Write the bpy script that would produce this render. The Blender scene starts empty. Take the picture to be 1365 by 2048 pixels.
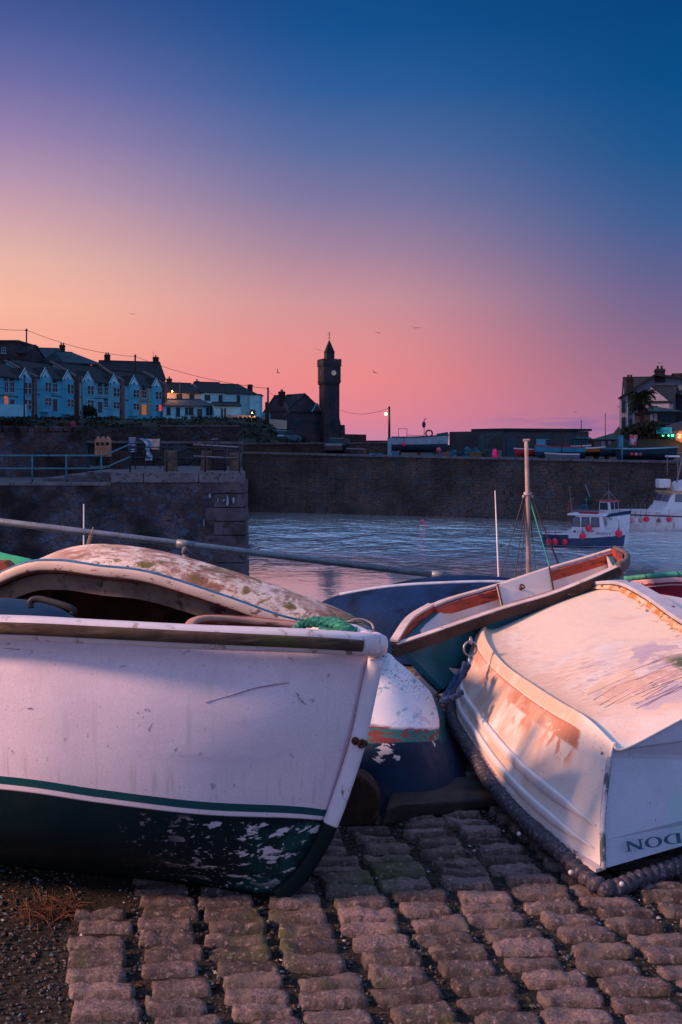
import bpy, bmesh, math, random
from mathutils import Vector, Matrix, noise
random.seed(7)
SC = bpy.context.scene
COL = SC.collection
R = math.radians
# ---------------------------------------------------------------- camera
H, F, HY, CX = 1.5, 2000.0, 880.0, 682.5     # eye height, focal length and horizon row measured on the photograph
cam = bpy.data.cameras.new('camera'); camo = bpy.data.objects.new('camera', cam); COL.objects.link(camo)
camo.location = (0, 0, H); camo.rotation_euler = (R(90), 0, 0)
cam.sensor_fit = 'VERTICAL'; cam.sensor_height = 36; cam.lens = 36*F/2048
cam.shift_y = -(1024-HY)/2048
cam.clip_start = .05; cam.clip_end = 8000
SC.camera = camo
SC.render.resolution_x = 682; SC.render.resolution_y = 1024
SC.cycles.use_denoising = True
SC.cycles.max_bounces = 6
SC.view_settings.view_transform = 'Standard'; SC.view_settings.look = 'None'
SC.view_settings.exposure = 0.22; SC.view_settings.gamma = 1

def lin(r, g, b):
    f = lambda c: c/12.92 if c <= .04045 else ((c+.055)/1.055)**2.4
    return (f(r/255), f(g/255), f(b/255), 1)

# ---------------------------------------------------------------- sky
SUN_EL, SUN_AZ = 27.0, -103.0        # azimuth from +Y towards +X; the glow is far to the left
w = bpy.data.worlds.new('World'); SC.world = w; w.use_nodes = True
nt = w.node_tree; nt.nodes.clear()
def wn(t, **k):
    n = nt.nodes.new(t)
    for a, v in k.items(): setattr(n, a, v)
    return n
L = nt.links.new
def wmath(op, a, b=None, c=None, clamp=False):
    n = wn('ShaderNodeMath', operation=op, use_clamp=clamp)
    for i, v in enumerate((a, b, c)):
        if v is None: continue
        if isinstance(v, (int, float)): n.inputs[i].default_value = v
        else: L(v, n.inputs[i])
    return n.outputs[0]
tc = wn('ShaderNodeTexCoord'); sep = wn('ShaderNodeSeparateXYZ'); L(tc.outputs['Generated'], sep.inputs[0])
X, Y, Z = sep.outputs
hor = wmath('SQRT', wmath('ADD', wmath('MULTIPLY', X, X), wmath('MULTIPLY', Y, Y)))
el = wmath('DIVIDE', Z, wmath('MAXIMUM', hor, .001))
az = wmath('ARCTAN2', X, Y)
def ramp(fac, stops, interp='LINEAR'):
    n = wn('ShaderNodeValToRGB'); n.color_ramp.interpolation = interp; cr = n.color_ramp
    while len(cr.elements) < len(stops): cr.elements.new(.5)
    for e, (p, c) in zip(cr.elements, stops): e.position = p; e.color = c
    L(fac, n.inputs[0]); return n.outputs[0]
elp = wmath('DIVIDE', el, .6, clamp=True)
# stops: picture row -> tan(elevation)/.6
def st(rows): return [(max(0, (HY-y)/F)/.6, lin(*c)) for y, c in rows]
left = ramp(elp, st([(880, (196,120,144)), (800, (226,142,138)), (700, (236,164,144)), (620, (234,175,152)), (540, (220,173,158)), (460, (198,158,163)), (380, (172,142,166)), (290, (140,122,164)), (190, (104,104,157)), (90, (72,88,146)), (-10, (46,72,132)), (-60, (42,66,126)), (-190, (84,120,180)), (-320, (138,168,222))]))
mid = ramp(elp, st([(880, (198,126,158)), (830, (218,126,142)), (760, (228,130,132)), (680, (216,136,138)), (600, (196,139,147)), (500, (157,125,150)), (400, (118,112,152)), (300, (82,102,151)), (180, (42,88,147)), (60, (16,76,136)), (-60, (10,66,126)), (-190, (78,122,182)), (-320, (136,170,222))]))
right = ramp(elp, st([(880, (160,106,148)), (820, (160,105,138)), (740, (142,99,132)), (650, (115,94,134)), (560, (88,90,137)), (460, (56,87,139)), (340, (24,80,136)), (200, (2,72,129)), (60, (0,64,120)), (-60, (0,58,112)), (-190, (70,118,180)), (-320, (130,168,222))]))
def up(rows, k): return [(p, (c[0]*k, c[1]*k, c[2]*k, 1)) for p, c in st(rows)]
backl = ramp(elp, up([(880, (236,200,214)), (700, (226,200,224)), (500, (196,188,228)), (200, (160,172,226)), (-320, (150,176,226))], .95))
backr = ramp(elp, up([(880, (190,206,240)), (700, (168,196,240)), (500, (140,180,232)), (200, (110,156,220)), (-320, (150,176,226))], .75))
def wmix(f, a, b):
    n = wn('ShaderNodeMix', data_type='RGBA'); L(f, n.inputs[0]); L(a, n.inputs[6]); L(b, n.inputs[7]); return n.outputs[2]
def band(v, a, b):
    n = wn('ShaderNodeMapRange', interpolation_type='SMOOTHSTEP'); L(v, n.inputs[0]); n.inputs[1].default_value = a; n.inputs[2].default_value = b; return n.outputs[0]
def dim(c, k):
    n = wn('ShaderNodeMix', data_type='RGBA', blend_type='MULTIPLY'); n.inputs[0].default_value = 1; L(c, n.inputs[6]); n.inputs[7].default_value = (*k, 1); return n.outputs[2]
left, mid, right = dim(left, (.97, .94, .95)), dim(mid, (.93, .94, .94)), dim(right, (.93, .95, .93))
c1 = wmix(band(az, -.36, .02), left, mid)
c2 = wmix(band(az, -.02, .34), c1, right)
# a low lilac cloud bank over the sea
mp = wn('ShaderNodeMapping'); L(tc.outputs['Generated'], mp.inputs[0]); mp.inputs['Scale'].default_value = (9, 9, 70)
nz = wn('ShaderNodeTexNoise'); L(mp.outputs[0], nz.inputs[0]); nz.inputs['Scale'].default_value = 1.6; nz.inputs['Detail'].default_value = 4
cm = wmath('MULTIPLY', band(nz.outputs[0], .44, .62), wmath('MULTIPLY', band(az, .1, .26), wmath('MULTIPLY', band(el, -.005, .012), wmath('SUBTRACT', 1, band(el, .016, .036)))))
cm = wmath('MULTIPLY', cm, .65)
rgb = wn('ShaderNodeRGB'); rgb.outputs[0].default_value = lin(120, 92, 150)
c2 = wmix(cm, c2, rgb.outputs[0])
back = wmix(band(az, -.5, .5), backl, backr)
absaz = wmath('ABSOLUTE', az)
c3 = wmix(band(absaz, .75, 1.9), c2, back)
below = wn('ShaderNodeRGB'); below.outputs[0].default_value = (.03, .03, .05, 1)
c3 = wmix(band(el, -.12, -.02), below.outputs[0], c3)
sky = wn('ShaderNodeTexSky', sky_type='NISHITA', sun_disc=False); sky.sun_elevation = R(SUN_EL); sky.sun_rotation = R(SUN_AZ)
bg1 = wn('ShaderNodeBackground'); L(c3, bg1.inputs[0]); bg1.inputs[1].default_value = 1.0
bg2 = wn('ShaderNodeBackground'); L(sky.outputs[0], bg2.inputs[0]); bg2.inputs[1].default_value = .0015
ad = wn('ShaderNodeAddShader'); L(bg1.outputs[0], ad.inputs[0]); L(bg2.outputs[0], ad.inputs[1])
out = wn('ShaderNodeOutputWorld'); L(ad.outputs[0], out.inputs[0])
# ---------------------------------------------------------------- sun: low and warm, from the left and a little behind the camera
sl = bpy.data.lights.new('sun', 'SUN'); sl.energy = 5.0; sl.angle = R(7.0); sl.color = (1, .54, .34)
so = bpy.data.objects.new('sun', sl); COL.objects.link(so)
d = Vector((math.sin(R(SUN_AZ))*math.cos(R(SUN_EL)), math.cos(R(SUN_AZ))*math.cos(R(SUN_EL)), math.sin(R(SUN_EL))))
so.rotation_euler = d.to_track_quat('Z', 'Y').to_euler(); so.location = d*50

# ---------------------------------------------------------------- helpers
def W(px, py, Y): return Vector(((px-CX)/F*Y, Y, H-(py-HY)/F*Y))
def XZ(px, z, Y): return Vector(((px-CX)/F*Y, Y, z))

MATS = {}
def mat(name, col, rough=.65, var=.12, vscale=6, patches=(), bump=None, spec=.3, metal=0, emit=None, bands=None, fine=.0, coat=0, uvvar=0):
    """patches: (colour, scale, lo, hi[, detail, stretch, uvlimits]); bands: constant stripes along uv.y [(v, colour)], vmax, jitter"""
    if name in MATS: return MATS[name]
    m = bpy.data.materials.new(name); m.use_nodes = True; t = m.node_tree; N = t.nodes; K = t.links.new
    b = N['Principled BSDF']
    b.inputs['Roughness'].default_value = rough; b.inputs['Metallic'].default_value = metal
    b.inputs['Specular IOR Level'].default_value = spec
    if coat: b.inputs['Coat Weight'].default_value = coat; b.inputs['Coat Roughness'].default_value = .25
    tc = N.new('ShaderNodeTexCoord')
    def nz(scale, det=5, stretch=None, dist=0, rgh=.6):
        n = N.new('ShaderNodeTexNoise'); n.inputs['Scale'].default_value = scale; n.inputs['Detail'].default_value = det
        n.inputs['Distortion'].default_value = dist; n.inputs['Roughness'].default_value = rgh
        src = tc.outputs['Object']
        if stretch:
            mp = N.new('ShaderNodeMapping'); mp.inputs['Scale'].default_value = stretch; K(src, mp.inputs[0]); src = mp.outputs[0]
        K(src, n.inputs[0]); return n.outputs[0]
    def mr(v, a, b_, c=0., d_=1., sm=True):
        n = N.new('ShaderNodeMapRange'); n.interpolation_type = 'SMOOTHSTEP' if sm else 'LINEAR'
        K(v, n.inputs[0])
        for i, x in zip((1, 2, 3, 4), (a, b_, c, d_)): n.inputs[i].default_value = x
        return n.outputs[0]
    def mul(a, b_):
        n = N.new('ShaderNodeMath'); n.operation = 'MULTIPLY'; K(a, n.inputs[0])
        if isinstance(b_, (int, float)): n.inputs[1].default_value = b_
        else: K(b_, n.inputs[1])
        return n.outputs[0]
    def mix(f, a, b_, mode='MIX'):
        n = N.new('ShaderNodeMix'); n.data_type = 'RGBA'; n.blend_type = mode
        if isinstance(f, (int, float)): n.inputs[0].default_value = f
        else: K(f, n.inputs[0])
        for i, x in ((6, a), (7, b_)):
            if isinstance(x, tuple): n.inputs[i].default_value = x if len(x) == 4 else (*x, 1)
            else: K(x, n.inputs[i])
        return n.outputs[2]
    uv = None
    def getuv():
        nonlocal uv
        if uv is None:
            s = N.new('ShaderNodeSeparateXYZ'); K(tc.outputs['UV'], s.inputs[0]); uv = s.outputs
        return uv
    if bands:
        stops, vmax, jit = bands
        u = getuv(); n1 = nz(18, 4)
        a = N.new('ShaderNodeMath'); a.operation = 'MULTIPLY_ADD'; K(n1, a.inputs[0]); a.inputs[1].default_value = jit; K(u[1], a.inputs[2])
        dv = N.new('ShaderNodeMath'); dv.operation = 'DIVIDE'; K(a.outputs[0], dv.inputs[0]); dv.inputs[1].default_value = vmax
        r = N.new('ShaderNodeValToRGB'); r.color_ramp.interpolation = 'CONSTANT'; cr = r.color_ramp
        while len(cr.elements) < len(stops): cr.elements.new(.5)
        for e, (p, c) in zip(cr.elements, stops): e.position = (p+jit*.5)/vmax if p > 0 else 0; e.color = (*c, 1)
        K(dv.outputs[0], r.inputs[0]); base = r.outputs[0]
    else:
        base = tuple(col)
    v = mr(nz(vscale, 6), .3, .7, 1-var, 1+var)
    base = mix(1., base, v, 'MULTIPLY')
    if uvvar: base = mix(1., base, mr(getuv()[0], 0, 1, 1-uvvar, 1+uvvar, False), 'MULTIPLY')
    if fine: base = mix(1., base, mr(nz(160, 2), .3, .7, 1-fine, 1+fine), 'MULTIPLY')
    for p in patches:
        c, s, lo, hi = p[:4]; det = p[4] if len(p) > 4 and p[4] is not None else 6
        stv = p[5] if len(p) > 5 else None; lim = p[6] if len(p) > 6 else None
        f = mr(nz(s, det, stv, .3), lo, hi)
        if lim:
            u = getuv()
            for ax, lst in enumerate(lim):          # (a0,a1,b0,b1): rises a0-a1, falls b0-b1
                if lst:
                    f = mul(f, mr(u[ax], lst[0], lst[1])); f = mul(f, mr(u[ax], lst[2], lst[3], 1., 0.))
        base = mix(f, base, c)
    if isinstance(base, tuple): b.inputs['Base Color'].default_value = (*base[:3], 1)
    else: K(base, b.inputs['Base Color'])
    if bump:
        bs, strength, dist = bump[:3]
        bn = N.new('ShaderNodeBump'); bn.inputs['Strength'].default_value = strength; bn.inputs['Distance'].default_value = dist
        K(nz(bs, 8, bump[3] if len(bump) > 3 else None, 0, .65), bn.inputs['Height']); K(bn.outputs[0], b.inputs['Normal'])
        K(mr(nz(bs*.5, 5), .3, .7, max(.05, rough-.12), min(1, rough+.12)), b.inputs['Roughness'])
    if emit:
        b.inputs['Emission Color'].default_value = (*emit[0], 1); b.inputs['Emission Strength'].default_value = emit[1]
    MATS[name] = m; return m

def stone(name, c1, c2, c3, mortar, scale=2.2, sq=(1, 1, 1.5), bump=.6, dist=.05, edge=.06, stain=.7, brick=None, warp=.25):
    m = bpy.data.materials.new(name); m.use_nodes = True; t = m.node_tree; N = t.nodes; K = t.links.new
    b = N['Principled BSDF']; b.inputs['Roughness'].default_value = .85; b.inputs['Specular IOR Level'].default_value = .25
    tc = N.new('ShaderNodeTexCoord'); mp = N.new('ShaderNodeMapping'); mp.inputs['Scale'].default_value = sq; K(tc.outputs['Object'], mp.inputs[0])
    n0 = N.new('ShaderNodeTexNoise'); n0.inputs['Scale'].default_value = scale*1.3; K(mp.outputs[0], n0.inputs[0])
    ad = N.new('ShaderNodeVectorMath'); ad.operation = 'MULTIPLY_ADD'; K(n0.outputs['Color'], ad.inputs[0]); ad.inputs[1].default_value = (warp,)*3; K(mp.outputs[0], ad.inputs[2])
    v1 = N.new('ShaderNodeTexVoronoi'); v1.inputs['Scale'].default_value = scale; K(ad.outputs[0], v1.inputs[0])
    v2 = N.new('ShaderNodeTexVoronoi'); v2.feature = 'DISTANCE_TO_EDGE'; v2.inputs['Scale'].default_value = scale; K(ad.outputs[0], v2.inputs[0])
    if brick: # squared courses
        v1.distance = 'CHEBYCHEV'; v1.inputs['Randomness'].default_value = .55
        v2.inputs['Randomness'].default_value = .55
    sp = N.new('ShaderNodeSeparateColor'); K(v1.outputs['Color'], sp.inputs[0])
    r = N.new('ShaderNodeValToRGB'); cr = r.color_ramp; cr.elements.new(.5)
    for e, (p, c) in zip(cr.elements, ((0, c1), (.5, c2), (1, c3))): e.position = p; e.color = (*c, 1)
    K(sp.outputs[0], r.inputs[0])
    n1 = N.new('ShaderNodeTexNoise'); n1.inputs['Scale'].default_value = scale*7; n1.inputs['Detail'].default_value = 8; K(tc.outputs['Object'], n1.inputs[0])
    mx = N.new('ShaderNodeMix'); mx.data_type = 'RGBA'; mx.blend_type = 'MULTIPLY'; mx.inputs[0].default_value = 1; K(r.outputs[0], mx.inputs[6])
    q = N.new('ShaderNodeMapRange'); K(n1.outputs[0], q.inputs[0]); q.inputs[1].default_value = .25; q.inputs[2].default_value = .75; q.inputs[3].default_value = .45; q.inputs[4].default_value = 1.5; K(q.outputs[0], mx.inputs[7])
    n2 = N.new('ShaderNodeTexNoise'); n2.inputs['Scale'].default_value = scale*.22; n2.inputs['Detail'].default_value = 5; K(tc.outputs['Object'], n2.inputs[0])
    q2 = N.new('ShaderNodeMapRange'); K(n2.outputs[0], q2.inputs[0]); q2.inputs[1].default_value = .35; q2.inputs[2].default_value = .65; q2.inputs[3].default_value = 1-stain; q2.inputs[4].default_value = 1+stain
    mx2 = N.new('ShaderNodeMix'); mx2.data_type = 'RGBA'; mx2.blend_type = 'MULTIPLY'; mx2.inputs[0].default_value = 1; K(mx.outputs[2], mx2.inputs[6]); K(q2.outputs[0], mx2.inputs[7])
    e = N.new('ShaderNodeMapRange'); K(v2.outputs['Distance'], e.inputs[0]); e.inputs[1].default_value = 0; e.inputs[2].default_value = edge; e.interpolation_type = 'SMOOTHSTEP'
    mx3 = N.new('ShaderNodeMix'); mx3.data_type = 'RGBA'; K(e.outputs[0], mx3.inputs[0]); mx3.inputs[6].default_value = (*mortar, 1); K(mx2.outputs[2], mx3.inputs[7])
    K(mx3.outputs[2], b.inputs['Base Color'])
    h = N.new('ShaderNodeMath'); h.operation = 'MULTIPLY_ADD'; K(n1.outputs[0], h.inputs[0]); h.inputs[1].default_value = .5; K(e.outputs[0], h.inputs[2])
    bn = N.new('ShaderNodeBump'); bn.inputs['Strength'].default_value = bump; bn.inputs['Distance'].default_value = dist; K(h.outputs[0], bn.inputs['Height']); K(bn.outputs[0], b.inputs['Normal'])
    return m

def prop(o, label=None, cat=None, group=None, kind=None):
    for k, v in (('label', label), ('category', cat), ('group', group), ('kind', kind)):
        if v: o[k] = v
    return o
def thing(name, label, cat, loc=(0, 0, 0), rotz=0, group=None):
    o = bpy.data.objects.new(name, None); COL.objects.link(o); o.location = loc; o.rotation_euler = (0, 0, rotz); o.empty_display_size = .2
    return prop(o, label, cat, group)
def base_of(p):
    """world origin of the thing a part belongs to"""
    while p.parent is not None: p = p.parent
    return Vector(p.location)

class MB:
    def __init__(s): s.v = []; s.f = []; s.uv = {}; s.mi = {}
    def add(s, vs, fs, mi=0):
        o = len(s.v); s.v += [Vector(v) for v in vs]
        for f in fs:
            if mi: s.mi[len(s.f)] = mi
            s.f.append([i+o for i in f])
        return s
    def box(s, c, size, rz=0, M=None):
        sx, sy, sz = [x/2 for x in size]; vs = [Vector((x*sx, y*sy, z*sz)) for x in (-1, 1) for y in (-1, 1) for z in (-1, 1)]
        if M is None: M = Matrix.Rotation(rz, 3, 'Z')
        vs = [M @ v+Vector(c) for v in vs]
        return s.add(vs, [(0, 1, 3, 2), (4, 6, 7, 5), (0, 4, 5, 1), (2, 3, 7, 6), (0, 2, 6, 4), (1, 5, 7, 3)])
    def bb(s, x0, x1, y0, y1, z0, z1): return s.box(((x0+x1)/2, (y0+y1)/2, (z0+z1)/2), (x1-x0, y1-y0, z1-z0))
    def bar(s, a, b, wd, ht):
        """rectangular bar between two points"""
        a, b = Vector(a), Vector(b); d = b-a; l = d.length
        if l < 1e-6: return s
        t = d/l; up = Vector((0, 0, 1)) if abs(t.z) < .95 else Vector((0, 1, 0)); sd = t.cross(up).normalized(); n = sd.cross(t)
        M = Matrix((t, sd, n)).transposed(); return s.box((a+b)/2, (l, wd, ht), M=M)
    def tube(s, pts, r, n=8, cap=True, flat=1.0):
        pts = [Vector(p) for p in pts]; k = len(pts); rs = r if isinstance(r, (list, tuple)) else [r]*k
        ref = None; o = len(s.v)
        for i, p in enumerate(pts):
            t = (pts[min(i+1, k-1)]-pts[max(i-1, 0)]).normalized()
            if ref is None: ref = Vector((0, 0, 1)) if abs(t.z) < .9 else Vector((1, 0, 0))
            sd = t.cross(ref).normalized(); ref = sd.cross(t).normalized()
            for j in range(n):
                a = 2*math.pi*j/n; s.v.append(p+(sd*math.cos(a)+ref*math.sin(a)*flat)*rs[i])
        for i in range(k-1):
            for j in range(n): s.f.append([o+i*n+j, o+i*n+(j+1) % n, o+(i+1)*n+(j+1) % n, o+(i+1)*n+j])
        if cap: s.f.append([o+j for j in range(n)][::-1]); s.f.append([o+(k-1)*n+j for j in range(n)])
        return s
    def ball(s, c, r, seg=14, rings=9, sc=(1, 1, 1), rnd=0):
        o = len(s.v); c = Vector(c)
        def q(v):
            k = 1+rnd*noise.noise(Vector(v)*2.1+c*3) if rnd else 1
            return c+Vector((v[0]*sc[0], v[1]*sc[1], v[2]*sc[2]))*r*k
        s.v.append(q((0, 0, 1)))
        for i in range(1, rings):
            ph = math.pi*i/rings
            for j in range(seg):
                a = 2*math.pi*j/seg; s.v.append(q((math.sin(ph)*math.cos(a), math.sin(ph)*math.sin(a), math.cos(ph))))
        s.v.append(q((0, 0, -1)))
        for j in range(seg): s.f.append([o, o+1+j, o+1+(j+1) % seg])
        for i in range(rings-2):
            for j in range(seg):
                a = o+1+i*seg; s.f.append([a+j, a+seg+j, a+seg+(j+1) % seg, a+(j+1) % seg])
        l = len(s.v)-1; a = o+1+(rings-2)*seg
        for j in range(seg): s.f.append([l, a+(j+1) % seg, a+j])
        return s
    def lathe(s, c, prof, n=16):
        c = Vector(c); o = len(s.v); k = len(prof)
        for r_, z in prof:
            for j in range(n): a = 2*math.pi*j/n; s.v.append(c+Vector((r_*math.cos(a), r_*math.sin(a), z)))
        for i in range(k-1):
            for j in range(n): s.f.append([o+i*n+j, o+i*n+(j+1) % n, o+(i+1)*n+(j+1) % n, o+(i+1)*n+j])
        s.f.append([o+j for j in range(n)][::-1]); s.f.append([o+(k-1)*n+j for j in range(n)]); return s
    def prism(s, poly, ext):
        """closed prism: polygon (3D points) extruded by a vector"""
        n = len(poly); ext = Vector(ext); p = [Vector(q) for q in poly]
        return s.add(p+[q+ext for q in p], [list(range(n))[::-1], [n+i for i in range(n)]]+[[i, (i+1) % n, n+(i+1) % n, n+i] for i in range(n)])
    def torus(s, c, R_, r_, axis=(0, 0, 1), n=20, m=8, a0=0, a1=2*math.pi):
        ax = Vector(axis).normalized(); u = ax.orthogonal().normalized(); v = ax.cross(u)
        full = abs(a1-a0-2*math.pi) < 1e-6; pts = [Vector(c)+(u*math.cos(a0+(a1-a0)*i/n)+v*math.sin(a0+(a1-a0)*i/n))*R_ for i in range(n+1)]
        return s.tube(pts, r_, m, cap=not full)
    def build(s, name, m, parent=None, smooth=False, world=False, label=None, bevel=0, kind=None, mats=None, autos=None, recalc=True):
        me = bpy.data.meshes.new(name)
        off = base_of(parent) if (parent is not None and world) else Vector((0, 0, 0))
        me.from_pydata([v-off for v in s.v], [], s.f); me.update()
        if s.uv:
            ul = me.uv_layers.new(name='UVMap')
            for lp in me.loops: ul.data[lp.index].uv = s.uv.get(lp.vertex_index, (0, 0))
        me.materials.append(m)
        for x in (mats or ()): me.materials.append(x)
        for i, k in s.mi.items(): me.polygons[i].material_index = k
        if recalc:
            bm = bmesh.new(); bm.from_mesh(me); bmesh.ops.recalc_face_normals(bm, faces=bm.faces); bm.to_mesh(me); bm.free()
        if smooth or autos:
            me.polygons.foreach_set('use_smooth', [True]*len(me.polygons))
        o = bpy.data.objects.new(name, me); COL.objects.link(o); o.parent = parent
        if autos:
            try: me.set_sharp_from_angle(angle=R(autos))
            except Exception: pass
        if bevel:
            bv = o.modifiers.new('bevel', 'BEVEL'); bv.width = bevel; bv.segments = 2; bv.limit_method = 'ANGLE'; bv.angle_limit = R(40)
        return prop(o, label, None, None, kind)

def copy_tree(o, parent=None, loc=None, rotz=None, label=None, group=None):
    c = o.copy(); COL.objects.link(c); c.parent = parent
    if loc is not None: c.location = loc
    if rotz is not None: c.rotation_euler = (0, 0, rotz)
    if label: c['label'] = label
    if group: c['group'] = group
    for ch in list(o.children): copy_tree(ch, c)
    return c

def cr_pt(P, t):
    """Catmull-Rom through list P at t in [0, len-1]"""
    n = len(P)-1; i = min(int(t), n-1); f = t-i
    p1, p2 = P[i], P[i+1]; p0 = P[i-1] if i > 0 else p1*2-p2; p3 = P[i+2] if i+2 <= n else p2*2-p1
    return .5*((2*p1)+(p2-p0)*f+(2*p0-5*p1+4*p2-p3)*f*f+(3*p1-p0-3*p2+p3)*f**3)
def curve(P, n): P = [Vector(p) for p in P]; return [cr_pt(P, (len(P)-1)*i/n) for i in range(n+1)]

def section(pts, sharp, per):
    """points across one station, smooth between the sharp indices; returns (points, v values)"""
    ks = [0]+[k for k in sharp if 0 < k < len(pts)-1]+[len(pts)-1]; outp, vs = [], []
    for a, b in zip(ks, ks[1:]):
        seg = pts[a:b+1]; n = (b-a)*per
        for i in range(n+(1 if b == ks[-1] else 0)):
            t = i/per; outp.append(cr_pt(seg, t) if len(seg) > 2 else seg[0].lerp(seg[1], t)); vs.append(a+t)
    return outp, vs
def hull(curves, nu=40, per=6, sharp=(), end0=False, end1=False):
    """loft of lengthwise curves -> MB with uv (u 0..1, v = curve index) and its point grid"""
    cs = [curve(c, nu) for c in curves]; mb = MB(); grid = []
    for i in range(nu+1):
        sec, vs = section([c[i] for c in cs], sharp, per); grid.append(sec)
        for j, p in enumerate(sec): mb.uv[len(mb.v)] = (i/nu, vs[j]); mb.v.append(p)
    k = len(grid[0])
    for i in range(nu):
        for j in range(k-1): mb.f.append([i*k+j, i*k+j+1, (i+1)*k+j+1, (i+1)*k+j])
    if end0: mb.f.append(list(range(k)))
    if end1: mb.f.append([nu*k+j for j in range(k)][::-1])
    mb.grid = grid; mb.vs = vs; return mb
def solid(o, th, off=-1, inner=None):
    m = o.modifiers.new('thickness', 'SOLIDIFY'); m.thickness = th; m.offset = off
    if inner:
        o.data.materials.append(inner); m.material_offset = 1; m.material_offset_rim = 0
    return o
def sweep(path, prof, up=(0, 0, 1), scale=None, cap=True, mb=None):
    """sweep a 2D profile [(side, up)] along a path"""
    mb = mb or MB(); P = [Vector(p) for p in path]; k = len(P); n = len(prof); o = len(mb.v); up = Vector(up)
    for i, p in enumerate(P):
        t = (P[min(i+1, k-1)]-P[max(i-1, 0)]).normalized(); sd = t.cross(up).normalized(); nn = sd.cross(t)
        s_ = scale(i/(k-1)) if scale else 1
        for a, b in prof: mb.v.append(p+sd*a*s_+nn*b*s_)
    for i in range(k-1):
        for j in range(n): mb.f.append([o+i*n+j, o+i*n+(j+1) % n, o+(i+1)*n+(j+1) % n, o+(i+1)*n+j])
    if cap: mb.f.append([o+j for j in range(n)][::-1]); mb.f.append([o+(k-1)*n+j for j in range(n)])
    return mb
def ell(a, b, n=12, p=1.0): # (super)ellipse profile
    out = []
    for i in range(n):
        t = 2*math.pi*i/n; c, s = math.cos(t), math.sin(t)
        out.append((a*math.copysign(abs(c)**p, c), b*math.copysign(abs(s)**p, s)))
    return out
def rect(a, b): return [(-a, -b), (a, -b), (a, b), (-a, b)]
def rope(path, r, strands=3, pitch=.1, per=.008, n=18, depth=.22, mb=None, p=.7):
    """laid rope: a tube whose radius bulges with each strand"""
    P = [Vector(q) for q in path]; L_ = [0]
    for a, b in zip(P, P[1:]): L_.append(L_[-1]+(b-a).length)
    tot = L_[-1]; k = max(4, int(tot/per)); mb = mb or MB(); o = len(mb.v); ref = None; j = 0; pts = []
    for i in range(k+1):
        s_ = tot*i/k
        while j < len(L_)-2 and L_[j+1] < s_: j += 1
        pts.append(P[j].lerp(P[j+1], (s_-L_[j])/max(1e-9, L_[j+1]-L_[j])))
    for i, q in enumerate(pts):
        t = (pts[min(i+1, k)]-pts[max(i-1, 0)]).normalized()
        if ref is None: ref = Vector((0, 0, 1)) if abs(t.z) < .9 else Vector((1, 0, 0))
        sd = t.cross(ref).normalized(); ref = sd.cross(t).normalized(); s_ = tot*i/k
        for m_ in range(n):
            a = 2*math.pi*m_/n; bl = abs(math.sin((strands*a-2*math.pi*s_/pitch*(strands if strands > 1 else 1))/2))**p
            rr = r*(1-depth+depth*bl); mb.v.append(q+(sd*math.cos(a)+ref*math.sin(a))*rr)
    for i in range(k):
        for m_ in range(n): mb.f.append([o+i*n+m_, o+i*n+(m_+1) % n, o+(i+1)*n+(m_+1) % n, o+(i+1)*n+m_])
    mb.f.append([o+m_ for m_ in range(n)][::-1]); mb.f.append([o+k*n+m_ for m_ in range(n)]); return mb
# ================================================================= quay ground
m_soil = mat('wet_grit', (.014, .011, .010), .8, .5, 9, [((.05, .04, .04), 60, .52, .68, 2), ((.05, .018, .012), 3, .62, .72)], bump=(70, .9, .012))
m_quay = stone('quay_stone', (.06, .05, .05), (.08, .06, .055), (.05, .05, .06), (.012, .011, .012), 2.2)
QY = 8.45
g = MB(); nx, ny = 120, 70
for j in range(ny+1):
    for i in range(nx+1):
        x = -7+14*i/nx; y = -3+(QY+3)*j/ny
        g.v.append(Vector((x, y, -.006+.010*noise.noise(Vector((x*3, y*3, 0)))+.006*noise.noise(Vector((x*13, y*13, 3))))))
for j in range(ny):
    for i in range(nx): a = j*(nx+1)+i; g.f.append([a, a+1, a+nx+2, a+nx+1])
prop(g.build('ground', m_soil, smooth=True), kind='structure')
g = MB(); g.bb(-40, -7.0, -8, QY, -6, -.02); g.bb(7.0, 40, -8, QY, -6, -.02); g.bb(-7, 7, -8, -3, -6, -.02); g.bb(-7, 7, -3, QY, -6, -.06)
prop(g.build('quay', m_quay), kind='structure')

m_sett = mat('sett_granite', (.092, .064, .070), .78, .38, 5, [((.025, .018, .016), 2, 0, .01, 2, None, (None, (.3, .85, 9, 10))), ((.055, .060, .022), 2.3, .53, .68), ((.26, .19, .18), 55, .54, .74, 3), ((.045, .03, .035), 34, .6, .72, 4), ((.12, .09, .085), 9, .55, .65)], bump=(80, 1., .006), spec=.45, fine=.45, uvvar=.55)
sett = MB(); rnd = random.Random(3)
ud = Vector((-.241, 1)).normalized(); vd = Vector((1, .05)).normalized()
org = Vector((-.62, 2.586))
def h_sett(a, b): return (1-abs(a)**5)*(1-abs(b)**4)
cells = []
for c in range(-0, 27):
    t = -.75+rnd.random()*.1
    while t < 4.6:
        dl = rnd.uniform(.056, .090); dl2 = dl+rnd.uniform(.013, .021)
        if rnd.random() < .05: dl *= .8
        wd = rnd.uniform(.168, .200); off = rnd.uniform(-.016, .016)
        ctr = org+vd*(c*.205+off)+ud*(t+dl/2)
        t += dl2
        if ctr.y < 1.9: continue
        if c == 0 and (rnd.random() < .12 or ctr.y > 3.15): continue
        if ctr.y > 7: continue
        cells.append((ctr, wd, dl))
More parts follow.
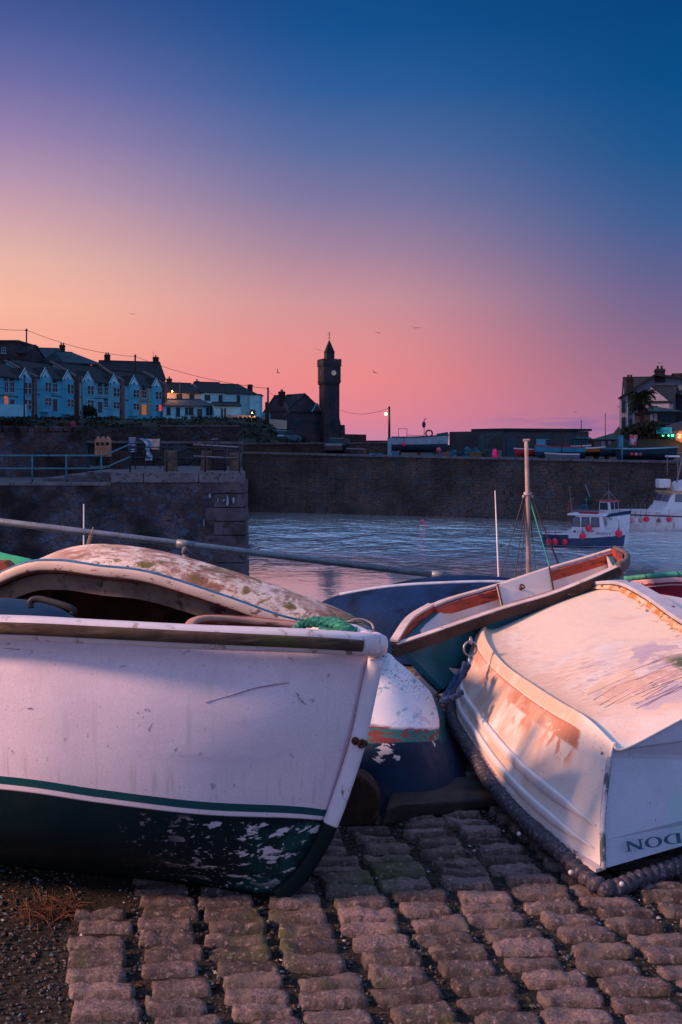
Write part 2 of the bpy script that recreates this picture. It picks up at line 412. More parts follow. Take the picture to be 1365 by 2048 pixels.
for ctr, wd, dl in cells:
    rot = rnd.gauss(0, .06); hh = rnd.uniform(.013, .024); tilt = (rnd.gauss(0, .003), rnd.gauss(0, .005)); tp = rnd.uniform(.9, 1.0)
    n1, n2 = (16, 8) if ctr.y < 3.6 else (9, 5); o = len(sett.v); sd = rnd.random()*50; uq = (rnd.random(), 0)
    for j in range(n2+1):
        for i in range(n1+1):
            a = -1+2*i/n1; b = -1+2*j/n2
            # squircle outline
            k = 1-.09*(abs(a)**4)*(abs(b)**4)
            wob = .07*noise.noise(Vector((a*1.7+sd, b*1.7, sd)))
            aa = a*k*(1+wob)*(1-.04*b*(1-tp)*5); bb_ = b*k*(1+.8*noise.noise(Vector((a*1.6, sd, 4)))*.12+.02*noise.noise(Vector((a*6, sd, 9))))
            x = aa*wd/2; y = bb_*dl/2
            z = hh*max(0, (1-abs(a)**12)*(1-abs(b)**9))**.5+tilt[0]*a+tilt[1]*b*.35
            z += .010*noise.noise(Vector((x*16+sd, y*18, 0)))+.006*noise.noise(Vector((x*45+sd, y*45, 9)))+.002*noise.noise(Vector((x*120+sd, y*120, 9)))
            if i in (0, n1) or j in (0, n2): z = -.045
            p = ctr+vd*(x*math.cos(rot)-y*math.sin(rot))+ud*(x*math.sin(rot)+y*math.cos(rot))
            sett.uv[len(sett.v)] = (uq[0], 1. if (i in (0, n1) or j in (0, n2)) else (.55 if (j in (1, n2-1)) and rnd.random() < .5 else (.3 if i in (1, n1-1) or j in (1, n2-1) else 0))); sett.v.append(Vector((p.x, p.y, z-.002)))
    for j in range(n2):
        for i in range(n1): q = o+j*(n1+1)+i; sett.f.append([q, q+1, q+n1+2, q+n1+1])
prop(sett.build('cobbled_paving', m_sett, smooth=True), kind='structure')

# loose grit: left of the paving and in its joints
gm = [mat('grit_%s' % n, c, .75, .3, 30, spec=.4) for n, c in (('dark', (.028, .022, .022)), ('grey', (.075, .07, .08)), ('pale', (.36, .34, .36)), ('red', (.11, .035, .025)), ('blue', (.05, .10, .15)))]
def stones(mb, n, fn, r0, r1, rr):
    for _ in range(n):
        x, y = fn(); r = r0+(r1-r0)*rr.random()**2.2; o = len(mb.v); mi = rr.choices([0, 1, 2, 3, 4], [9, 5, .6, 1.2, .5])[0]
        z = .010*noise.noise(Vector((x*3, y*3, 0)))-.003
        pts = [(1, 0, 0), (0, 1, 0), (-1, 0, 0), (0, -1, 0), (0, 0, 1), (0, 0, -1)]; a = rr.random()*6.28; ca, sa = math.cos(a), math.sin(a); sx, sy, sz = rr.uniform(.7, 1.4), rr.uniform(.6, 1.1), rr.uniform(.4, .8)
        for p in pts:
            px_, py_, pz_ = p[0]*sx, p[1]*sy, p[2]*sz; k = rr.uniform(.8, 1.2)
            mb.v.append(Vector((x+(px_*ca-py_*sa)*r*k, y+(px_*sa+py_*ca)*r*k, z+pz_*r*k+r*.2)))
        for f in ((4, 0, 1), (4, 1, 2), (4, 2, 3), (4, 3, 0), (5, 1, 0), (5, 2, 1), (5, 3, 2), (5, 0, 3)):
            if mi: mb.mi[len(mb.f)] = mi
            mb.f.append([o+i for i in f])
rr = random.Random(5); gr = MB()
def left_reg():
    while True:
        y = rr.uniform(2.2, 4.0)**1; x = rr.uniform(-1.9, -.2)
        edge = org.x-.1+(-.241)*(y-2.586)+.05*noise.noise(Vector((y*4, 1, 1)))
        if x < edge+.04: return x, y
stones(gr, 7000, left_reg, .0022, .011, rr)
def joint_reg():
    c = rr.randrange(0, 16)+.5; t = rr.uniform(-.6, 2.2); p = org+vd*(c*.205+rr.gauss(0, .016))+ud*t; return p.x, p.y
stones(gr, 9000, joint_reg, .0022, .0095, rr)
stones(gr, 2500, lambda: (rr.uniform(-1.2, 2.2), rr.uniform(2.2, 4.6)), .002, .0055, rr)
prop(gr.build('gravel', gm[0], mats=gm[1:]), kind='stuff')
# dry weeds by the paving edge
wd_ = MB(); m_weed = mat('dry_weed', (.13, .05, .025), .9, .4, 20)
for i in range(150):
    cx = -.93+rr.gauss(0, .05); cy = 3.16+rr.gauss(0, .04); a = rr.random()*6.28; l = rr.uniform(.03, .11)
    p0 = Vector((cx, cy, 0)); p1 = p0+Vector((math.cos(a)*l*.5, math.sin(a)*l*.5, l*.35)); p2 = p0+Vector((math.cos(a)*l, math.sin(a)*l, l*rr.uniform(.0, .5)))
    wd_.tube([p0, p1, p2], [.0013, .0011, .0006], 4)
prop(wd_.build('dry_weeds', m_weed), kind='stuff')

# ================================================================= near white dinghy
gel = (.68, .575, .69)
t = thing('moored_dinghy', 'large white dinghy with green black bottom and brown rubbing strip, nearest on the left', 'boat', (-.6, 3.6, 0)); t.name = 'white_dinghy'
m_dh = mat('dinghy_paint', gel, .42, .05, 3, [((.36, .31, .40), 26, .66, .72, 3), ((.30, .25, .33), 120, .69, .73, 2), ((.50, .44, .56), 2.2, .5, .8, 5, (1, 1, 3)), ((.60, .50, .58), 16, .50, .76, 5, (3, 3, .3), (None, (-.1, .0, .06, .45))), ((.58, .50, .60), 9, .56, .72, 5, (2.5, 2.5, .15), (None, (.1, .3, 1.2, 1.9))), ((.56, .48, .56), 12, .52, .7, 5, (3, 3, .2), (None, (1.5, 1.75, 1.98, 2.0))),
    ((.01, .065, .085), 3, 0, .01, 2, None, (None, (1.999, 2.0, 2.11, 2.12))),
    ((.004, .014, .020), 2, 0, .01, 2, None, (None, (2.17, 2.2, 9, 10))),
    ((.01, .055, .06), 5, .42, .6, 6, (1, 1, 1), ((-.1, 0, .16, .3), (2.3, 2.36, 9, 10))),
    ((.008, .05, .055), 16, .47, .5, 8, (1, 1, 2), ((-.1, 0, .13, .22), (2.2, 2.3, 2.4, 2.5))),
    ((.55, .5, .6), 12, .555, .575, 9, (1, 1, 2.2), ((-.1, .02, .26, .42), (2.2, 2.3, 3.3, 3.9))),
    ((.45, .42, .5), 45, .61, .65, 5, (1, 1, 1.5), ((-.1, 0, .3, .5), (2.25, 2.3, 3.9, 4.2)))],
    spec=.15, fine=.06, bump=(30, .06, .004))
m_inner = mat('hull_inside', (.16, .13, .12), .8, .3, 4)
A = [
 [W(738, 1312, 3.29), W(600, 1300, 3.2), W(400, 1295, 3.15), W(200, 1284, 3.13), W(0, 1276, 3.15), W(-350, 1268, 3.3), W(-900, 1270, 3.8)],
 [W(704, 1460, 3.28), W(590, 1445, 3.16), W(400, 1430, 3.10), W(200, 1420, 3.08), W(0, 1412, 3.11), W(-350, 1400, 3.27), W(-900, 1390, 3.8)],
 [W(655, 1620, 3.27), W(582, 1612, 3.19), W(400, 1603, 3.11), W(200, 1579, 3.08), W(0, 1552, 3.11), W(-350, 1530, 3.3), W(-900, 1500, 3.85)],
 [W(620, 1705, 3.27), W(556, 1716, 3.22), W(400, 1715, 3.17), W(200, 1700, 3.15), W(0, 1680, 3.18), W(-350, 1650, 3.35), W(-900, 1600, 3.9)],
 [W(562, 1788, 3.26), W(510, 1789, 3.27), XZ(380, .02, 3.33), XZ(200, .02, 3.4), XZ(0, .02, 3.48), XZ(-350, .03, 3.63), XZ(-900, .04, 4.0)],
 [W(650, 1690, 3.31), XZ(590, .2, 3.5), XZ(420, .2, 3.68), XZ(220, .2, 3.85), XZ(0, .2, 3.95), XZ(-350, .2, 4.1), XZ(-900, .2, 4.4)],
 [W(745, 1312, 3.33), XZ(630, .74, 3.55), XZ(440, .64, 3.8), XZ(230, .58, 3.95), XZ(0, .56, 4.1), XZ(-350, .56, 4.25), XZ(-900, .58, 4.5)]]
hb = hull(A, 60, 7, sharp=(4,), end1=True)
o = hb.build('hull', m_dh, t, smooth=True, world=True); solid(o, .012, -1, m_inner)
m_dh2 = mat('gunwale_white', (.62, .56, .64), .45, .1, 7, [((.36, .28, .28), 22, .58, .68, 5), ((.22, .14, .12), 8, .66, .72, 6)], spec=.4)
gp = [W(757, 1290, 3.33), W(745, 1289, 3.29), W(720, 1288, 3.235), W(600, 1281, 3.155), W(400, 1274, 3.1), W(200, 1264, 3.08), W(0, 1254, 3.1), W(-350, 1248, 3.25), W(-900, 1252, 3.75)]
gc = curve(gp, 80)
sweep(gc, ell(.036, .037, 14, .7)).build('gunwale', m_dh2, t, smooth=True, world=True)
fg = curve([W(757, 1290, 3.33), XZ(660, .83, 3.5), XZ(440, .69, 3.78), XZ(230, .62, 3.93), XZ(0, .6, 4.08), XZ(-350, .6, 4.23), XZ(-900, .62, 4.48)], 50)
sweep(fg, ell(.03, .03, 12, .7)).build('gunwale', m_dh2, t, smooth=True, world=True)
MB().ball(W(752, 1289, 3.31), .041, 20, 14, (.95, 1.3, .98)).build('bow_cap', m_dh2, t, smooth=True, world=True)
sg = curve([W(726, 1292, 3.2), W(700, 1290, 3.175), W(600, 1284, 3.118), W(400, 1275, 3.063), W(200, 1265, 3.043), W(0, 1256, 3.063), W(-350, 1250, 3.21), W(-900, 1254, 3.7)], 80)
m_rub = mat('weathered_strip', (.055, .032, .026), .8, .5, 10, [((.13, .09, .06), 14, .5, .75, 6, (.4, 1, 3)), ((.05, .055, .02), 5, .52, .7)], bump=(60, .5, .004, (.2, 1, 1)))
sweep(sg, ell(.012, .0185, 10, .6), scale=lambda s: min(1, .35+s*60)).build('rubbing_strip', m_rub, t, smooth=True, world=True)
stem = curve([W(752, 1318, 3.29), W(736, 1392, 3.285), W(716, 1485, 3.28), W(690, 1568, 3.275), W(664, 1640, 3.27), W(640, 1690, 3.265), W(600, 1752, 3.26), W(556, 1790, 3.26)], 40)
m_stem = mat('stem_paint', (.60, .56, .68), .6, .08, 6, [((.2, .12, .1), 16, .62, .7, 6, (1, 1, .5)), ((.003, .010, .013), 2, 0, .01, 2, None, (None, (.58, .59, 2, 3)))], spec=.12)
ms = sweep(stem, ell(.027, .026, 10, .55), up=(0, 1, 0))
for i in range(len(stem)):
    for j in range(10): ms.uv[i*10+j] = (0, i/(len(stem)-1))
ms.build('stem', m_stem, t, smooth=True, world=True)
m_rust = mat('rusty_iron', (.075, .028, .02), .8, .5, 40, [((.16, .06, .03), 60, .5, .7)], bump=(120, .5, .003), metal=.3)
eb = MB(); eb.tube([W(708, 1481, 3.30), W(731, 1487, 3.24)], .010, 10); eb.torus(W(724, 1488, 3.235), .011, .0045, (.5, -1, .1), 18, 8); eb.ball(W(711, 1482, 3.25), .013, 12, 8)
eb.build('eye_bolt', m_rust, t, smooth=True, world=True)

# scratches on the topside: thin scored lines a hair proud of the paint
def on_plane(px, py, Yn, back=0): return W(px, py, Yn-back)
m_scr = mat('score_mark', (.26, .17, .22), .7, .3, 60)
def hullY(px, py):
    """depth of the near topside under a pixel, read from the loft grid"""
    best = None
    for i in range(len(hb.grid)-1):
        for j in range(0, 24):
            q = hb.grid[i][j]; X_ = CX+q.x/q.y*F; Y_ = HY+(H-q.z)/q.y*F; d_ = (X_-px)**2+(Y_-py)**2
            if best is None or d_ < best[0]: best = (d_, q.y)
    return best[1]
for n_, pts in enumerate(([(412, 1405), (440, 1397), (475, 1387), (508, 1377), (545, 1370), (578, 1366)], [(594, 1385), (600, 1397), (608, 1406), (616, 1411)], [(8, 1296), (28, 1298), (40, 1299)], [(55, 1417), (62, 1416)])):
    c_ = curve([W(a, b, hullY(a, b)-.001) for a, b in pts], 14)
    sweep(c_, rect(.0018, .0009)).build('scratch', m_scr, t, world=True)

# rope, cleat and gear lying in the near dinghy
m_grope = mat('green_rope', (.02, .17, .12), .85, .3, 60, [((.05, .30, .2), 80, .5, .6)], bump=(200, .6, .003, (1, 1, 1)))
t2 = thing('mooring_rope', 'frayed green rope coiled over the bow of the white dinghy', 'rope', (-.05, 3.42, .9))
pr = curve([W(588, 1262, 3.3), W(605, 1250, 3.33), W(635, 1246, 3.32), (W(665, 1249, 3.30)), W(690, 1256, 3.27), W(712, 1262, 3.28)], 30)
rope(pr, .0155, 3, .07, .005, 20, .38).build('rope', m_grope, t2, smooth=True, world=True)
pr = curve([W(596, 1262, 3.4), W(618, 1243, 3.42), W(650, 1240, 3.43), W(675, 1243, 3.40), W(700, 1256, 3.37)], 30)
rope(pr, .0135, 3, .06, .005, 20, .38).build('rope', m_grope, t2, smooth=True, world=True)
pr = curve([W(640, 1256, 3.29), W(660, 1262, 3.27), W(690, 1262, 3.26), W(700, 1266, 3.27)], 20)
rope(pr, .011, 3, .05, .005, 18, .38).build('rope', m_grope, t2, smooth=True, world=True)
fz = MB()
for i in range(110):
    p = pr[0].lerp(W(600, 1250, 3.33), rr.random())+Vector((rr.gauss(0, .006), rr.gauss(0, .02), .008+rr.random()*.008)); fz.tube([p, p+Vector((rr.gauss(0, .012), rr.gauss(0, .01), abs(rr.gauss(0, .01))))], .0007, 3)
fz.build('frayed_strands', m_grope, t2, world=True)
t2 = thing('iron_cleat', 'dark pointed iron spike lying beside the green rope', 'cleat', tuple(W(690, 1252, 3.5)))
MB().tube([W(640, 1243, 3.5), W(690, 1247, 3.5), W(725, 1245, 3.48)], [.012, .013, .001], 10, flat=.5).build('spike', mat('cleat_iron', (.02, .018, .022), .6, .3, 20), t2, smooth=True, world=True)

m_navy = mat('navy_grp', (.008, .035, .085), .6, .2, 6, [((.03, .09, .17), 14, .62, .75)], spec=.2)
t2 = thing('storage_drum', 'dark navy domed lid with a black carrying handle inside the white dinghy', 'lid', tuple(XZ(20, .8, 3.55)))
dm = MB(); dm.ball(XZ(-10, .80, 3.6), 1, 30, 14, (.315, .2, .128)); dm.build('dome', m_navy, t2, smooth=True, world=True)
hc = curve([W(62, 1216, 3.44), W(62, 1203, 3.44), W(76, 1198, 3.44), W(104, 1204, 3.43), W(134, 1213, 3.42), W(148, 1221, 3.42), W(146, 1228, 3.42)], 30)
sweep(hc, ell(.012, .0075, 10, .7), up=(0, 1, 0)).build('handle', mat('black_rubber', (.008, .008, .012), .6, .3, 20, spec=.5), t2, smooth=True, world=True)
t2 = thing('wooden_tender', 'small red brown wooden tender with a cracked curved gunwale behind the white dinghy', 'boat', tuple(XZ(500, .75, 3.85)))
m_redw = mat('red_wood', (.24, .06, .035), .75, .35, 5, [((.10, .035, .025), 22, .5, .66, 6, (.3, 1, 2)), ((.45, .28, .22), 16, .64, .72)], bump=(50, .5, .004, (.2, 1, 1)))
m_palew = mat('pale_worn_wood', (.36, .20, .17), .75, .3, 5, [((.12, .06, .05), 26, .56, .66, 6, (.3, 1, 2))], bump=(50, .5, .004, (.2, 1, 1)))
tc_ = curve([W(378, 1275, 3.55), W(380, 1252, 3.58), W(398, 1239, 3.64), W(440, 1237, 3.7), W(520, 1243, 3.74), W(600, 1252, 3.76), W(680, 1262, 3.78)], 40)
sweep(tc_, ell(.02, .011, 10, .6)).build('gunwale', m_palew, t2, smooth=True, world=True)
low = [p+Vector((.02, .05, -.03)) for p in tc_]; low2 = [p+Vector((.05, .12, -.35)) for p in tc_]
hull([[p+Vector((0, .01, -.01)) for p in tc_[::4]], low[::4], low2[::4]], 30, 4).build('hull', m_redw, t2, smooth=True, world=True).modifiers.new('thickness', 'SOLIDIFY').thickness = .012

# ================================================================= stained overturned dinghy behind
t = thing('overturned_dinghy', 'stained cream dinghy tipped upside down with a blue line along its edge', 'boat', (-.6, 4.9, 0)); t.name = 'cream_dinghy'
B = [
 [W(745, 1266, 4.4), W(660, 1257, 4.35), W(570, 1242, 4.33), W(450, 1200, 4.32), W(300, 1153, 4.32), W(200, 1140, 4.33), W(115, 1129, 4.36), W(40, 1138, 4.4), W(-80, 1195, 4.5)],
 [W(755, 1265, 4.46), W(690, 1240, 4.43), W(588, 1203, 4.41), W(468, 1162, 4.41), W(320, 1122, 4.42), W(212, 1108, 4.45), W(130, 1114, 4.48), W(60, 1134, 4.5), W(-70, 1190, 4.6)],
 [W(768, 1276, 4.55), W(700, 1228, 4.6), W(598, 1188, 4.65), W(480, 1148, 4.7), W(330, 1108, 4.74), W(215, 1094, 4.78), W(140, 1101, 4.8), W(75, 1127, 4.8), W(-60, 1185, 4.85)],
 [XZ(775, .5, 4.7), XZ(710, .55, 5.0), XZ(610, .6, 5.15), XZ(490, .64, 5.25), XZ(340, .66, 5.3), XZ(220, .66, 5.35), XZ(140, .64, 5.35), XZ(75, .58, 5.3), XZ(-50, .5, 5.2)],
 [XZ(775, .38, 4.75), XZ(700, .3, 5.1), XZ(600, .2, 5.3), XZ(480, .12, 5.45), XZ(330, .06, 5.5), XZ(220, .06, 5.5), XZ(140, .06, 5.5), XZ(75, .1, 5.45), XZ(-50, .15, 5.3)]]
m_cream = mat('stained_gelcoat', (.78, .62, .55), .6, .15, 5, [
    ((.30, .12, .08), 8, .47, .60, 10, (1, 1, 1.6), ((-.1, 0, .68, .95), None)), ((.34, .14, .09), 38, .50, .68, 8, (.7, 1, 1.6), ((-.1, 0, .7, .95), None)), ((.16, .12, .035), 7, .53, .6, 9, (1, 1, 1.5), ((-.1, 0, .55, .75), None)), ((.80, .60, .50), 5, .48, .78, 8, (.5, 1, 2)),
    ((.10, .08, .03), 24, .57, .66, 6, (1, 1, 1), ((-.1, 0, .6, .75), None)), ((.28, .12, .09), 60, .6, .68, 3, (1, 1, 1.5)), ((.13, .10, .03), 14, .40, .55, 8, None, ((-.1, 0, .1, .2), None)),
    ((.45, .25, .2), 11, .42, .7, 8, (1, 1, 1), (None, (.6, 1.0, 1.2, 2.0)))], bump=(55, .35, .006), spec=.3)
m_bin = mat('stained_inside', (.15, .075, .055), .85, .5, 3, [((.03, .02, .02), 3.2, .45, .62), ((.24, .14, .10), 2.5, .58, .7)], bump=(18, .5, .01))
bb = hull(B, 60, 8, end1=True)
o = bb.build('hull', m_cream, t, smooth=True, world=True); solid(o, .02, -1, m_bin)
gB = curve(B[0], 90)
m_edge = mat('cream_edge', (.66, .50, .44), .5, .12, 8, [((.25, .08, .05), 20, .58, .66, 5, (1, 1, 2))])
sweep([p+Vector((0, -.012, -.004)) for p in gB], ell(.014, .021, 12, .6)).build('gunwale', m_edge, t, smooth=True, world=True)
sweep([p+Vector((0, -.008, .02)) for p in gB], ell(.008, .006, 8)).build('blue_line', mat('blue_line', (.03, .15, .30), .5, .3, 20), t, smooth=True, world=True)
sweep([p+Vector((.0, .012, -.029)) for p in gB], rect(.006, .008)).build('wooden_inwale', m_redw, t, world=True)
sweep([p+Vector((.0, .07, -.085)) for p in gB[6:]], rect(.006, .035)).build('stringer', mat('stringer_wood', (.20, .13, .11), .8, .4, 6, [((.06, .03, .03), 14, .55, .65)]), t, world=True)
MB().ball(gB[35]+Vector((0, .055, -.085)), .008, 10, 8).build('bolt_hole', m_rust, t, world=True)
# a small twist of cord at its tip
rope(curve([W(690, 1256, 4.30), W(700, 1243, 4.33), W(720, 1238, 4.36), W(742, 1246, 4.36), W(748, 1258, 4.34)], 14), .005, 3, .02, .004, 8).build('cord', mat('pale_cord', (.4, .3, .26), .8), t, smooth=True, world=True)

t = thing('green_boat', 'bright green boat edge showing at the far left beyond the cream dinghy', 'boat', tuple(XZ(-60, .5, 5.4)))
cg = [[W(62, 1128, 5.3), W(20, 1121, 5.3), W(-60, 1108, 5.35), W(-260, 1090, 5.5)], [W(64, 1126, 5.4), W(22, 1116, 5.45), W(-58, 1100, 5.5), W(-258, 1082, 5.7)], [W(66, 1150, 5.6), W(26, 1150, 5.8), W(-55, 1150, 5.9), W(-250, 1150, 6.0)]]
low_ = [Vector((p.x-.05, p.y-.02, p.z-.3)) for p in cg[0]]
hull([low_]+cg, 20, 6).build('hull', mat('bright_green', (.05, .45, .22), .5, .15, 8, [((.12, .2, .1), 20, .6, .7)]), t, smooth=True, world=True).modifiers.new('thickness', 'SOLIDIFY').thickness = .015
sweep(curve([p+Vector((0, -.004, .006)) for p in cg[1]], 20), rect(.006, .005)).build('edge_stitching', mat('dark_trim', (.02, .05, .04), .6), t, world=True)
t = thing('timber_block', 'broken red brown timber block wedged at the left frame edge', 'timber', tuple(W(5, 1140, 5.0)))
MB().prism([W(-40, 1165, 5), W(-30, 1124, 5), W(8, 1124, 5), (W(20, 1134, 5)), W(18, 1165, 5)], (0, .1, 0)).build('block', m_redw, t, world=True, bevel=.006)

# ================================================================= hand rail at the quay edge
t = thing('pipe_railing', 'grey galvanised scaffold pipe rail sloping down along the quay edge', 'railing', tuple(XZ(370, 0, 7.9)))
m_galv = mat('galvanised', (.17, .19, .24), .5, .25, 8, [((.32, .30, .34), 40, .55, .7, 4), ((.12, .06, .05), 25, .64, .72)], metal=.4, bump=(90, .25, .003))
ra, rb_ = W(-500, 982, 7.7), W(905, 1154, 8.2)
def rl(px): k = (px+500)/1405; return ra.lerp(rb_, k)
def railp(px):
    # straight pipe: parameter chosen so that it passes the column px
    lo, hi = 0., 1.
    for _ in range(40):
        m_ = (lo+hi)/2; q = ra.lerp(rb_, m_)
        if CX+q.x/q.y*F < px: lo = m_
        else: hi = m_
    return ra.lerp(rb_, lo)
MB().tube([ra, rb_], .027, 16).build('handrail', m_galv, t, smooth=True, world=True)
for px in (-330, 371, 880):
    q = railp(px); dq = (rb_-ra).normalized(); pb = MB(); pb.tube([q-Vector((0, 0, .03)), Vector((q.x, q.y, -.05))], .024, 14)
    pb.build('post', m_galv, t, smooth=True, world=True)
    fb = MB(); fb.tube([q-dq*.07, q+dq*.07], .033, 16); fb.tube([q, q-Vector((0, 0, .075))], .031, 16); fb.build('tee_fitting', m_galv, t, smooth=True, world=True)

# ================================================================= blue upturned boats
m_blue = mat('worn_blue', (.004, .022, .085), .75, .3, 5, [((.03, .08, .18), 60, .64, .70, 5, (.35, 1, 3)), ((.20, .28, .40), 85, .71, .74, 5, (.3, 1, 3)), ((.003, .010, .035), 4, .5, .65)], spec=.12, bump=(40, .25, .004))
def upturned(name, label, sp, b1, n1, b2, n2, mt, extra=None):
    t = thing(name, label, 'boat', (sp[2].x, sp[2].y, 0))
    h_ = hull([n1, b1, sp, b2, n2], 40, 7, end0=True, end1=True); h_.build('hull', mt, t, smooth=True, world=True)
    return t
sp = [W(600, 1225, 7.0), W(680, 1190, 7.0), W(780, 1174, 6.95), W(890, 1167, 6.9), W(1000, 1165, 6.9), W(1100, 1172, 6.9), W(1200, 1195, 6.9)]
b1 = [p+Vector((.02*0, -.28, -.10-.02*k)) for k, p in enumerate(sp)]; b1[0] += Vector((.0, .18, -.02)); b1[1] += Vector((0, .1, 0))
n1 = [Vector((p.x, p.y-.10, .03)) for p in b1]
b2 = [p+Vector((0, .30, -.12)) for p in sp]; n2 = [Vector((p.x, p.y+.14, .03)) for p in b2]
t = upturned('upturned_blue_boat', 'scuffed dark blue upturned boat with a painted highlight along its keel', sp, b1, n1, b2, n2, m_blue)
sweep(curve([p+Vector((0, 0, .004)) for p in sp[1:]], 40), ell(.016, .012, 8)).build('keel', mat('keel_highlight', (.42, .47, .62), .5, .2, 10), t, smooth=True, world=True)  # highlight along the keel put in as a pale strip
sp = [W(730, 1190, 7.65), W(790, 1166, 7.65), W(870, 1153, 7.65), W(940, 1150, 7.65), W(1010, 1155, 7.65), W(1080, 1168, 7.65), W(1150, 1190, 7.65)]
b1 = [p+Vector((0, -.10, -.06)) for p in sp]; n1 = [Vector((p.x, p.y-.05, .03)) for p in b1]; b2 = [p+Vector((0, .14, -.1)) for p in sp]; n2 = [Vector((p.x, p.y+.05, .03)) for p in b2]
upturned('upturned_blue_boat', 'low dark blue upturned hull furthest back at the end of the pipe rail', sp, b1, n1, b2, n2, m_blue)

# ================================================================= teal dinghy, open, with red brown rails
t = thing('teal_dinghy', 'teal pram dinghy with white inside and red brown wooden rails tilted behind', 'boat', tuple(XZ(950, 0, 5.4)))
DN = [W(792, 1292, 4.95), W(850, 1273, 5.05), W(998, 1222, 5.38), W(1099, 1192, 5.62), W(1180, 1160, 5.82), W(1238, 1134, 5.98)]
DF = [W(866, 1221, 5.55), W(905, 1206, 5.72), W(998, 1179, 5.95), W(1095, 1147, 6.2), W(1170, 1125, 6.38), W(1224, 1108, 6.5)]
DNb = [p+Vector((.06, .12, -.33)) for p in DN]; DFb = [p+Vector((.02, -.16, -.33)) for p in DF]
DNb[0] += Vector((.16, .02, .08)); DFb[0] += Vector((.14, 0, .08))
m_teal = mat('teal_paint', (.012, .11, .16), .5, .2, 5, [((.005, .05, .09), 3, .5, .65), ((.01, .012, .02), 3, 0, .01, 2, None, (None, (.62, .7, 9, 10)))], spec=.4)
m_win = mat('white_inside', (.62, .52, .52), .55, .08, 5, [((.34, .24, .24), 30, .64, .7, 5, (1, 1, .5)), ((.45, .42, .52), 3, .5, .7)])
hd = hull([DN, DNb, DFb, DF], 40, 5, sharp=(1, 2))
for i_, sg_ in ((0, 1), (-1, -1)):
    q2_ = MB(); q2_.prism([DN[i_]+Vector((.034*sg_, .02+.05*sg_, -.006)), DNb[i_]+Vector((.034*sg_, .02+.05*sg_, .02)), DFb[i_]+Vector((.034*sg_, -.03, .02)), DF[i_]+Vector((.034*sg_, -.03, -.006))], (.012*sg_, .002, 0)); q2_.build('inner_board', m_win, t, world=True)
    q_ = MB(); q_.prism([DN[i_]+Vector((0, 0, -.004)), DNb[i_], DFb[i_], DF[i_]+Vector((0, 0, -.004))], (.03*sg_, .004, 0)); q_.build('bow_board' if i_ == 0 else 'transom', mat('teal_board', (.012, .10, .145), .5, .2, 5), t, world=True)
o = hd.build('hull', m_teal, t, smooth=False, world=True); solid(o, .014, -1, m_win)
# inner lining so the side seen over the rail is white down to the turn
m_rail = mat('rail_red', (.34, .055, .035), .6, .3, 4, [((.12, .03, .025), 18, .5, .65, 6, (.3, .3, 2)), ((.50, .25, .2), 30, .66, .72)], bump=(40, .4, .003, (.3, .3, 1)))
m_brown = mat('rail_brown', (.055, .028, .024), .75, .4, 5, [((.34, .2, .17), 22, .62, .72, 6, (.4, .4, 2)), ((.04, .025, .025), 9, .5, .66)], bump=(45, .6, .004))
m_capw = mat('cap_white', (.60, .47, .46), .6, .15, 6, [((.16, .07, .05), 20, .60, .68, 6, (.4, .4, 2))])
cN = curve(DN, 50); cF = curve(DF, 50)
sweep([p+Vector((-.012, -.02, -.022)) for p in cN], rect(.018, .028)).build('outer_rail', m_brown, t, world=True, bevel=.004)
sweep([p+Vector((0, 0, .008)) for p in cN], rect(.02, .006)).build('rail_cap', m_capw, t, world=True)
inn = Vector((.01, -.022, -.018))
sweep([p+inn for p in cF], rect(.012, .032)).build('inner_rail', m_rail, t, world=True, bevel=.003)
sweep([p+Vector((0, 0.01, .026)) for p in cF], rect(.018, .006)).build('rail_cap', m_capw, t, world=True)
bwv = [DN[0]+Vector((0, 0, -.012)), DN[0].lerp(DF[0], .5)+Vector((-.02, 0, .01)), DF[0]+Vector((0, 0, -.005))]
sweep(curve(bwv, 12), rect(.012, .032)).build('bow_rail', m_rail, t, world=True, bevel=.003)
sweep(curve([q+Vector((-.01, -.01, .04)) for q in bwv], 12), rect(.02, .006)).build('rail_cap', m_capw, t, world=True)
stv = [DN[-1]+Vector((.01, 0, -.01)), DF[-1]+Vector((.01, 0, -.01))]
sweep(curve([stv[0], stv[0].lerp(stv[1], .5)+Vector((.02, 0, .01)), stv[1]], 10), rect(.014, .045)).build('transom_rail', m_rail, t, world=True, bevel=.003)
sweep(curve([q+Vector((.02, 0, .02)) for q in (DN[-1]+Vector((-.03, -.03, -.02)), DN[-1]+Vector((.03, .02, 0)), DN[-1].lerp(DF[-1], .5)+Vector((.05, 0, 0)), DF[-1])], 12), ell(.018, .036, 10, .7)).build('transom_fender', mat('grey_fender', (.12, .09, .10), .7, .3, 8), t, smooth=True, world=True)
# centre plate
pq = [W(989, 1180, 5.88), W(1092, 1144, 6.12), W(1100, 1189, 6.02), W(998, 1219, 5.78)]
nrm = (pq[1]-pq[0]).cross(pq[3]-pq[0]).normalized()
if nrm.y > 0: nrm = -nrm
MB().prism([p+nrm*.03 for p in pq], nrm*.016).build('thwart_plate', m_win, t, world=True, bevel=.003)
sweep([pq[1]+nrm*.05, pq[2]+nrm*.05], rect(.004, .006)).build('plate_edge', m_brown, t, world=True)
sweep([pq[0]+nrm*.05, pq[3]+nrm*.05], rect(.004, .006)).build('plate_edge', m_brown, t, world=True)
pc = W(1041, 1179, 5.9); rb2 = MB(); rb2.torus(pc+nrm*.03, .013, .005, nrm, 16, 8); rb2.ball(pc+nrm*.01, .012, 10, 8); rb2.build('ring_bolt', m_rust, t, smooth=True, world=True)

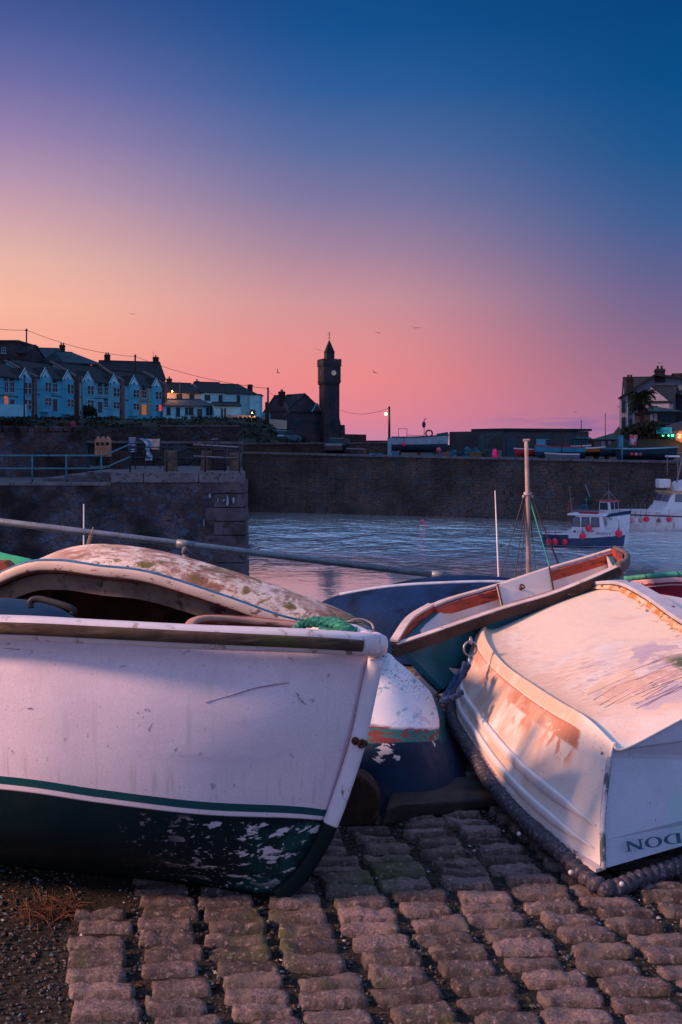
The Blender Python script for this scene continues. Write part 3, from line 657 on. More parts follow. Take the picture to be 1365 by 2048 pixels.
# ================================================================= worn upturned boat in the middle
t = thing('upturned_worn_boat', 'upturned boat with scraped white bottom and dark blue sides in the gap', 'boat', (.1, 4.4, 0))
Fn = [
 [W(990, 1560, 4.8), W(948, 1622, 4.25), W(850, 1640, 4.03), W(700, 1650, 4.05), W(500, 1660, 4.2)],
 [W(897, 1452, 4.9), W(874, 1482, 4.3), W(800, 1488, 4.08), W(700, 1492, 4.12), W(500, 1496, 4.3)],
 [W(890, 1425, 4.95), W(874, 1432, 4.5), W(800, 1422, 4.28), W(700, 1402, 4.32), W(500, 1390, 4.5)],
 [W(872, 1398, 5.0), W(856, 1378, 4.8), W(800, 1326, 4.68), W(742, 1298, 4.75), W(500, 1270, 5.0)],
 [XZ(872, .06, 5.15), XZ(850, .10, 5.15), XZ(800, .2, 5.15), XZ(740, .3, 5.2), XZ(520, .4, 5.3)],
 [XZ(872, .02, 5.25), XZ(850, .02, 5.25), XZ(800, .02, 5.3), XZ(760, .03, 5.3), XZ(520, .03, 5.5)]]
m_worn = mat('worn_bottom', (.006, .022, .062), .7, .2, 6, [
    ((.68, .67, .78), 4, 0, .01, 2, None, (None, (1.38, 1.62, 9, 10))),
    ((.02, .13, .13), 3, 0, .01, 2, None, (None, (1.04, 1.06, 1.40, 1.5))),
    ((.16, .035, .04), 24, .48, .56, 7, (.4, 1, 3), (None, (1.03, 1.06, 1.45, 1.6))),
    ((.12, .32, .44), 13, .52, .68, 8, (1.3, .5, 3), (None, (1.5, 1.7, 9, 10))),
    ((.66, .66, .76), 22, .5, .58, 9, (1.2, .5, 3), (None, (1.5, 1.7, 9, 10))),
    ((.30, .05, .14), 4, .50, .62, 7, None, ((.2, .25, .33, .45), (1.6, 1.8, 2.6, 2.9))),
    ((.012, .075, .11), 3, 0, .01, 2, None, ((-.1, -.05, .222, .232), (.9, 1.0, 9, 10))), ((.3, .4, .5), 40, .62, .66, 5, (1, 1, .5), ((-.1, -.05, .3, .35), (1.0, 1.1, 9, 10))),
    ((.10, .10, .14), 60, .56, .64, 4, (1, 1, 2), (None, (2.2, 2.5, 9, 10))),
    ((.55, .52, .6), 9, .60, .62, 5, (.8, 1, 1.5), (None, (.70, .8, 1.0, 1.1))),
    ((.06, .03, .03), 8, .55, .7, 7, None, (None, (-1, 0, .3, .6)))], bump=(50, .4, .004), spec=.15)
hf = hull(Fn, 30, 8, sharp=(1, 4), end0=False)
o = hf.build('hull', m_worn, t, smooth=True, world=True)
t = thing('old_tyre', 'dark brown rotten timber round leaning between the dinghy and the blue hull', 'timber', tuple(XZ(705, 0, 3.85))); t.name = 'rotten_log'
lg = MB(); cc = W(712, 1612, 3.88); nn = 26; poly = []
for i in range(nn):
    a = 2*math.pi*i/nn; rr_ = .115*(1+.07*noise.noise(Vector((math.cos(a)*2, math.sin(a)*2, 0)))); poly.append(cc+Vector((math.cos(a)*rr_*.85, 0, math.sin(a)*rr_)))
lg.prism(poly, (0, .12, 0)); lg.build('log', mat('rotten_wood', (.035, .018, .014), .9, .6, 8, [((.09, .04, .03), 20, .55, .7)], bump=(30, .9, .015)), t, world=True, bevel=.012)
t = thing('granite_block', 'long grey granite block under the middle blue hull', 'stone block', tuple(XZ(870, 0, 3.95)))
gb = MB(); gb.prism([XZ(764, 0, 3.87)+Vector((0, 0, .002)), XZ(772, .075, 3.87), XZ(800, .080, 3.88), XZ(880, .062, 3.97), XZ(960, .045, 4.05), XZ(1000, .03, 4.1), XZ(1005, .002, 4.1)], (.05, .3, 0)); gb.build('block', mat('block_granite', (.03, .024, .027), .85, .4, 10, bump=(30, .7, .01)), t, world=True, bevel=.012)

# ================================================================= big white upturned dinghy on the right
t = thing('upturned_white_dinghy', 'large white upturned dinghy with peeling bottom and rope fender, on the right', 'boat', (1.2, 4.4, 0))
EG = [W(1206, 1738, 3.32), W(1130, 1690, 3.5), W(1060, 1630, 3.75), W(1000, 1565, 4.05), W(950, 1490, 4.45), W(917, 1435, 4.85), W(918, 1395, 5.2), W(955, 1350, 5.7)]
EC = [W(1219, 1516, 3.45), W(1160, 1459, 3.66), W(1103, 1425, 3.93), W(1048, 1388, 4.27), W(988, 1338, 4.75), W(955, 1294, 5.1), W(953, 1262, 5.4), W(978, 1243, 5.72)]
EV = [W(1250, 1497, 3.46), W(1197, 1446, 3.66), W(1150, 1416, 3.88), W(1100, 1384, 4.17), W(1037, 1344, 4.55), W(1002, 1298, 4.93), W(992, 1262, 5.3), W(1012, 1238, 5.72)]
EK = [W(1538, 1361, 3.74), W(1490, 1325, 3.95), W(1440, 1297, 4.22), W(1400, 1272, 4.5), W(1355, 1244, 4.85), W(1300, 1205, 5.3), W(1240, 1177, 5.65), W(1165, 1180, 5.95)]
# let the side swell a little between gunwale and turn
def midc(a, b, f, push): return [p.lerp(q, f)+Vector((-push, -push*.35, 0)) for p, q in zip(a, b)]
ES = midc(EG, EC, .5, .012)
ER = [p.lerp(q, .5)+Vector((-.010, 0, .034)) for p, q in zip(EC, EV)]    # rounded shoulder
EP = [p.lerp(q, .5)+Vector((0, 0, .012)) for p, q in zip(EV, EK)]
def mir(c): return [Vector((2*k.x-p.x, 2*k.y-p.y, p.z)) for p, k in zip(c, EK)]
rows = [EG, ES, EC, ER, EV, EP, EK, mir(EP), mir(EV), mir(ER), mir(EC), mir(ES), mir(EG)]
m_ew = mat('gelcoat_worn', (.70, .62, .61), .5, .05, 4, [
    ((.68, .48, .39), 3, .36, .62, 5, (1, 1, 1), ((-.1, .1, 3, 4), (3.9, 4.1, 5.9, 6.1))),
    ((.76, .60, .50), 2.6, .38, .52, 4, None, ((.3, .45, 3, 4), (4.2, 4.5, 5.9, 6.1))),
    ((.60, .44, .36), 4, .2, .5, 6, (2, 2, 1), ((.12, .2, 3, 4), (2.0, 2.1, 4.0, 4.3))),
    ((.54, .40, .34), 26, .50, .66, 5, (.8, 2.0, 1), ((.10, .2, .9, 1), (2.0, 2.1, 4.1, 4.8))),
    ((.56, .36, .27), 28, .50, .66, 4, (.4, 3, 1), ((.16, .24, .5, .62), (3.9, 4.2, 4.7, 5.2))),
    ((.50, .40, .46), 5, .52, .545, 2, (1, 1, 1), ((.02, .12, .45, .55), (4.3, 4.5, 5.8, 5.95))),
    ((.34, .25, .36), 30, .585, .62, 3, (.12, 4, 1), ((.08, .2, .45, .55), (4.5, 4.7, 5.8, 5.95))),
    ((.09, .09, .04), 9, .42, .52, 8, (1, 1, 1), ((.04, .12, .3, .4), (5.2, 5.4, 5.95, 6.1))),
    ((.09, .07, .05), 22, .54, .64, 7, (1, 1, 1), ((.04, .1, .7, .8), (5.72, 5.88, 5.97, 6.05))),
    ((.44, .18, .12), 12, .36, .46, 8, (1, 1, 1.6), ((.13, .145, 2, 3), (1.62, 1.68, 1.99, 2.0))),
    ((.46, .19, .12), 6.5, .52, .56, 8, (1.4, 1.4, .7), ((.13, .18, .75, .85), (1.15, 1.5, 1.99, 2.0))),
    ((.60, .40, .33), 5, .30, .62, 5, (1.5, 1.5, .5), ((.12, .4, 2, 3), (-.1, 0, 1.9, 2.0))),
    ((.10, .09, .16), 30, .585, .62, 6, None, ((-.1, -.05, .05, .09), (1.0, 1.9, 2.3, 2.6))),
    ((.25, .22, .30), 110, .67, .71, 3)], bump=(60, .22, .004), spec=.35, fine=.05)
he = hull(rows, 60, 6, sharp=(2, 6, 10), end0=False, end1=True)
o = he.build('hull', m_ew, t, smooth=True, world=True)
# transom
g0 = he.grid[0]; tm = MB(); tm.add([p.copy() for p in g0], [list(range(len(g0)))])
m_tr = mat('transom_white_shade', (.44, .46, .62), .5, .08, 3, [((.52, .47, .58), 3, .5, .7), ((.14, .13, .22), 70, .66, .70, 4), ((.22, .24, .36), 160, .66, .70, 2), ((.36, .5, .6), 4, .55, .7)], spec=.35, fine=.08)  # white transom, its bluish shade put into the colour
tm.build('transom', m_tr, t, world=True)
# seam bead down the transom corner
cr_ = [g0[0], g0[3], g0[6], g0[9], g0[12]]
sweep(curve([g0[0]+Vector((0, -.004, 0)), g0[6]+Vector((0, -.004, 0)), g0[12]+Vector((0, -.004, 0))], 20), ell(.010, .006, 8)).build('corner_bead', mat('bead_grey', (.33, .36, .46), .55, .3, 30, [((.05, .08, .10), 22, .52, .6, 6, (1, 1, .5)), ((.06, .35, .3), 40, .66, .7)]), t, smooth=True, world=True)
sweep([g0[k]+Vector((0, -.003, .002)) for k in range(12, 37)], ell(.007, .005, 8)).build('edge_bead', m_ew, t, smooth=True, world=True)
# strakes along the side
k_ = len(he.vs)
def iso(v, u0, u1, out=.0, n=50):
    pts = []
    for i in range(n+1):
        u = (u0+(u1-u0)*i/n)*60; i0 = min(int(u), 59); f = u-i0
        j = min(range(k_), key=lambda q: abs(he.vs[q]-v)); j2 = j+1 if he.vs[j] < v else j-1; fv = abs(v-he.vs[j])/(abs(he.vs[j2]-he.vs[j])+1e-9)
        a = he.grid[i0][j].lerp(he.grid[i0][j2], fv); b = he.grid[i0+1][j].lerp(he.grid[i0+1][j2], fv); pts.append(a.lerp(b, f)+Vector((-out, -out*.4, 0)))
    return pts
m_str = mat('strake_white', (.70, .65, .69), .4, .06, 6, [((.3, .25, .3), 60, .66, .7)])
tp_ = lambda s: min(1, .12+s*5)*min(1, .2+(1-s)*10)
sweep(iso(.70, .022, .99, .004), ell(.011, .021, 12, .6), scale=tp_).build('strake', m_str, t, smooth=True, world=True)
sweep(iso(.28, .03, .99, .004), ell(.011, .019, 12, .6), scale=tp_).build('strake', m_str, t, smooth=True, world=True)
gl = [p+Vector((-.010, -.006, 0)) for p in curve(EG, 70)]
sweep(gl, rect(.018, .006)).build('gunwale_flange', mat('flange', (.5, .4, .42), .6, .2, 8, [((.22, .10, .07), 18, .52, .62)]), t, world=True)
# faded repair patches and scored lines on the flat of the bottom
def surf(u, v, out=.0015):
    i0 = min(int(u*60), 59); f = u*60-i0; j = max(q for q in range(k_) if he.vs[q] <= v+1e-9); j2 = min(j+1, k_-1); fv = (v-he.vs[j])/max(1e-9, he.vs[j2]-he.vs[j])
    a = he.grid[i0][j].lerp(he.grid[i0][j2], fv); b = he.grid[i0+1][j].lerp(he.grid[i0+1][j2], fv); return a.lerp(b, f)+Vector((0, 0, out))
for u0_, u1_, v0_, v1_, c_ in ((.20, .31, 4.42, 4.86, (.60, .40, .33)), (.19, .29, 4.92, 5.30, (.58, .37, .33)), (.15, .24, 5.34, 5.72, (.56, .36, .34)), (.33, .37, 4.3, 4.9, (.64, .47, .38))):
    q = MB()
    for a in range(7):
        for b in range(7): q.v.append(surf(u0_+(u1_-u0_)*a/6+.003*noise.noise(Vector((a*2.1, b*1.7, u0_*9))), v0_+(v1_-v0_)*b/6+.02*noise.noise(Vector((a*1.3, b*2.7, v0_*9))), .0012))
    for a in range(6):
        for b in range(6): k2 = a*7+b; q.f.append([k2, k2+1, k2+8, k2+7])
    q.build('repair_patch', mat('patch_%d' % int(u0_*100), c_, .7, .12, 12, [((.70, .60, .58), 30, .55, .66, 5)]), t, smooth=True, world=True)
rs_ = random.Random(12)
for k3 in range(26):
    u_ = rs_.uniform(.12, .36); va = rs_.uniform(4.25, 5.2); vb = min(5.85, va+rs_.uniform(.2, .8)); du = rs_.uniform(-.02, .02)
    sweep([surf(u_+du*q/8+.0015*noise.noise(Vector((q, k3, 0))), va+(vb-va)*q/8, .0016) for q in range(9)], rect(.0009, .0005)).build('score_line', mat('score_violet', (.30, .22, .30), .7, .3, 40), t, world=True)
# keel
kc = curve([p+Vector((0, 0, .022)) for p in EK], 60)
sweep([p+Vector((.012, 0, .012)) for p in kc], rect(.046, .010)).build('keel_band', mat('keel_grey', (.40, .40, .50), .5, .12, 8, [((.12, .1, .13), 70, .66, .7)]), t, world=True, bevel=.004)
sweep([p+Vector((.014, 0, -.012)) for p in kc], rect(.036, .016)).build('keel', mat('keel_wood', (.16, .055, .04), .8, .4, 10, [((.55, .42, .38), 14, .54, .6, 6, (1, .4, 1)), ((.05, .02, .02), 25, .55, .65)], bump=(40, .6, .004)), t, world=True)
rag = MB(); n_ = 90; base = curve([p+Vector((0, 0, .004)) for p in EK], n_)
for i in range(n_+1):
    p = base[i]; wv = .03+.022*noise.noise(Vector((i*.45, 0, 0)))+.010*noise.noise(Vector((i*1.7, 3, 0))); rag.v += [p+Vector((-.02, 0, .012)), p+Vector((-.02-wv*.5, -.006, .013)), p+Vector((-.02-wv, -.01, -.006+.004*noise.noise(Vector((i*.8, 5, 0)))))]
for i in range(n_):
    for j in range(2): a = i*3+j; rag.f.append([a, a+1, a+4, a+3])
o = rag.build('torn_glassfibre', mat('torn_fibre', (.62, .42, .32), .8, .2, 10, [((.50, .20, .05), 12, .48, .58, 6), ((.14, .05, .03), 30, .56, .64)], bump=(90, .8, .006)), t, smooth=True, world=True); o.modifiers.new('thickness', 'SOLIDIFY').thickness = .006
for u_ in (.18, .42, .62, .84):
    q = kc[int(u_*60)]+Vector((.02, 0, .025)); MB().lathe(q, [(.0, 0), (.008, 0), (.007, .003), (.0, .004)], 10).build('screw_head', m_rust, t, world=True)
# rope fender all round the gunwale
m_fr = mat('tarred_rope', (.032, .028, .045), .6, .3, 30, [((.12, .11, .16), 90, .52, .65)], bump=(220, .6, .002), spec=.4)
far_ = mir(EG)[0]
fp = [Vector((far_.x, far_.y-.045, .04)), Vector((g0[0].lerp(far_, .4).x, g0[0].lerp(far_, .4).y-.04, .034)), Vector((g0[0].lerp(far_, .1).x, g0[0].lerp(far_, .1).y-.045, .03)), Vector((g0[0].x-.012, g0[0].y-.045, .034))]+[p+Vector((-.030, -.022, -.008)) for p in EG[1:]]
rope(curve(fp, 160), .031, 1, .036, .003, 16, .42, p=.55).build('rope_fender', m_fr, t, smooth=True, world=True)
for px, py, Y in ((1038, 1668, 3.6), (1142, 1745, 3.22), (1244, 1768, 3.12)):
    MB().ball(W(px, py, Y), .0085, 12, 8).build('rivet', mat('rivet_pale', (.5, .45, .48), .4, .1, metal=.3), t, smooth=True, world=True)
# name on the transom, upside down: ...DON
pa, pb_, pc_ = g0[0], g0[12], EK[0]
nt_ = (pb_-pa).cross(pc_-pa).normalized(); nt_ = -nt_ if nt_.y > 0 else nt_
def hit(px, py):
    dr = Vector(((px-CX)/F, 1, -(py-HY)/F)); o_ = Vector((0, 0, H)); k = (pa-o_).dot(nt_)/dr.dot(nt_); return o_+dr*k
q0, q1, q2 = hit(1252, 1704), hit(1365, 1685), hit(1254, 1684)
e1 = (q1-q0).normalized(); e2 = (q2-q0); e2 = (e2-e1*e2.dot(e1)).normalized()
def P2(x, y): return q0+e1*x+e2*y+nt_*.0025
hgt = (q2-q0).length*1.02; sc_ = hgt; KX = 36/(1.08*sc_*113/(q1-q0).length)
m_let = mat('letter_navy', (.012, .06, .12), .5, .2, 30)
def glyph(polys, quads=None, x0=0, wd=1):
    mb = MB()
    for pl in polys:  # rotated by half a turn
        mb.prism([P2((x0+(wd-x)*sc_)*KX, (1-y)*sc_) for x, y in pl], nt_*.001)
    return mb
N_poly = [[(0, 0), (.34, 0), (.34, .07), (.24, .09), (.24, .70), (.82, 0), (.96, 0), (.96, .91), (1.08, .93), (1.08, 1), (.72, 1), (.72, .93), (.84, .91), (.84, .33), (.30, 1), (0, 1), (0, .93), (.11, .90), (.11, .09), (0, .07)]]
def ring(outer, inner, x0, wd):
    mb = MB(); n = len(outer); a = [P2((x0+(wd-x)*sc_)*KX, (1-y)*sc_) for x, y in outer]; b = [P2((x0+(wd-x)*sc_)*KX, (1-y)*sc_) for x, y in inner]
    mb.add(a+b, [[i, (i+1) % n, n+(i+1) % n, n+i] for i in range(n)]); return mb
def gl_build(mb, nm='letter'): mb.build(nm, m_let, t, world=True).modifiers.new('thickness', 'SOLIDIFY').thickness = .001
xs = 0
glyph(N_poly, x0=0, wd=1.08).build('letter', m_let, t, world=True)
el_o = [(.52+.52*math.cos(a), .5+.52*math.sin(a)) for a in [2*math.pi*i/32 for i in range(32)]]; el_i = [(.52+.30*math.cos(a), .5+.44*math.sin(a)) for a in [2*math.pi*i/32 for i in range(32)]]
gl_build(ring(el_o, el_i, 1.16*sc_, 1.04))
do, di = [], []
for i in range(32):
    a = 2*math.pi*i/32; c, s = math.cos(a), math.sin(a)
    if c >= 0: do.append((.42+.60*c, .5+.5*s)); di.append((.42+.36*c, .5+.42*s))
    else: y = .5+.5*max(-1, min(1, s*1.5)); do.append((.0 if c < -.4 else .42*(1+c/.4), y)); di.append((.26 if c < -.4 else .26+.16*(1+c/.4), .5+.42*max(-1, min(1, s*1.5))))
gl_build(ring(do, di, 2.30*sc_, 1.02))
el2 = 3.42*sc_
gl_build(ring([(a, b) for a, b in el_o], el_i, el2+1.2*sc_, 1.04))
glyph(N_poly, x0=el2, wd=1.08).build('letter', m_let, t, world=True)

# ================================================================= chain and shackle between the boats
m_steel = mat('dull_steel', (.28, .28, .33), .4, .2, 20, metal=.8)
t = thing('mooring_chain', 'steel ring and dark chain hanging under the teal dinghy rail', 'chain', tuple(W(940, 1300, 4.75)))
ch = MB(); ch.torus(W(941, 1297, 4.8), .034, .005, (.3, -1, .1), 26, 8); ch.build('ring', m_steel, t, smooth=True, world=True)
ch = MB(); ch.torus(W(942, 1281, 4.8), .014, .006, (1, -.3, .1), 16, 8); ch.build('shackle', m_steel, t, smooth=True, world=True)
cp = curve([W(943, 1313, 4.8), W(934, 1340, 4.72), W(915, 1366, 4.6), W(893, 1392, 4.5)], 10)
for i in range(10):
    a, b = cp[i], cp[i+1]; d_ = b-a; mdl = (a+b)/2; l = d_.length*.62; u = d_.normalized(); s_ = u.cross(Vector((0, 1, 0))).normalized()
    if i % 2: s_ = u.cross(s_)
    pts = [mdl+u*l*math.cos(q)+s_*l*.42*math.sin(q) for q in [2*math.pi*k/16 for k in range(17)]]
    MB().tube(pts, .006, 8, cap=False).build('chain_link', m_steel if i < 3 else mat('tarred_chain', (.03, .035, .06), .6, .3, 20, metal=.4), t, smooth=True, world=True)
t = thing('blue_rope', 'dark blue rope knotted around the chain above the rope fender', 'rope', tuple(W(905, 1385, 4.5)))
m_brope = mat('navy_rope', (.012, .03, .09), .8, .3, 60, [((.04, .09, .2), 70, .55, .65)])
rope(curve([W(938, 1330, 4.66), W(915, 1352, 4.58), W(898, 1380, 4.5), W(888, 1396, 4.45), W(905, 1396, 4.42), W(925, 1384, 4.45)], 30), .014, 3, .05, .006, 14, .35).build('rope', m_brope, t, smooth=True, world=True)
rope(curve([W(930, 1325, 4.62), W(920, 1360, 4.55), W(905, 1380, 4.5), W(893, 1402, 4.4), (W(880, 1402, 4.4))], 30), .012, 3, .05, .006, 14, .35).build('rope', m_brope, t, smooth=True, world=True)

# ================================================================= red boat on the right
t = thing('red_boat', 'crimson rowing boat with pink gunwale and green rope at the right edge', 'boat', tuple(XZ(1400, 0, 6.9)))
RN = [W(1248, 1163, 6.7), W(1300, 1158, 6.6), W(1365, 1155, 6.55), W(1480, 1168, 6.6), W(1600, 1180, 6.9)]
RB = [p+Vector((.08, .06, -.22)) for p in RN]; RK = [p+Vector((.1, .5, -.42)) for p in RN]
RF = [p+Vector((.02, .95, -.16)) for p in RN]; RF[0] = RN[0]+Vector((.05, .1, 0)); RFB = [p+Vector((.05, -.1, -.25)) for p in RF]
o = hull([RN, RB, RK, RFB, RF], 30, 6, end1=True).build('hull', mat('crimson', (.34, .006, .04), .45, .2, 5, [((.1, .004, .02), 3, .5, .7)], spec=.4), t, smooth=True, world=True); solid(o, .02, -1, mat('crimson_in', (.35, .25, .25), .6))
rg = curve(RN, 30)
sweep([p+Vector((0, -.03, -.022)) for p in rg], rect(.012, .026)).build('gunwale', mat('pink_white', (.62, .34, .38), .5, .12, 10, [((.2, .05, .06), 30, .6, .66)]), t, world=True, bevel=.004)
sweep([p+Vector((0, -.045, -.03)) for p in rg], rect(.003, .006)).build('gunwale_groove', mat('groove', (.15, .02, .03), .6), t, world=True)
rope([p+Vector((0, -.02, .022)) for p in rg], .017, 3, .12, .01, 12, .2).build('green_edging', mat('edging_green', (.04, .28, .20), .6, .25, 12), t, smooth=True, world=True)
for k in (6, 14): MB().torus(rg[k]+Vector((0, -.02, .018)), .021, .004, (1, 0, .2), 14, 6).build('lashing', mat('dark_trim', (.02, .05, .04), .6), t, world=True)
t = thing('white_boat', 'white painted hull corner low at the right edge below the red boat', 'boat', tuple(XZ(1400, 0, 6.1)))
wn_ = [W(1305, 1206, 6.25), W(1335, 1206, 6.15), W(1400, 1212, 6.05), W(1560, 1230, 6.0)]
hull([[Vector((p.x, p.y-.12, .03)) for p in wn_], [p+Vector((0, -.05, -.03)) for p in wn_], wn_, [p+Vector((.05, .2, -.05)) for p in wn_], [Vector((p.x+.05, p.y+.5, .03)) for p in wn_]], 20, 5, sharp=(1,), end0=True, end1=True).build('hull', m_win, t, smooth=True, world=True)
# ================================================================= water
WZ = -4.5
def water_mat():
    m = bpy.data.materials.new('harbour_water'); m.use_nodes = True; t = m.node_tree; N = t.nodes; K = t.links.new
    b = N['Principled BSDF']; b.inputs['Base Color'].default_value = (.62, .62, .70, 1); b.inputs['Roughness'].default_value = .08; b.inputs['IOR'].default_value = 6.5; b.inputs['Specular IOR Level'].default_value = .8
    tc = N.new('ShaderNodeTexCoord')
    def nz(scale, st, det=3):
        mp = N.new('ShaderNodeMapping'); mp.inputs['Scale'].default_value = st; K(tc.outputs['Object'], mp.inputs[0])
        n = N.new('ShaderNodeTexNoise'); n.inputs['Scale'].default_value = scale; n.inputs['Detail'].default_value = det; n.inputs['Distortion'].default_value = .4; K(mp.outputs[0], n.inputs[0]); return n.outputs[0]
    a = nz(1.5, (1, 1, 1), 4); c = nz(.35, (1, .8, 1), 2); patch = nz(.07, (.8, 1.6, 1), 2)
    sp = N.new('ShaderNodeSeparateXYZ'); K(tc.outputs['Object'], sp.inputs[0])
    q = N.new('ShaderNodeMapRange'); K(sp.outputs[1], q.inputs[0]); q.inputs[1].default_value = 44; q.inputs[2].default_value = 56; q.inputs[3].default_value = .03; q.inputs[4].default_value = .85; q.interpolation_type = 'SMOOTHSTEP'
    pq = N.new('ShaderNodeMapRange'); K(patch, pq.inputs[0]); pq.inputs[1].default_value = .35; pq.inputs[2].default_value = .65; pq.inputs[3].default_value = .55; pq.inputs[4].default_value = 1.3
    st = N.new('ShaderNodeMath'); st.operation = 'MULTIPLY'; K(q.outputs[0], st.inputs[0]); K(pq.outputs[0], st.inputs[1])
    h = N.new('ShaderNodeMath'); h.operation = 'MULTIPLY_ADD'; K(c, h.inputs[0]); h.inputs[1].default_value = 2.6; K(a, h.inputs[2])
    bn = N.new('ShaderNodeBump'); bn.inputs['Distance'].default_value = .36; K(st.outputs[0], bn.inputs['Strength']); K(h.outputs[0], bn.inputs['Height']); K(bn.outputs[0], b.inputs['Normal'])
    return m
g = MB(); g.add([(-2500, 8.3, WZ), (2500, 8.3, WZ), (2500, 6000, WZ), (-2500, 6000, WZ)], [(0, 1, 2, 3)])
prop(g.build('water', water_mat()), kind='structure')
g = MB(); g.add([(-60, 8, -7), (120, 8, -7), (120, 140, -7), (-60, 140, -7)], [(0, 1, 2, 3)]); prop(g.build('sea_bed', m_soil), kind='structure')

# ================================================================= walls
m_rub = stone('rubble', (.03, .036, .055), (.055, .034, .036), (.042, .054, .085), (.018, .016, .022), 3.5, (1, 1, 1.35), .9, .05, .028, .8)
m_ash = stone('ashlar', (.05, .048, .07), (.085, .055, .055), (.06, .065, .085), (.014, .012, .016), 1.15, (1, 1, 2.0), .8, .08, .04, .6, brick=True, warp=.05)
m_pier = stone('pier_stone', (.055, .042, .046), (.088, .052, .046), (.048, .052, .068), (.020, .018, .022), 1.7, (1, 1, 2.4), .9, .08, .03, .42, brick=True, warp=.12)
def algae(m, z0, z1, col):
    """weed and damp below the tide line: a real zone of the wall"""
    t = m.node_tree; N = t.nodes; K = t.links.new; b = N['Principled BSDF']; src = b.inputs['Base Color'].links[0].from_socket
    tc = N.new('ShaderNodeTexCoord'); sp = N.new('ShaderNodeSeparateXYZ'); K(tc.outputs['Object'], sp.inputs[0]); nz = N.new('ShaderNodeTexNoise'); nz.inputs['Scale'].default_value = .8; nz.inputs['Detail'].default_value = 6; K(tc.outputs['Object'], nz.inputs[0])
    a = N.new('ShaderNodeMath'); a.operation = 'MULTIPLY_ADD'; K(nz.outputs[0], a.inputs[0]); a.inputs[1].default_value = 1.6; K(sp.outputs[2], a.inputs[2])
    q = N.new('ShaderNodeMapRange'); K(a.outputs[0], q.inputs[0]); q.inputs[1].default_value = z0+.8; q.inputs[2].default_value = z1+.8; q.inputs[3].default_value = 1; q.inputs[4].default_value = 0
    mx = N.new('ShaderNodeMix'); mx.data_type = 'RGBA'; K(q.outputs[0], mx.inputs[0]); K(src, mx.inputs[6]); mx.inputs[7].default_value = (*col, 1); K(mx.outputs[2], b.inputs['Base Color'])
algae(m_pier, -3.6, -2.2, (.006, .012, .014)); algae(m_rub, -4.3, -3.4, (.012, .012, .012))
m_cap = mat('coping', (.11, .10, .13), .8, .35, 3, [((.05, .035, .035), 6, .5, .65), ((.22, .19, .22), 12, .62, .72)], bump=(12, .6, .03))
m_flag = mat('flagstones', (.09, .08, .10), .8, .3, 1.5, [((.06, .05, .06), 3, .5, .7)], bump=(8, .5, .03))
def px2x(px, Y): return (px-CX)/F*Y
# jetty: high part to the right, sloping lower walk to the left
t = thing('stone_jetty', 'rubble stone jetty with squared granite corner, in front of the harbour mouth', 'jetty', (-9, 42, WZ))
YJ = 40.0; zt = .2; zl = -.2; xc = px2x(489, YJ); xs = px2x(222, YJ)
g = MB()
# main body with a slightly battered face
def batter(mb, x0, x1, y0, yb, z1, z0, bat, sk=0):
    """wall block; face leans back by bat over its height; right end follows the view line"""
    mb.add([(x0, y0-bat, z0), (x1+bat*.35, y0-bat, z0), (x1+bat*.35-sk*(yb-y0), yb, z0), (x0, yb, z0), (x0, y0, z1), (x1, y0, z1), (x1-sk*(yb-y0), yb, z1), (x0, yb, z1)],
           [(0, 1, 5, 4), (1, 2, 6, 5), (2, 3, 7, 6), (3, 0, 4, 7), (4, 5, 6, 7), (0, 3, 2, 1)])
batter(g, xs, xc-1.15, YJ, 84.5, zt-.42, -6.5, .28, .118)
g.build('wall', m_rub, t, world=True)
g = MB(); batter(g, -60, xs, YJ, 60, zl-.12, -6.5, .28); g.build('lower_wall', m_rub, t, world=True)
q = MB(); rj = random.Random(2); z = -5.6; k = 0
while z < zt-.44:
    h_ = .55; ln = 1.55 if k % 2 else 1.2; b = .28*(zt-z)/6.5
    q.add([(xc-ln, YJ-b-.03, z+.015), (xc+b*.4+.02+rj.uniform(0, .05), YJ-b-.03-rj.uniform(0, .03), z+.015), (xc+b*.4+.02, YJ+1.2, z+.015), (xc-ln, YJ+1.2, z+.015),
           (xc-ln, YJ-b-.03, z+h_-.01), (xc+b*.4+.02+rj.uniform(0, .04), YJ-b-.03, z+h_-.01), (xc+b*.4+.02, YJ+1.2, z+h_-.01), (xc-ln, YJ+1.2, z+h_-.01)], [(0, 1, 5, 4), (1, 2, 6, 5), (2, 3, 7, 6), (3, 0, 4, 7), (4, 5, 6, 7), (0, 3, 2, 1)])
    z += h_; k += 1
q.build('quoins', mat('quoin_granite', (.062, .050, .066), .85, .45, 1.3, [((.03, .022, .028), 3, .5, .65), ((.085, .06, .06), .8, .52, .7)], bump=(9, .8, .04)), t, world=True, bevel=.04)
q = MB(); x = xs
while x < xc-.05:
    l = min(rj.uniform(.9, 2.2), xc-x); q.bb(x+.012, x+l-.012, YJ-.06-rj.uniform(0, .03), YJ+.75, zt-.4, zt+rj.uniform(-.01, .015)); x += l
q.build('coping', m_cap, t, world=True, bevel=.03)
q = MB(); q.bb(-60, xs, YJ-.05, YJ+.55, zl-.12, zl); q.build('lower_coping', m_cap, t, world=True, bevel=.02)
g = MB(); g.add([(xs, YJ+.7, zt-.01), (xc-.05, YJ+.7, zt-.01), (xc-.118*44.5, 84.4, .3), (-40, 84.4, .3), (-40, 60, zt), (xs, 46, zt)], [(0, 1, 2, 3, 4, 5)]); g.build('paving', m_flag, t, world=True)
g = MB(); g.add([(-60, YJ+.5, zl-.004), (xs, YJ+.5, zl-.004), (xs, 46, zl-.004), (-60, 46, zl-.004)], [(0, 1, 2, 3)]); g.build('lower_paving', m_flag, t, world=True)
g = MB()
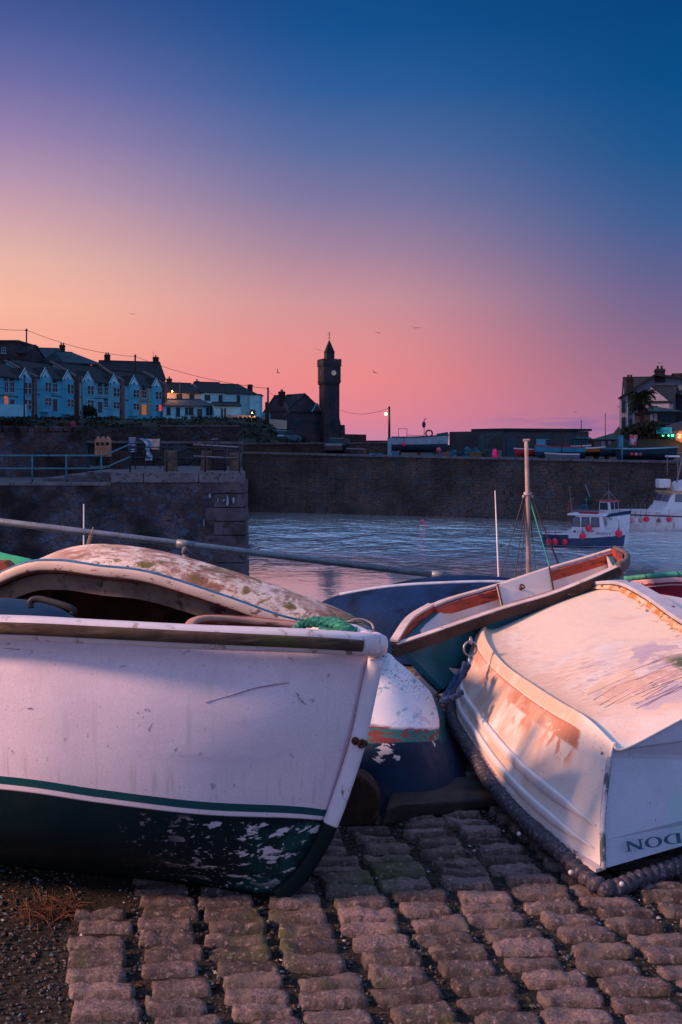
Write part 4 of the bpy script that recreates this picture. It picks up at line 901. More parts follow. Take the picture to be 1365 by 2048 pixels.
for k in range(3): g.bb(xs-.1-1.0*(2-k)*.9-1.2, xs+.02, YJ+1.2+k*.02, 46, zl+.005+k*.13, zl+.13*(k+1))
g.build('steps', m_cap, t, world=True, bevel=.015)
# dribbles of lime
m_lime = mat('lime_run', (.20, .25, .32), .8, .4, 20)
for px, py, wd, ht in ((455, 1003, 10, 20), (467, 1001, 6, 12), (420, 992, 7, 10), (408, 1047, 3, 14), (448, 1001, 22, 5), (436, 1000, 6, 5)):
    c_ = W(px, py, 39.74); n = 7; pl = []; g = MB()
    for i in range(n): a = 2*math.pi*i/n; pl.append(c_+Vector((math.cos(a)*min(wd, 7)*.007*rj.uniform(.4, 1.2), 0, math.sin(a)*max(ht, 9)*.011*rj.uniform(.4, 1.3))))
    g.prism(pl, (0, .3, 0)); g.build('lime_stain', m_lime, t, world=True)

# rubble wall on the lower walk
t = thing('rubble_wall', 'high rubble stone wall with rough upright coping left of the wooden bins', 'wall', (-12, 46, zl))
g = MB(); x1 = px2x(168, 46); g.add([(-60, 46, zl-.5), (x1+.25, 46, zl-.5), (x1+.25, 46.8, zl-.5), (-60, 46.8, zl-.5), (-60, 46, 1.95), (x1-.15, 46, 1.85), (x1-.15, 46.8, 1.85), (-60, 46.8, 1.95)], [(0, 1, 5, 4), (1, 2, 6, 5), (2, 3, 7, 6), (3, 0, 4, 7), (4, 5, 6, 7), (0, 3, 2, 1)]); g.build('wall', m_rub, t, world=True)
q = MB(); x = x1-14
while x < x1-.2:
    l = rj.uniform(.12, .3); q.box((x+l/2, 46.4, 1.98+rj.uniform(-.04, .05)), (l*.9, .7, rj.uniform(.2, .34)), rz=rj.uniform(-.1, .1)); x += l
q.build('coping', m_rub, t, world=True, bevel=.03)

# far pier across the water
t = thing('harbour_pier', 'long dark masonry quay wall across the water with weed along its foot', 'quay wall', (8, 79, WZ))
PF = [(-60, 84.5, .5), (px2x(476, 84), 84, .45), (px2x(800, 79.5), 79.5, .2), (px2x(1365, 71), 71, -.08), (70, 56, -.4)]
g = MB(); top = []; 
for x, y, z in PF: g.v += [Vector((x, y-.35, -6.5)), Vector((x, y, z-.02))]
for i in range(len(PF)-1): a = 2*i; g.f.append([a, a+2, a+3, a+1])
for x, y, z in PF: g.v += [Vector((x*1.0, y+42, -6.5)), Vector((x, y+42, z))]
n2 = 2*len(PF)
for i in range(len(PF)-1): a = 2*i; g.f.append([a+1, a+3, n2+a+3, n2+a+1])
g.build('wall', m_pier, t, world=True)
q = MB()
for (xa, ya, za), (xb, yb, zb_) in zip(PF, PF[1:]):
    a, b = Vector((xa, ya+.2, za+.0)), Vector((xb, yb+.2, zb_+.0)); n = int((b-a).length/2.0)
    for i in range(n): q.bar(a.lerp(b, i/n+.001), a.lerp(b, (i+1)/n-.001), .8, .16)
q.build('coping', m_cap, t, world=True)
q = MB()
for i in range(26):   # vertical fender timbers and pilaster stones here and there
    px = 500+i*34+rj.uniform(-8, 8); 
    continue
    Yp = 84-(px-476)/(1365-476)*13; q = MB(); q.bb(px2x(px, Yp)-.12, px2x(px, Yp)+.12, Yp-.42, Yp+.1, -6, rj.uniform(-.6, -.1)); q.build('fender_timber', mat('dark_timber', (.018, .014, .014), .8, .4, 6), t, world=True)
# a second, set back parapet wall with a pale top
def wall_thing(name, label, px0, px1, y0, y1, Yd, th=.5, m=None, Y1=None, y1b=None, cap=None, cat='wall', zb=None):
    Y1 = Y1 or Yd; y1b = y1b if y1b is not None else y1
    a, b = W(px0, y1, Yd), W(px1, y1b, Y1); zb0 = W(px0, y0, Yd).z if zb is None else zb
    t = thing(name, label, cat, ((a.x+b.x)/2, (Yd+Y1)/2, zb0))
    dv = Vector((b.x-a.x, b.y-a.y, 0)).normalized(); n = Vector((-dv.y, dv.x, 0))*th
    g = MB(); lo = lambda p: Vector((p.x, p.y, zb0)); g.add([lo(a), lo(b), lo(b)+n, lo(a)+n, a, b, b+n, a+n], [(0, 1, 5, 4), (1, 2, 6, 5), (2, 3, 7, 6), (3, 0, 4, 7), (4, 5, 6, 7), (0, 3, 2, 1)])
    g.build('wall', m or m_ash, t, world=True)
    if cap: q = MB(); q.bar(a+n*.5+Vector((0, 0, .06)), b+n*.5+Vector((0, 0, .06)), th+.16, .12); q.build('coping', cap, t, world=True)
    return t
m_dwall = stone('dark_wall', (.03, .035, .05), (.05, .035, .035), (.035, .05, .07), (.01, .01, .013), 1.2, (1, 1, 1.6), .7, .08, .06, .6)
m_bwall = stone('brown_wall', (.05, .03, .03), (.065, .04, .038), (.04, .032, .04), (.015, .012, .014), 1.3, (1, 1, 1.8), .7, .06, .05, .5)
wall_thing('parapet_wall', 'brown parapet wall running along the quay below the clock tower', 476, 775, 912, 889, 92, .6, m_bwall, 90, 887, m_cap, zb=-.2)
wall_thing('retaining_wall', 'dark blue stone retaining wall below the white bungalow', 322, 478, 925, 853, 96, .8, m_dwall, 96, 853, m_cap, zb=-.3)
wall_thing('retaining_wall', 'arched dark retaining wall below the terrace gardens beside the red parasol', 40, 322, 925, 858, 98, .8, m_dwall, 98, 853, None, zb=-.3)
wall_thing('retaining_wall', 'long dark retaining wall behind the rubble wall at the far left', -500, 150, 925, 862, 90, .8, m_bwall, 96, 856, None, zb=-.3)
wall_thing('back_wall', 'dark blue stone wall standing behind the bins and bollards on the jetty', 174, 484, 925, 886, 50, .5, m_dwall, 50, 888, m_cap, zb=-.2)
wall_thing('sea_wall', 'rounded dark sea wall just right of the clock tower', 684, 733, 905, 868, 150, 2.5, m_bwall, 150, 869, zb=-1)
wall_thing('sea_wall', 'low dark sea wall left of the leaning lamp pole', 725, 778, 905, 881, 140, 2, m_bwall, 140, 881, zb=-1)
wall_thing('sea_wall', 'low outer breakwater wall between the workboat and the flat roofed store', 860, 965, 905, 889, 130, 3, m_bwall, 128, 893, zb=-1)
wall_thing('sea_wall', 'low stretch of dark wall behind the green roofed hut', 1170, 1260, 912, 877, 112, 1.5, m_bwall, 112, 878, zb=-1)
wall_thing('sea_wall', 'dark sea wall behind the workboat on the quay', 770, 870, 905, 888, 136, 2, m_bwall, 134, 889, zb=-1)

# ================================================================= railings and furniture on the jetty
m_brail = mat('rail_blue', (.05, .15, .21), .45, .25, 8, metal=.3)
m_drail = mat('rail_dark', (.018, .022, .035), .5, .25, 8, metal=.3)
m_prail = mat('rail_pale', (.22, .18, .24), .45, .25, 8, metal=.4)
YR = YJ+.35
t = thing('blue_railing', 'blue painted two bar railing along the lower left walk of the jetty', 'railing', (px2x(130, YR), YR, zl))
zr1, zr2 = W(0, 911, YR).z, W(0, 937, YR).z
for z_ in (zr1, zr2): MB().tube([(px2x(-600, YR), YR, z_), (px2x(203, YR), YR, z_)], .035, 8).build('rail', m_brail, t, smooth=True, world=True)
for px in (-470, -335, -200, -65, 65, 133, 203): MB().tube([(px2x(px, YR), YR, zl), (px2x(px, YR), YR, zr1+.02)], .035, 8).build('post', m_brail, t, smooth=True, world=True)
t = thing('stair_railing', 'sloping blue handrail climbing the jetty steps', 'railing', (px2x(232, YR), YR, zl))
for ya, yb_ in ((913, 888), (938, 913)): MB().tube([W(205, ya, YR), W(262, yb_, YR)], .032, 8).build('rail', m_brail, t, smooth=True, world=True)
t = thing('iron_railing', 'dark iron railing along the upper edge of the jetty', 'railing', (px2x(350, YR), YR, zt))
for y_, a, b in ((894, 262, 478), (915, 262, 478)): MB().tube([W(a, y_-20*(0), YR), W(b, y_+2, YR)], .022, 8).build('rail', m_drail, t, smooth=True, world=True)
for px in (261, 334, 411, 479): MB().tube([(px2x(px, YR), YR, zt), W(px, 888, YR)], .03, 8).build('post', m_drail, t, smooth=True, world=True)
t = thing('pale_railing', 'pale two bar railing at the seaward end of the jetty', 'railing', (px2x(430, 41.5), 41.5, zt))
for y_ in (889, 912): MB().tube([W(387, y_, 41.5), W(479, y_+5, 41.5)], .03, 8).build('rail', m_prail, t, smooth=True, world=True)
for px in (411, 450, 479): MB().tube([(px2x(px, 41.5), 41.5, zt), W(px, 892, 41.5)], .028, 8).build('post', m_drail, t, smooth=True, world=True)
m_gran = mat('bollard_granite', (.12, .075, .065), .85, .35, 6, [((.06, .04, .04), 9, .5, .65)], bump=(14, .7, .03))
def bollard(px, ytop, wpx, Yd, label, lean=0):
    x = px2x(px, Yd); zt_ = W(px, ytop, Yd).z; r = wpx/2/F*Yd; t = thing('stone_bollard', label, 'bollard', (x, Yd, zt), group='stone bollards on the jetty')
    g = MB(); hh = zt_-zt; g.lathe((0, 0, 0), [(r*1.02, -.02), (r*.93, hh*.3), (r*.9, hh*.75), (r*1.0, hh*.85), (r*.98, hh*.96), (r*.85, hh)], 14)
    for v in g.v: v += Vector((noise.noise(v*3)*.04+lean*v.z, noise.noise(v*3+Vector((5, 5, 5)))*.04, 0))
    g.build('shaft', m_gran, t, smooth=True, autos=35)
bollard(343, 901, 28, 42.2, 'leaning round granite bollard behind the iron railing', -.05)
bollard(410, 902, 17, 43, 'narrow granite bollard left of the dark gap on the jetty')
bollard(424, 901, 11, 43.5, 'slim reddish granite post beside the narrow bollard')
bollard(471, 906, 24, 43, 'broad square topped granite bollard at the jetty end')
t = thing('jetty_bin', 'dark square bin between the granite bollards', 'bin', (px2x(440, 43.6), 43.6, zt)); g = MB(); g.box((0, 0, .42), (.62, .5, .84)); g.build('body', mat('bin_dark', (.03, .02, .03), .6, .3, 8), t, bevel=.03); g = MB(); g.box((0, 0, .87), (.68, .56, .06)); g.build('lid', m_drail, t, bevel=.015)
# three wooden peaked bins
m_cedar = mat('cedar', (.38, .19, .12), .7, .3, 4, [((.12, .05, .035), 30, .55, .66, 5, (1, 1, .06))])
zb_ = W(200, 913, 44).z
def wbin(px, label):
    Yd = 44.0; t = thing('litter_bin', label, 'litter bin', (px2x(px, Yd), Yd, zb_), group='peaked wooden litter bins on the jetty'); wd = .235; h_ = W(px, 884, Yd).z-zb_; pk = W(px, 874, Yd).z-zb_
    g = MB(); g.prism([(-wd/2, 0, 0), (wd/2, 0, 0), (wd/2, 0, h_), (0, 0, pk), (-wd/2, 0, h_)], (0, .3, 0)); g.build('body', m_cedar, t)
    g = MB(); g.bb(-.075, .075, -.012, .004, h_-.16, h_-.01); g.build('slot', mat('slot_black', (.01, .01, .012), .8), t)
    for s in (-1, 1): g = MB(); g.bar((s*(wd/2+.02), .15, h_-.01), (0, .15, pk+.02), .34, .02); g.build('roof', m_cedar, t)
    g = MB(); g.bb(-.006, .006, -.006, .002, 0, h_-.2); g.build('board_joint', mat('slot_black', (.01, .01, .012), .8), t)
wbin(195.5, 'left wooden litter bin with a peaked top'); wbin(205.3, 'middle wooden litter bin with a peaked top'); wbin(215.1, 'right wooden litter bin with a peaked top')
t = thing('timber_box', 'dark slatted timber store box right of the wooden bins', 'box', (px2x(234, 45), 45, zt)); g = MB(); g.bb(px2x(220, 45)-px2x(234, 45), px2x(250, 45)-px2x(234, 45), 0, .8, 0, .78+W(0, 880, 45).z-1.5+.0); g.build('body', mat('dark_boards', (.05, .03, .03), .8, .4, 3, [((.015, .01, .012), 22, .55, .6, 3, (1, 1, .05))]), t)
# notice board and white sheet
t = thing('notice_board', 'dark blue notice board with lines of white lettering', 'sign', tuple(XZ(265, zt, 44)))
g = MB(); a, b = W(257, 905, 44), W(273, 874, 44); g.bb(a.x, b.x, 44, 44.05, a.z, b.z); g.build('board', mat('sign_blue', (.01, .05, .16), .5, .1, 5), t, world=True)
for i, (y_, w_) in enumerate(((876, 13), (880, 12), (884, 10), (890, 12), (894, 9), (899, 10), (903, 8))):
    g = MB(); c_ = W(265, y_, 43.985); g.box(c_, (w_*.022, .02, .03)); g.build('text_line', mat('sign_text', (.45, .5, .6), .6), t, world=True)
g = MB(); 
for px in (259, 271): g.tube([XZ(px, zt, 44.05), XZ(px, W(0, 874, 44).z, 44.05)], .025, 6)
g.build('posts', m_drail, t, world=True)
t = thing('white_banner', 'sagging cream banner tied between posts behind the iron railing', 'banner', tuple(XZ(306, zt, 44.6)))
g = MB(); n = 14; rws = 8
for i in range(n+1):
    for j in range(rws+1):
        f = i/n; px = 292+28*f; top_ = 877; bot = 898-7*math.exp(-((f-.05)/.2)**2)*1.5+2*f; py = top_+(bot-top_)*j/rws+3.0*math.sin(math.pi*f)*(1-j/rws)*.5
        p = W(px, py, 44.6); g.v.append(p+Vector((0, .05*math.sin(f*9+j*.6), 0)))
for i in range(n):
    for j in range(rws): a = i*(rws+1)+j; g.f.append([a, a+1, a+rws+2, a+rws+1])
g.build('cloth', mat('banner_cream', (.50, .36, .36), .8, .15, 3), t, smooth=True, world=True).modifiers.new('thickness', 'SOLIDIFY').thickness = .01
g = MB()
for px in (291, 321): g.tube([XZ(px, zt, 44.6), W(px, 874, 44.6)], .02, 6)
g.build('posts', m_drail, t, world=True)
t = thing('blue_tarpaulin', 'blue and white plastic sheet hanging in a twist over the railing', 'tarpaulin', tuple(XZ(297, zt, 43)))
g = MB(); n = 26; k = 10; prof_ = [(283, 877, 5), (290, 880, 8), (295, 884, 6), (297, 890, 4), (296, 897, 4), (297, 905, 5), (299, 912, 6), (298, 921, 7)]
cl = curve([W(a, b, 43) for a, b, c in prof_], n)
for i, p in enumerate(cl):
    wv = prof_[min(7, int(i/n*7))][2]/F*43
    for j in range(k+1): f = j/k-.5; g.v.append(p+Vector((f*wv*2, .06*math.sin(f*18+i*.5), .02*math.sin(i+f*9))))
for i in range(n):
    for j in range(k): a = i*(k+1)+j; g.f.append([a, a+1, a+k+2, a+k+1])
g.build('sheet', mat('tarp_blue', (.05, .30, .55), .4, .3, 6, [((.65, .62, .75), 5, .5, .56, 4), ((.5, .1, .2), 7, .66, .68)]), t, smooth=True, world=True).modifiers.new('thickness', 'SOLIDIFY').thickness = .01
t = thing('small_lamp_post', 'short T topped dark lamp post behind the jetty railing', 'lamp post', tuple(XZ(430, zt, 46))); g = MB(); g.tube([XZ(430, zt, 46), W(430, 880, 46)], .025, 6); g.build('post', m_drail, t, world=True); g = MB(); g.tube([W(423, 879, 46), W(437, 877.5, 46)], .03, 6); g.build('head', m_prail, t, world=True)

# ================================================================= boats afloat
m_bw = mat('boat_white', (.62, .58, .66), .4, .06, 3, [((.4, .3, .3), 6, .62, .72)], spec=.4)
m_bb = mat('boat_navy', (.008, .03, .10), .35, .12, 3, spec=.5)
m_glass = mat('cabin_glass', (.12, .12, .18), .12, .1, 5, spec=.8)
m_buoy = mat('buoy_red', (.75, .012, .06), .35, .15, 6, spec=.5)
m_buoyp = mat('buoy_pink', (.62, .22, .24), .45, .2, 6)
m_orange = mat('ring_orange', (.65, .16, .03), .5, .2, 8)
m_wred = mat('boat_red', (.40, .015, .04), .45, .15, 5)
def bhull(L_, Bm, h0, h1, hm, dr=.25, full=.35, nst=9):
    """lengthwise curves of a displacement hull, bow at +x: gunwales, bilge, keel (z=0 is the waterline)"""
    G, M_, K_ = [], [], []
    for i in range(nst):
        s = i/(nst-1); x = -L_/2+L_*s; b = Bm/2*(.82+.18*math.sin(min(1, s*2.2)*math.pi/2))*(1-max(0, (s-full)/(1-full))**2.3) if s < 1 else .015*Bm
        sh = hm+(h0-hm)*(1-s)**2*1.0+(h1-hm)*s**2.2; rk = .10*L_*max(0, s-.8)/.2
        G.append(Vector((x+rk*.5, -b, sh))); M_.append(Vector((x+rk*.15, -b*.84, sh*.0+.04))); K_.append(Vector((x-rk*.35, 0, -dr)))
    f = lambda c: [Vector((p.x, -p.y, p.z)) for p in c]
    return [G, M_, K_, f(M_), f(G)], G
def add_hull(t, L_, Bm, h0, h1, hm, mtop, band=None, **k):
    cs, G = bhull(L_, Bm, h0, h1, hm, **k); hb_ = hull(cs, 24, 5, end0=True); hb_.build('hull', mtop, t, smooth=True, autos=40)
    c = curve(G, 24); f = lambda cc: [Vector((p.x, -p.y, p.z)) for p in cc]
    g = MB(); n = 25; g.v += [p-Vector((0, 0, .12)) for p in c]+[p-Vector((0, 0, .12)) for p in f(c)]
    for i in range(n-1): g.f.append([i, i+1, n+i+1, n+i])
    g.build('deck', band or m_bw, t)
    for q in (c, f(c)): sweep(q, rect(.035, .045)).build('gunwale', band or m_bw, t)
    return c
def cabin(t, x0, x1, w_, z0, z1, m, fr=.25, bk=.05, roof=None, wins=2, mg=None):
    """box cabin, sloping front at +x, with side, front windows and overhanging roof"""
    g = MB(); y = w_/2; g.prism([(x0, -y, z0), (x1, -y, z0), (x1-fr, -y, z1), (x0+bk, -y, z1)], (0, w_, 0)); g.build('cabin', m, t, bevel=.03)
    g = MB(); g.prism([(x0-.15, -y-.08, z1), (x1-fr+.2, -y-.08, z1), (x1-fr+.1, -y-.08, z1+.07), (x0-.1, -y-.08, z1+.09)], (0, w_+.16, 0)); g.build('cabin_roof', roof or m, t, bevel=.02)
    h_ = z1-z0; L_ = x1-fr-x0-.2
    for s in (-1, 1):
        for i in range(wins):
            a = x0+.12+L_*i/wins; b = a+L_/wins-.12; zz = z0+h_*.42; g = MB(); ya = s*(y+.006)
            g.prism([(a, ya-s*.012, zz), (b+.03, ya-s*.012, zz), (b, ya-s*.012, z1-.1), (a+.02, ya-s*.012, z1-.1)], (0, s*.016, 0)); w__ = g.build('window', mg or m_glass, t)
            fr_ = MB(); pts = [(a, ya, zz), (b+.03, ya, zz), (b, ya, z1-.1), (a+.02, ya, z1-.1)]
            for q in range(4): fr_.bar(pts[q], pts[(q+1) % 4], .03, .03)
            fr_.build('frame', m_drail, w__)
    sl = Vector((-fr, 0, h_)).normalized()
    for i in range(2):
        g = MB(); ya, yb = -y+.08+(w_-.08)/2*i, -y+.02+(w_-.08)/2*(i+1)-.04; p0 = Vector((x1, 0, z0))+sl*h_*.45; p1 = Vector((x1, 0, z0))+sl*h_*.95
        g.prism([(p0.x+.01, ya, p0.z), (p0.x+.01, yb, p0.z), (p1.x+.01, yb, p1.z), (p1.x+.01, ya, p1.z)], (.014, 0, .003)); g.build('windscreen', mg or m_glass, t)
def text(t, s, loc, rot, size, m, name='lettering'):
    c = bpy.data.curves.new(name, 'FONT'); c.body = s; c.size = size; c.extrude = .004; c.align_x = 'CENTER'; c.align_y = 'CENTER'; c.materials.append(m)
    tmp = bpy.data.objects.new(name, c); COL.objects.link(tmp); bpy.context.view_layer.update(); me = bpy.data.meshes.new_from_object(tmp.evaluated_get(bpy.context.evaluated_depsgraph_get()))
    bpy.data.objects.remove(tmp); o = bpy.data.objects.new(name, me); COL.objects.link(o); o.parent = t; o.location = loc; o.rotation_euler = rot; return o
def buoy_at(name, px, py, Yd, rpx, m, label, grp=None, neck=True, cat='buoy'):
    r = rpx/F*Yd; p = W(px, py, Yd); t = thing(name, label, cat, tuple(p-Vector((0, 0, r))), group=grp)
    MB().ball((0, 0, r), r, 16, 11, (1, 1, 1.05)).build('float', m, t, smooth=True)
    if neck: MB().tube([(0, 0, r*1.9), (0, 0, r*2.6)], [r*.22, r*.16], 8).build('neck', m_bb, t, smooth=True); MB().tube([(0, 0, r*2.5), (r*.2, r*.6, r*4.5)], r*.07, 5).build('lanyard', m_drail, t)
    return t
# --- blue boat nearest
YA = 56.5
t = thing('cabin_boat', 'navy blue cabin boat with white wheelhouse and red buoys, nearest afloat', 'boat', (px2x(1166, YA), YA, WZ), R(-22))
m_ah = mat('andora_hull', (.008, .03, .10), .35, .1, 3, [((.60, .56, .64), 3, 0, .01, 2, None, ((.33, .36, 3, 4), (-.5, -.4, .30, .34))), ((.5, .45, .5), 3, 0, .01, 2, None, (None, (.93, .95, .97, .99)))], spec=.5)
c = add_hull(t, 4.3, 1.7, .72, 1.08, .70, m_ah, m_bw, full=.5)
cabin(t, -.62, 1.35, 1.3, .72, 1.78, m_bw, fr=.18, bk=.32, wins=3)
g = MB(); g.prism([(-1.25, -.62, .66), (1.75, -.62, .66), (1.6, -.62, 1.02), (-.5, -.62, 1.02)], (0, 1.24, 0)); g.build('coachroof', m_bw, t, bevel=.03)
text(t, 'Andora', (1.25, -.86, .84), (R(90), 0, R(9)), .26, mat('letter_black', (.02, .02, .05), .5))
g = MB(); g.tube([(-.6, 0, 1.8), (-.75, 0, 3.4)], [.025, .012], 6); g.build('aerial', m_prail, t)
g = MB(); g.tube([(.25, .2, 1.8), (.15, .2, 2.6)], .018, 6); g.ball((.15, .2, 2.62), .05, 8, 6); g.build('mast_light', m_prail, t)
g = MB()
for a, b in (((-.85, -.3, 1.8), (-.7, 0, 2.6)), ((-.55, .3, 1.8), (-.7, 0, 2.6)), ((-.9, .3, 1.8), (-.7, 0, 2.6))): g.tube([a, b], .018, 5)
g.build('mast_frame', m_wred, t)
g = MB()
for y_ in (-.5, .5): g.tube([(-.5, y_, 2.02), (1.1, y_, 2.0)], .014, 5)
for x_ in (-.5, .1, .6, 1.1):
    for y_ in (-.5, .5): g.tube([(x_, y_, 1.85), (x_, y_, 2.02)], .014, 5)
g.build('roof_rail', m_prail, t)
g = MB(); g.box((.35, -.1, 1.93), (1.1, .4, .12)); g.build('roof_raft', m_wred, t, bevel=.04)
for x_ in (-.35, .62): g = MB(); g.tube([(x_, -.66, .88), (x_, -.62, .88)], .07, 12); g.build('porthole', m_bb, t)
GA = 'red buoys hung on the navy cabin boat'
for px, py, r_, lab in ((1098, 1084, 6.2, 'red buoy furthest left, at the stern of the navy boat'), (1111, 1083, 6.2, 'second red buoy from the stern of the navy boat'), (1130.5, 1084, 6.2, 'red buoy on the low side just left of the wheelhouse'), (1166, 1072, 6.6, 'red buoy hanging under the middle window of the navy boat'), (1178, 1056.5, 6.6, 'red buoy hanging over the wheelhouse window'), (1238, 1067, 7.4, 'larger red buoy hanging off the bow of the navy boat')):
    buoy_at('red_buoy', px, py, {1166: 55.2, 1178: 55.35, 1238: 55.0}.get(px, 56.0), r_, m_buoy, lab, GA)
# --- small white boat behind
YB = 66.0
t = thing('fishing_boat', 'small white fishing boat with red roofed wheelhouse, between the other two', 'boat', (px2x(1209, YB), YB, WZ), R(-50)); t.scale = (.84, .84, .88)
m_ph = mat('pz_hull', (.60, .56, .66), .45, .1, 3, [((.01, .04, .12), 3, 0, .01, 2, None, (None, (-.5, -.4, .13, .15))), ((.01, .04, .12), 3, 0, .01, 2, None, (None, (3.85, 3.87, 9, 9.5)))])
add_hull(t, 4.4, 1.75, 1.0, 1.62, 1.05, m_ph, m_bb, full=.45)
cabin(t, -.1, 1.0, 1.15, 1.2, 2.25, m_bw, fr=.1, roof=m_wred, wins=1, mg=mat('dark_glass', (.03, .05, .08), .15, .1, 5, spec=.8))
g = MB(); g.bb(-.12, .0, -.585, .0, 1.2, 1.38); g.build('bulkhead', m_orange, t)
g = MB(); g.tube([(.4, 0, 2.3), (.4, 0, 3.7)], [.03, .01], 6); g.build('mast', m_prail, t)
g = MB()
for a in ((0, -.5), (.9, -.5), (0, .5), (.9, .5)): g.tube([(a[0], a[1], 2.32), (.4, 0, 2.95)], .022, 5)
g.tube([(.4, -.3, 2.95), (.4, .3, 2.95)], .03, 5); g.build('gantry', m_prail, t)
text(t, 'PZ 77N', (.75, -.93, 1.02), (R(84), 0, R(8)), .36, mat('letter_black', (.02, .02, .05), .5))
# deck gear
g = MB()
for s in (-1.6, -1.1): g.torus((s, .1, 1.5), .32, .03, (1, .2, 0), 16, 6, 0, math.pi)
g.build('hoop', mat('hoop_blue', (.012, .06, .11), .5), t)
g = MB(); g.box((-1.9, .1, 1.55), (.7, .8, .6)); g.build('deck_box', mat('hoop_blue', (.012, .06, .11), .5), t, bevel=.04)
g = MB(); g.ball((-1.7, .2, 2.15), .36, 14, 9, (1.1, .8, .75), rnd=.2); g.build('net_bundle', mat('net_green', (.006, .04, .035), .9, .4, 8), t, smooth=True)
g = MB(); g.tube([(-1.5, .2, 2.5), (-2.1, .4, 3.4)], .04, 6); g.build('davit', m_prail, t)
# --- dark mast against the far wall
t = thing('mooring_pole', 'tall dark grey pole standing against the far wall behind the boats', 'pole', tuple(XZ(1185, WZ, 74.2))); MB().tube([XZ(1185, WZ, 74.2), W(1184.5, 925, 74.2)], .1, 8).build('pole', mat('pole_blue', (.035, .045, .07), .6), t, world=True)
# --- white cruiser
YC = 67.5
t = thing('motor_cruiser', 'white motor cruiser with a flybridge and orange trim at the right edge', 'boat', (px2x(1390, YC), YC, WZ), R(180+8)); t.scale = (1.08, 1.08, 1.08)
m_ch = mat('cruiser_hull', (.66, .60, .64), .4, .06, 3, [((.45, .28, .28), 5, .5, .7, 5, (1, 1, .3)), ((.03, .03, .06), 3, 0, .01, 2, None, (None, (.20, .22, .27, .29))), ((.03, .03, .06), 3, 0, .01, 2, None, (None, (3.73, 3.75, 3.8, 3.82)))])
add_hull(t, 9.0, 2.8, 1.0, 1.25, 1.05, m_ch, m_bw, full=.4)
g = MB(); g.prism([(-2.5, -1.05, 1.0), (2.75, -1.05, 1.0), (2.45, -1.05, 1.45), (-2.5, -1.05, 1.45)], (0, 2.1, 0)); g.build('coachroof', m_bw, t, bevel=.05)
cabin(t, -1.4, 2.4, 2.0, 1.4, 2.3, m_bw, fr=.45, wins=3, roof=mat('trim_orange', (.60, .26, .10), .5, .1, 5), mg=mat('cruiser_glass', (.10, .09, .15), .15, .2, 6, spec=.8))
g = MB(); g.prism([(-1.2, -.8, 2.38), (1.5, -.8, 2.38), (1.05, -.8, 2.95), (.5, -.8, 3.05), (-.9, -.8, 2.9)], (0, 1.6, 0)); g.build('flybridge', m_bw, t, bevel=.06)
g = MB(); g.prism([(-.7, -.83, 2.9), (.3, -.83, 3.04), (.1, -.83, 3.3), (-.6, -.83, 3.2)], (0, 1.66, 0)); g.build('flybridge_screen', mat('screen_teal', (.04, .13, .2), .2, .1, 5, spec=.7), t, bevel=.02)
g = MB(); g.torus((1.62, -.3, 2.82), .22, .085, (.15, .15, 1), 22, 8); 
for v in g.v: v.xyz = Vector((1.5, -.5, 2.78))+Matrix.Rotation(R(80), 3, 'Y') @ (v-Vector((1.62, -.3, 2.82)))
g.build('lifebuoy', m_orange, t, smooth=True)
g = MB(); g.box((2.05, -.1, 2.85), (.75, .6, .55)); g.build('raft_canister', m_bw, t, bevel=.06)
g = MB(); g.tube([(1.25, .1, 2.9), (.75, .1, 5.0)], .05, 8); g.tube([(-.4, .1, 3.2), (.6, .1, 4.7)], .03, 6); g.tube([(-1.2, .1, 3.0), (-1.35, .1, 4.9)], .035, 6); g.build('radar_mast', m_prail, t)
g = MB(); g.ball((.1, .1, 4.75), .3, 14, 8, (1, 1, .35)); g.build('radar_dome', m_bw, t, smooth=True)
g = MB(); g.tube([(1.2, .1, 4.75), (-.1, .1, 4.85)], .03, 6); g.build('radar_arm', m_prail, t)
g = MB()
for i in range(11):
    x_ = 4.3-i*.35; g.tube([(x_, -1.0+.9*max(0, (x_-1.5)/3)**2, 1.15), (x_, -1.0+.9*max(0, (x_-1.5)/3)**2, 1.55)], .015, 5)
g.build('pulpit_rail', m_prail, t)
GC = 'buoys hung along the white cruiser'
for px, py, r_, m_, lab in ((1262, 1040, 6.4, m_buoyp, 'faded pink buoy furthest left on the white cruiser'), (1272, 1041, 5.2, m_bw, 'white round fender between pink buoys on the cruiser'), (1282, 1040, 5.6, m_buoyp, 'dull pink buoy right of the white fender'), (1293, 1038, 6.0, m_buoy, 'red buoy beside the dull pink one on the cruiser'), (1318, 1041, 4.5, mat('buoy_brown', (.22, .10, .10), .5), 'small brown buoy amidships on the cruiser'), (1338.5, 1039, 5.6, m_buoy, 'bright red buoy furthest right on the cruiser')):
    buoy_at('fender_buoy', px, py, 65.6, r_, m_, lab, GC)
# --- loose buoys on the water
buoy_at('mooring_buoy', 845.5, 1045, 6*F/168, 6.0, mat('buoy_coral', (.60, .10, .16), .5, .15, 6), 'pink mooring buoy alone in the middle of the water', None, False)
buoy_at('mooring_buoy', 1003, 1093, 6*F/214, 3.2, mat('buoy_olive', (.06, .09, .05), .5), 'tiny dark green float beside the white stick', None, False)

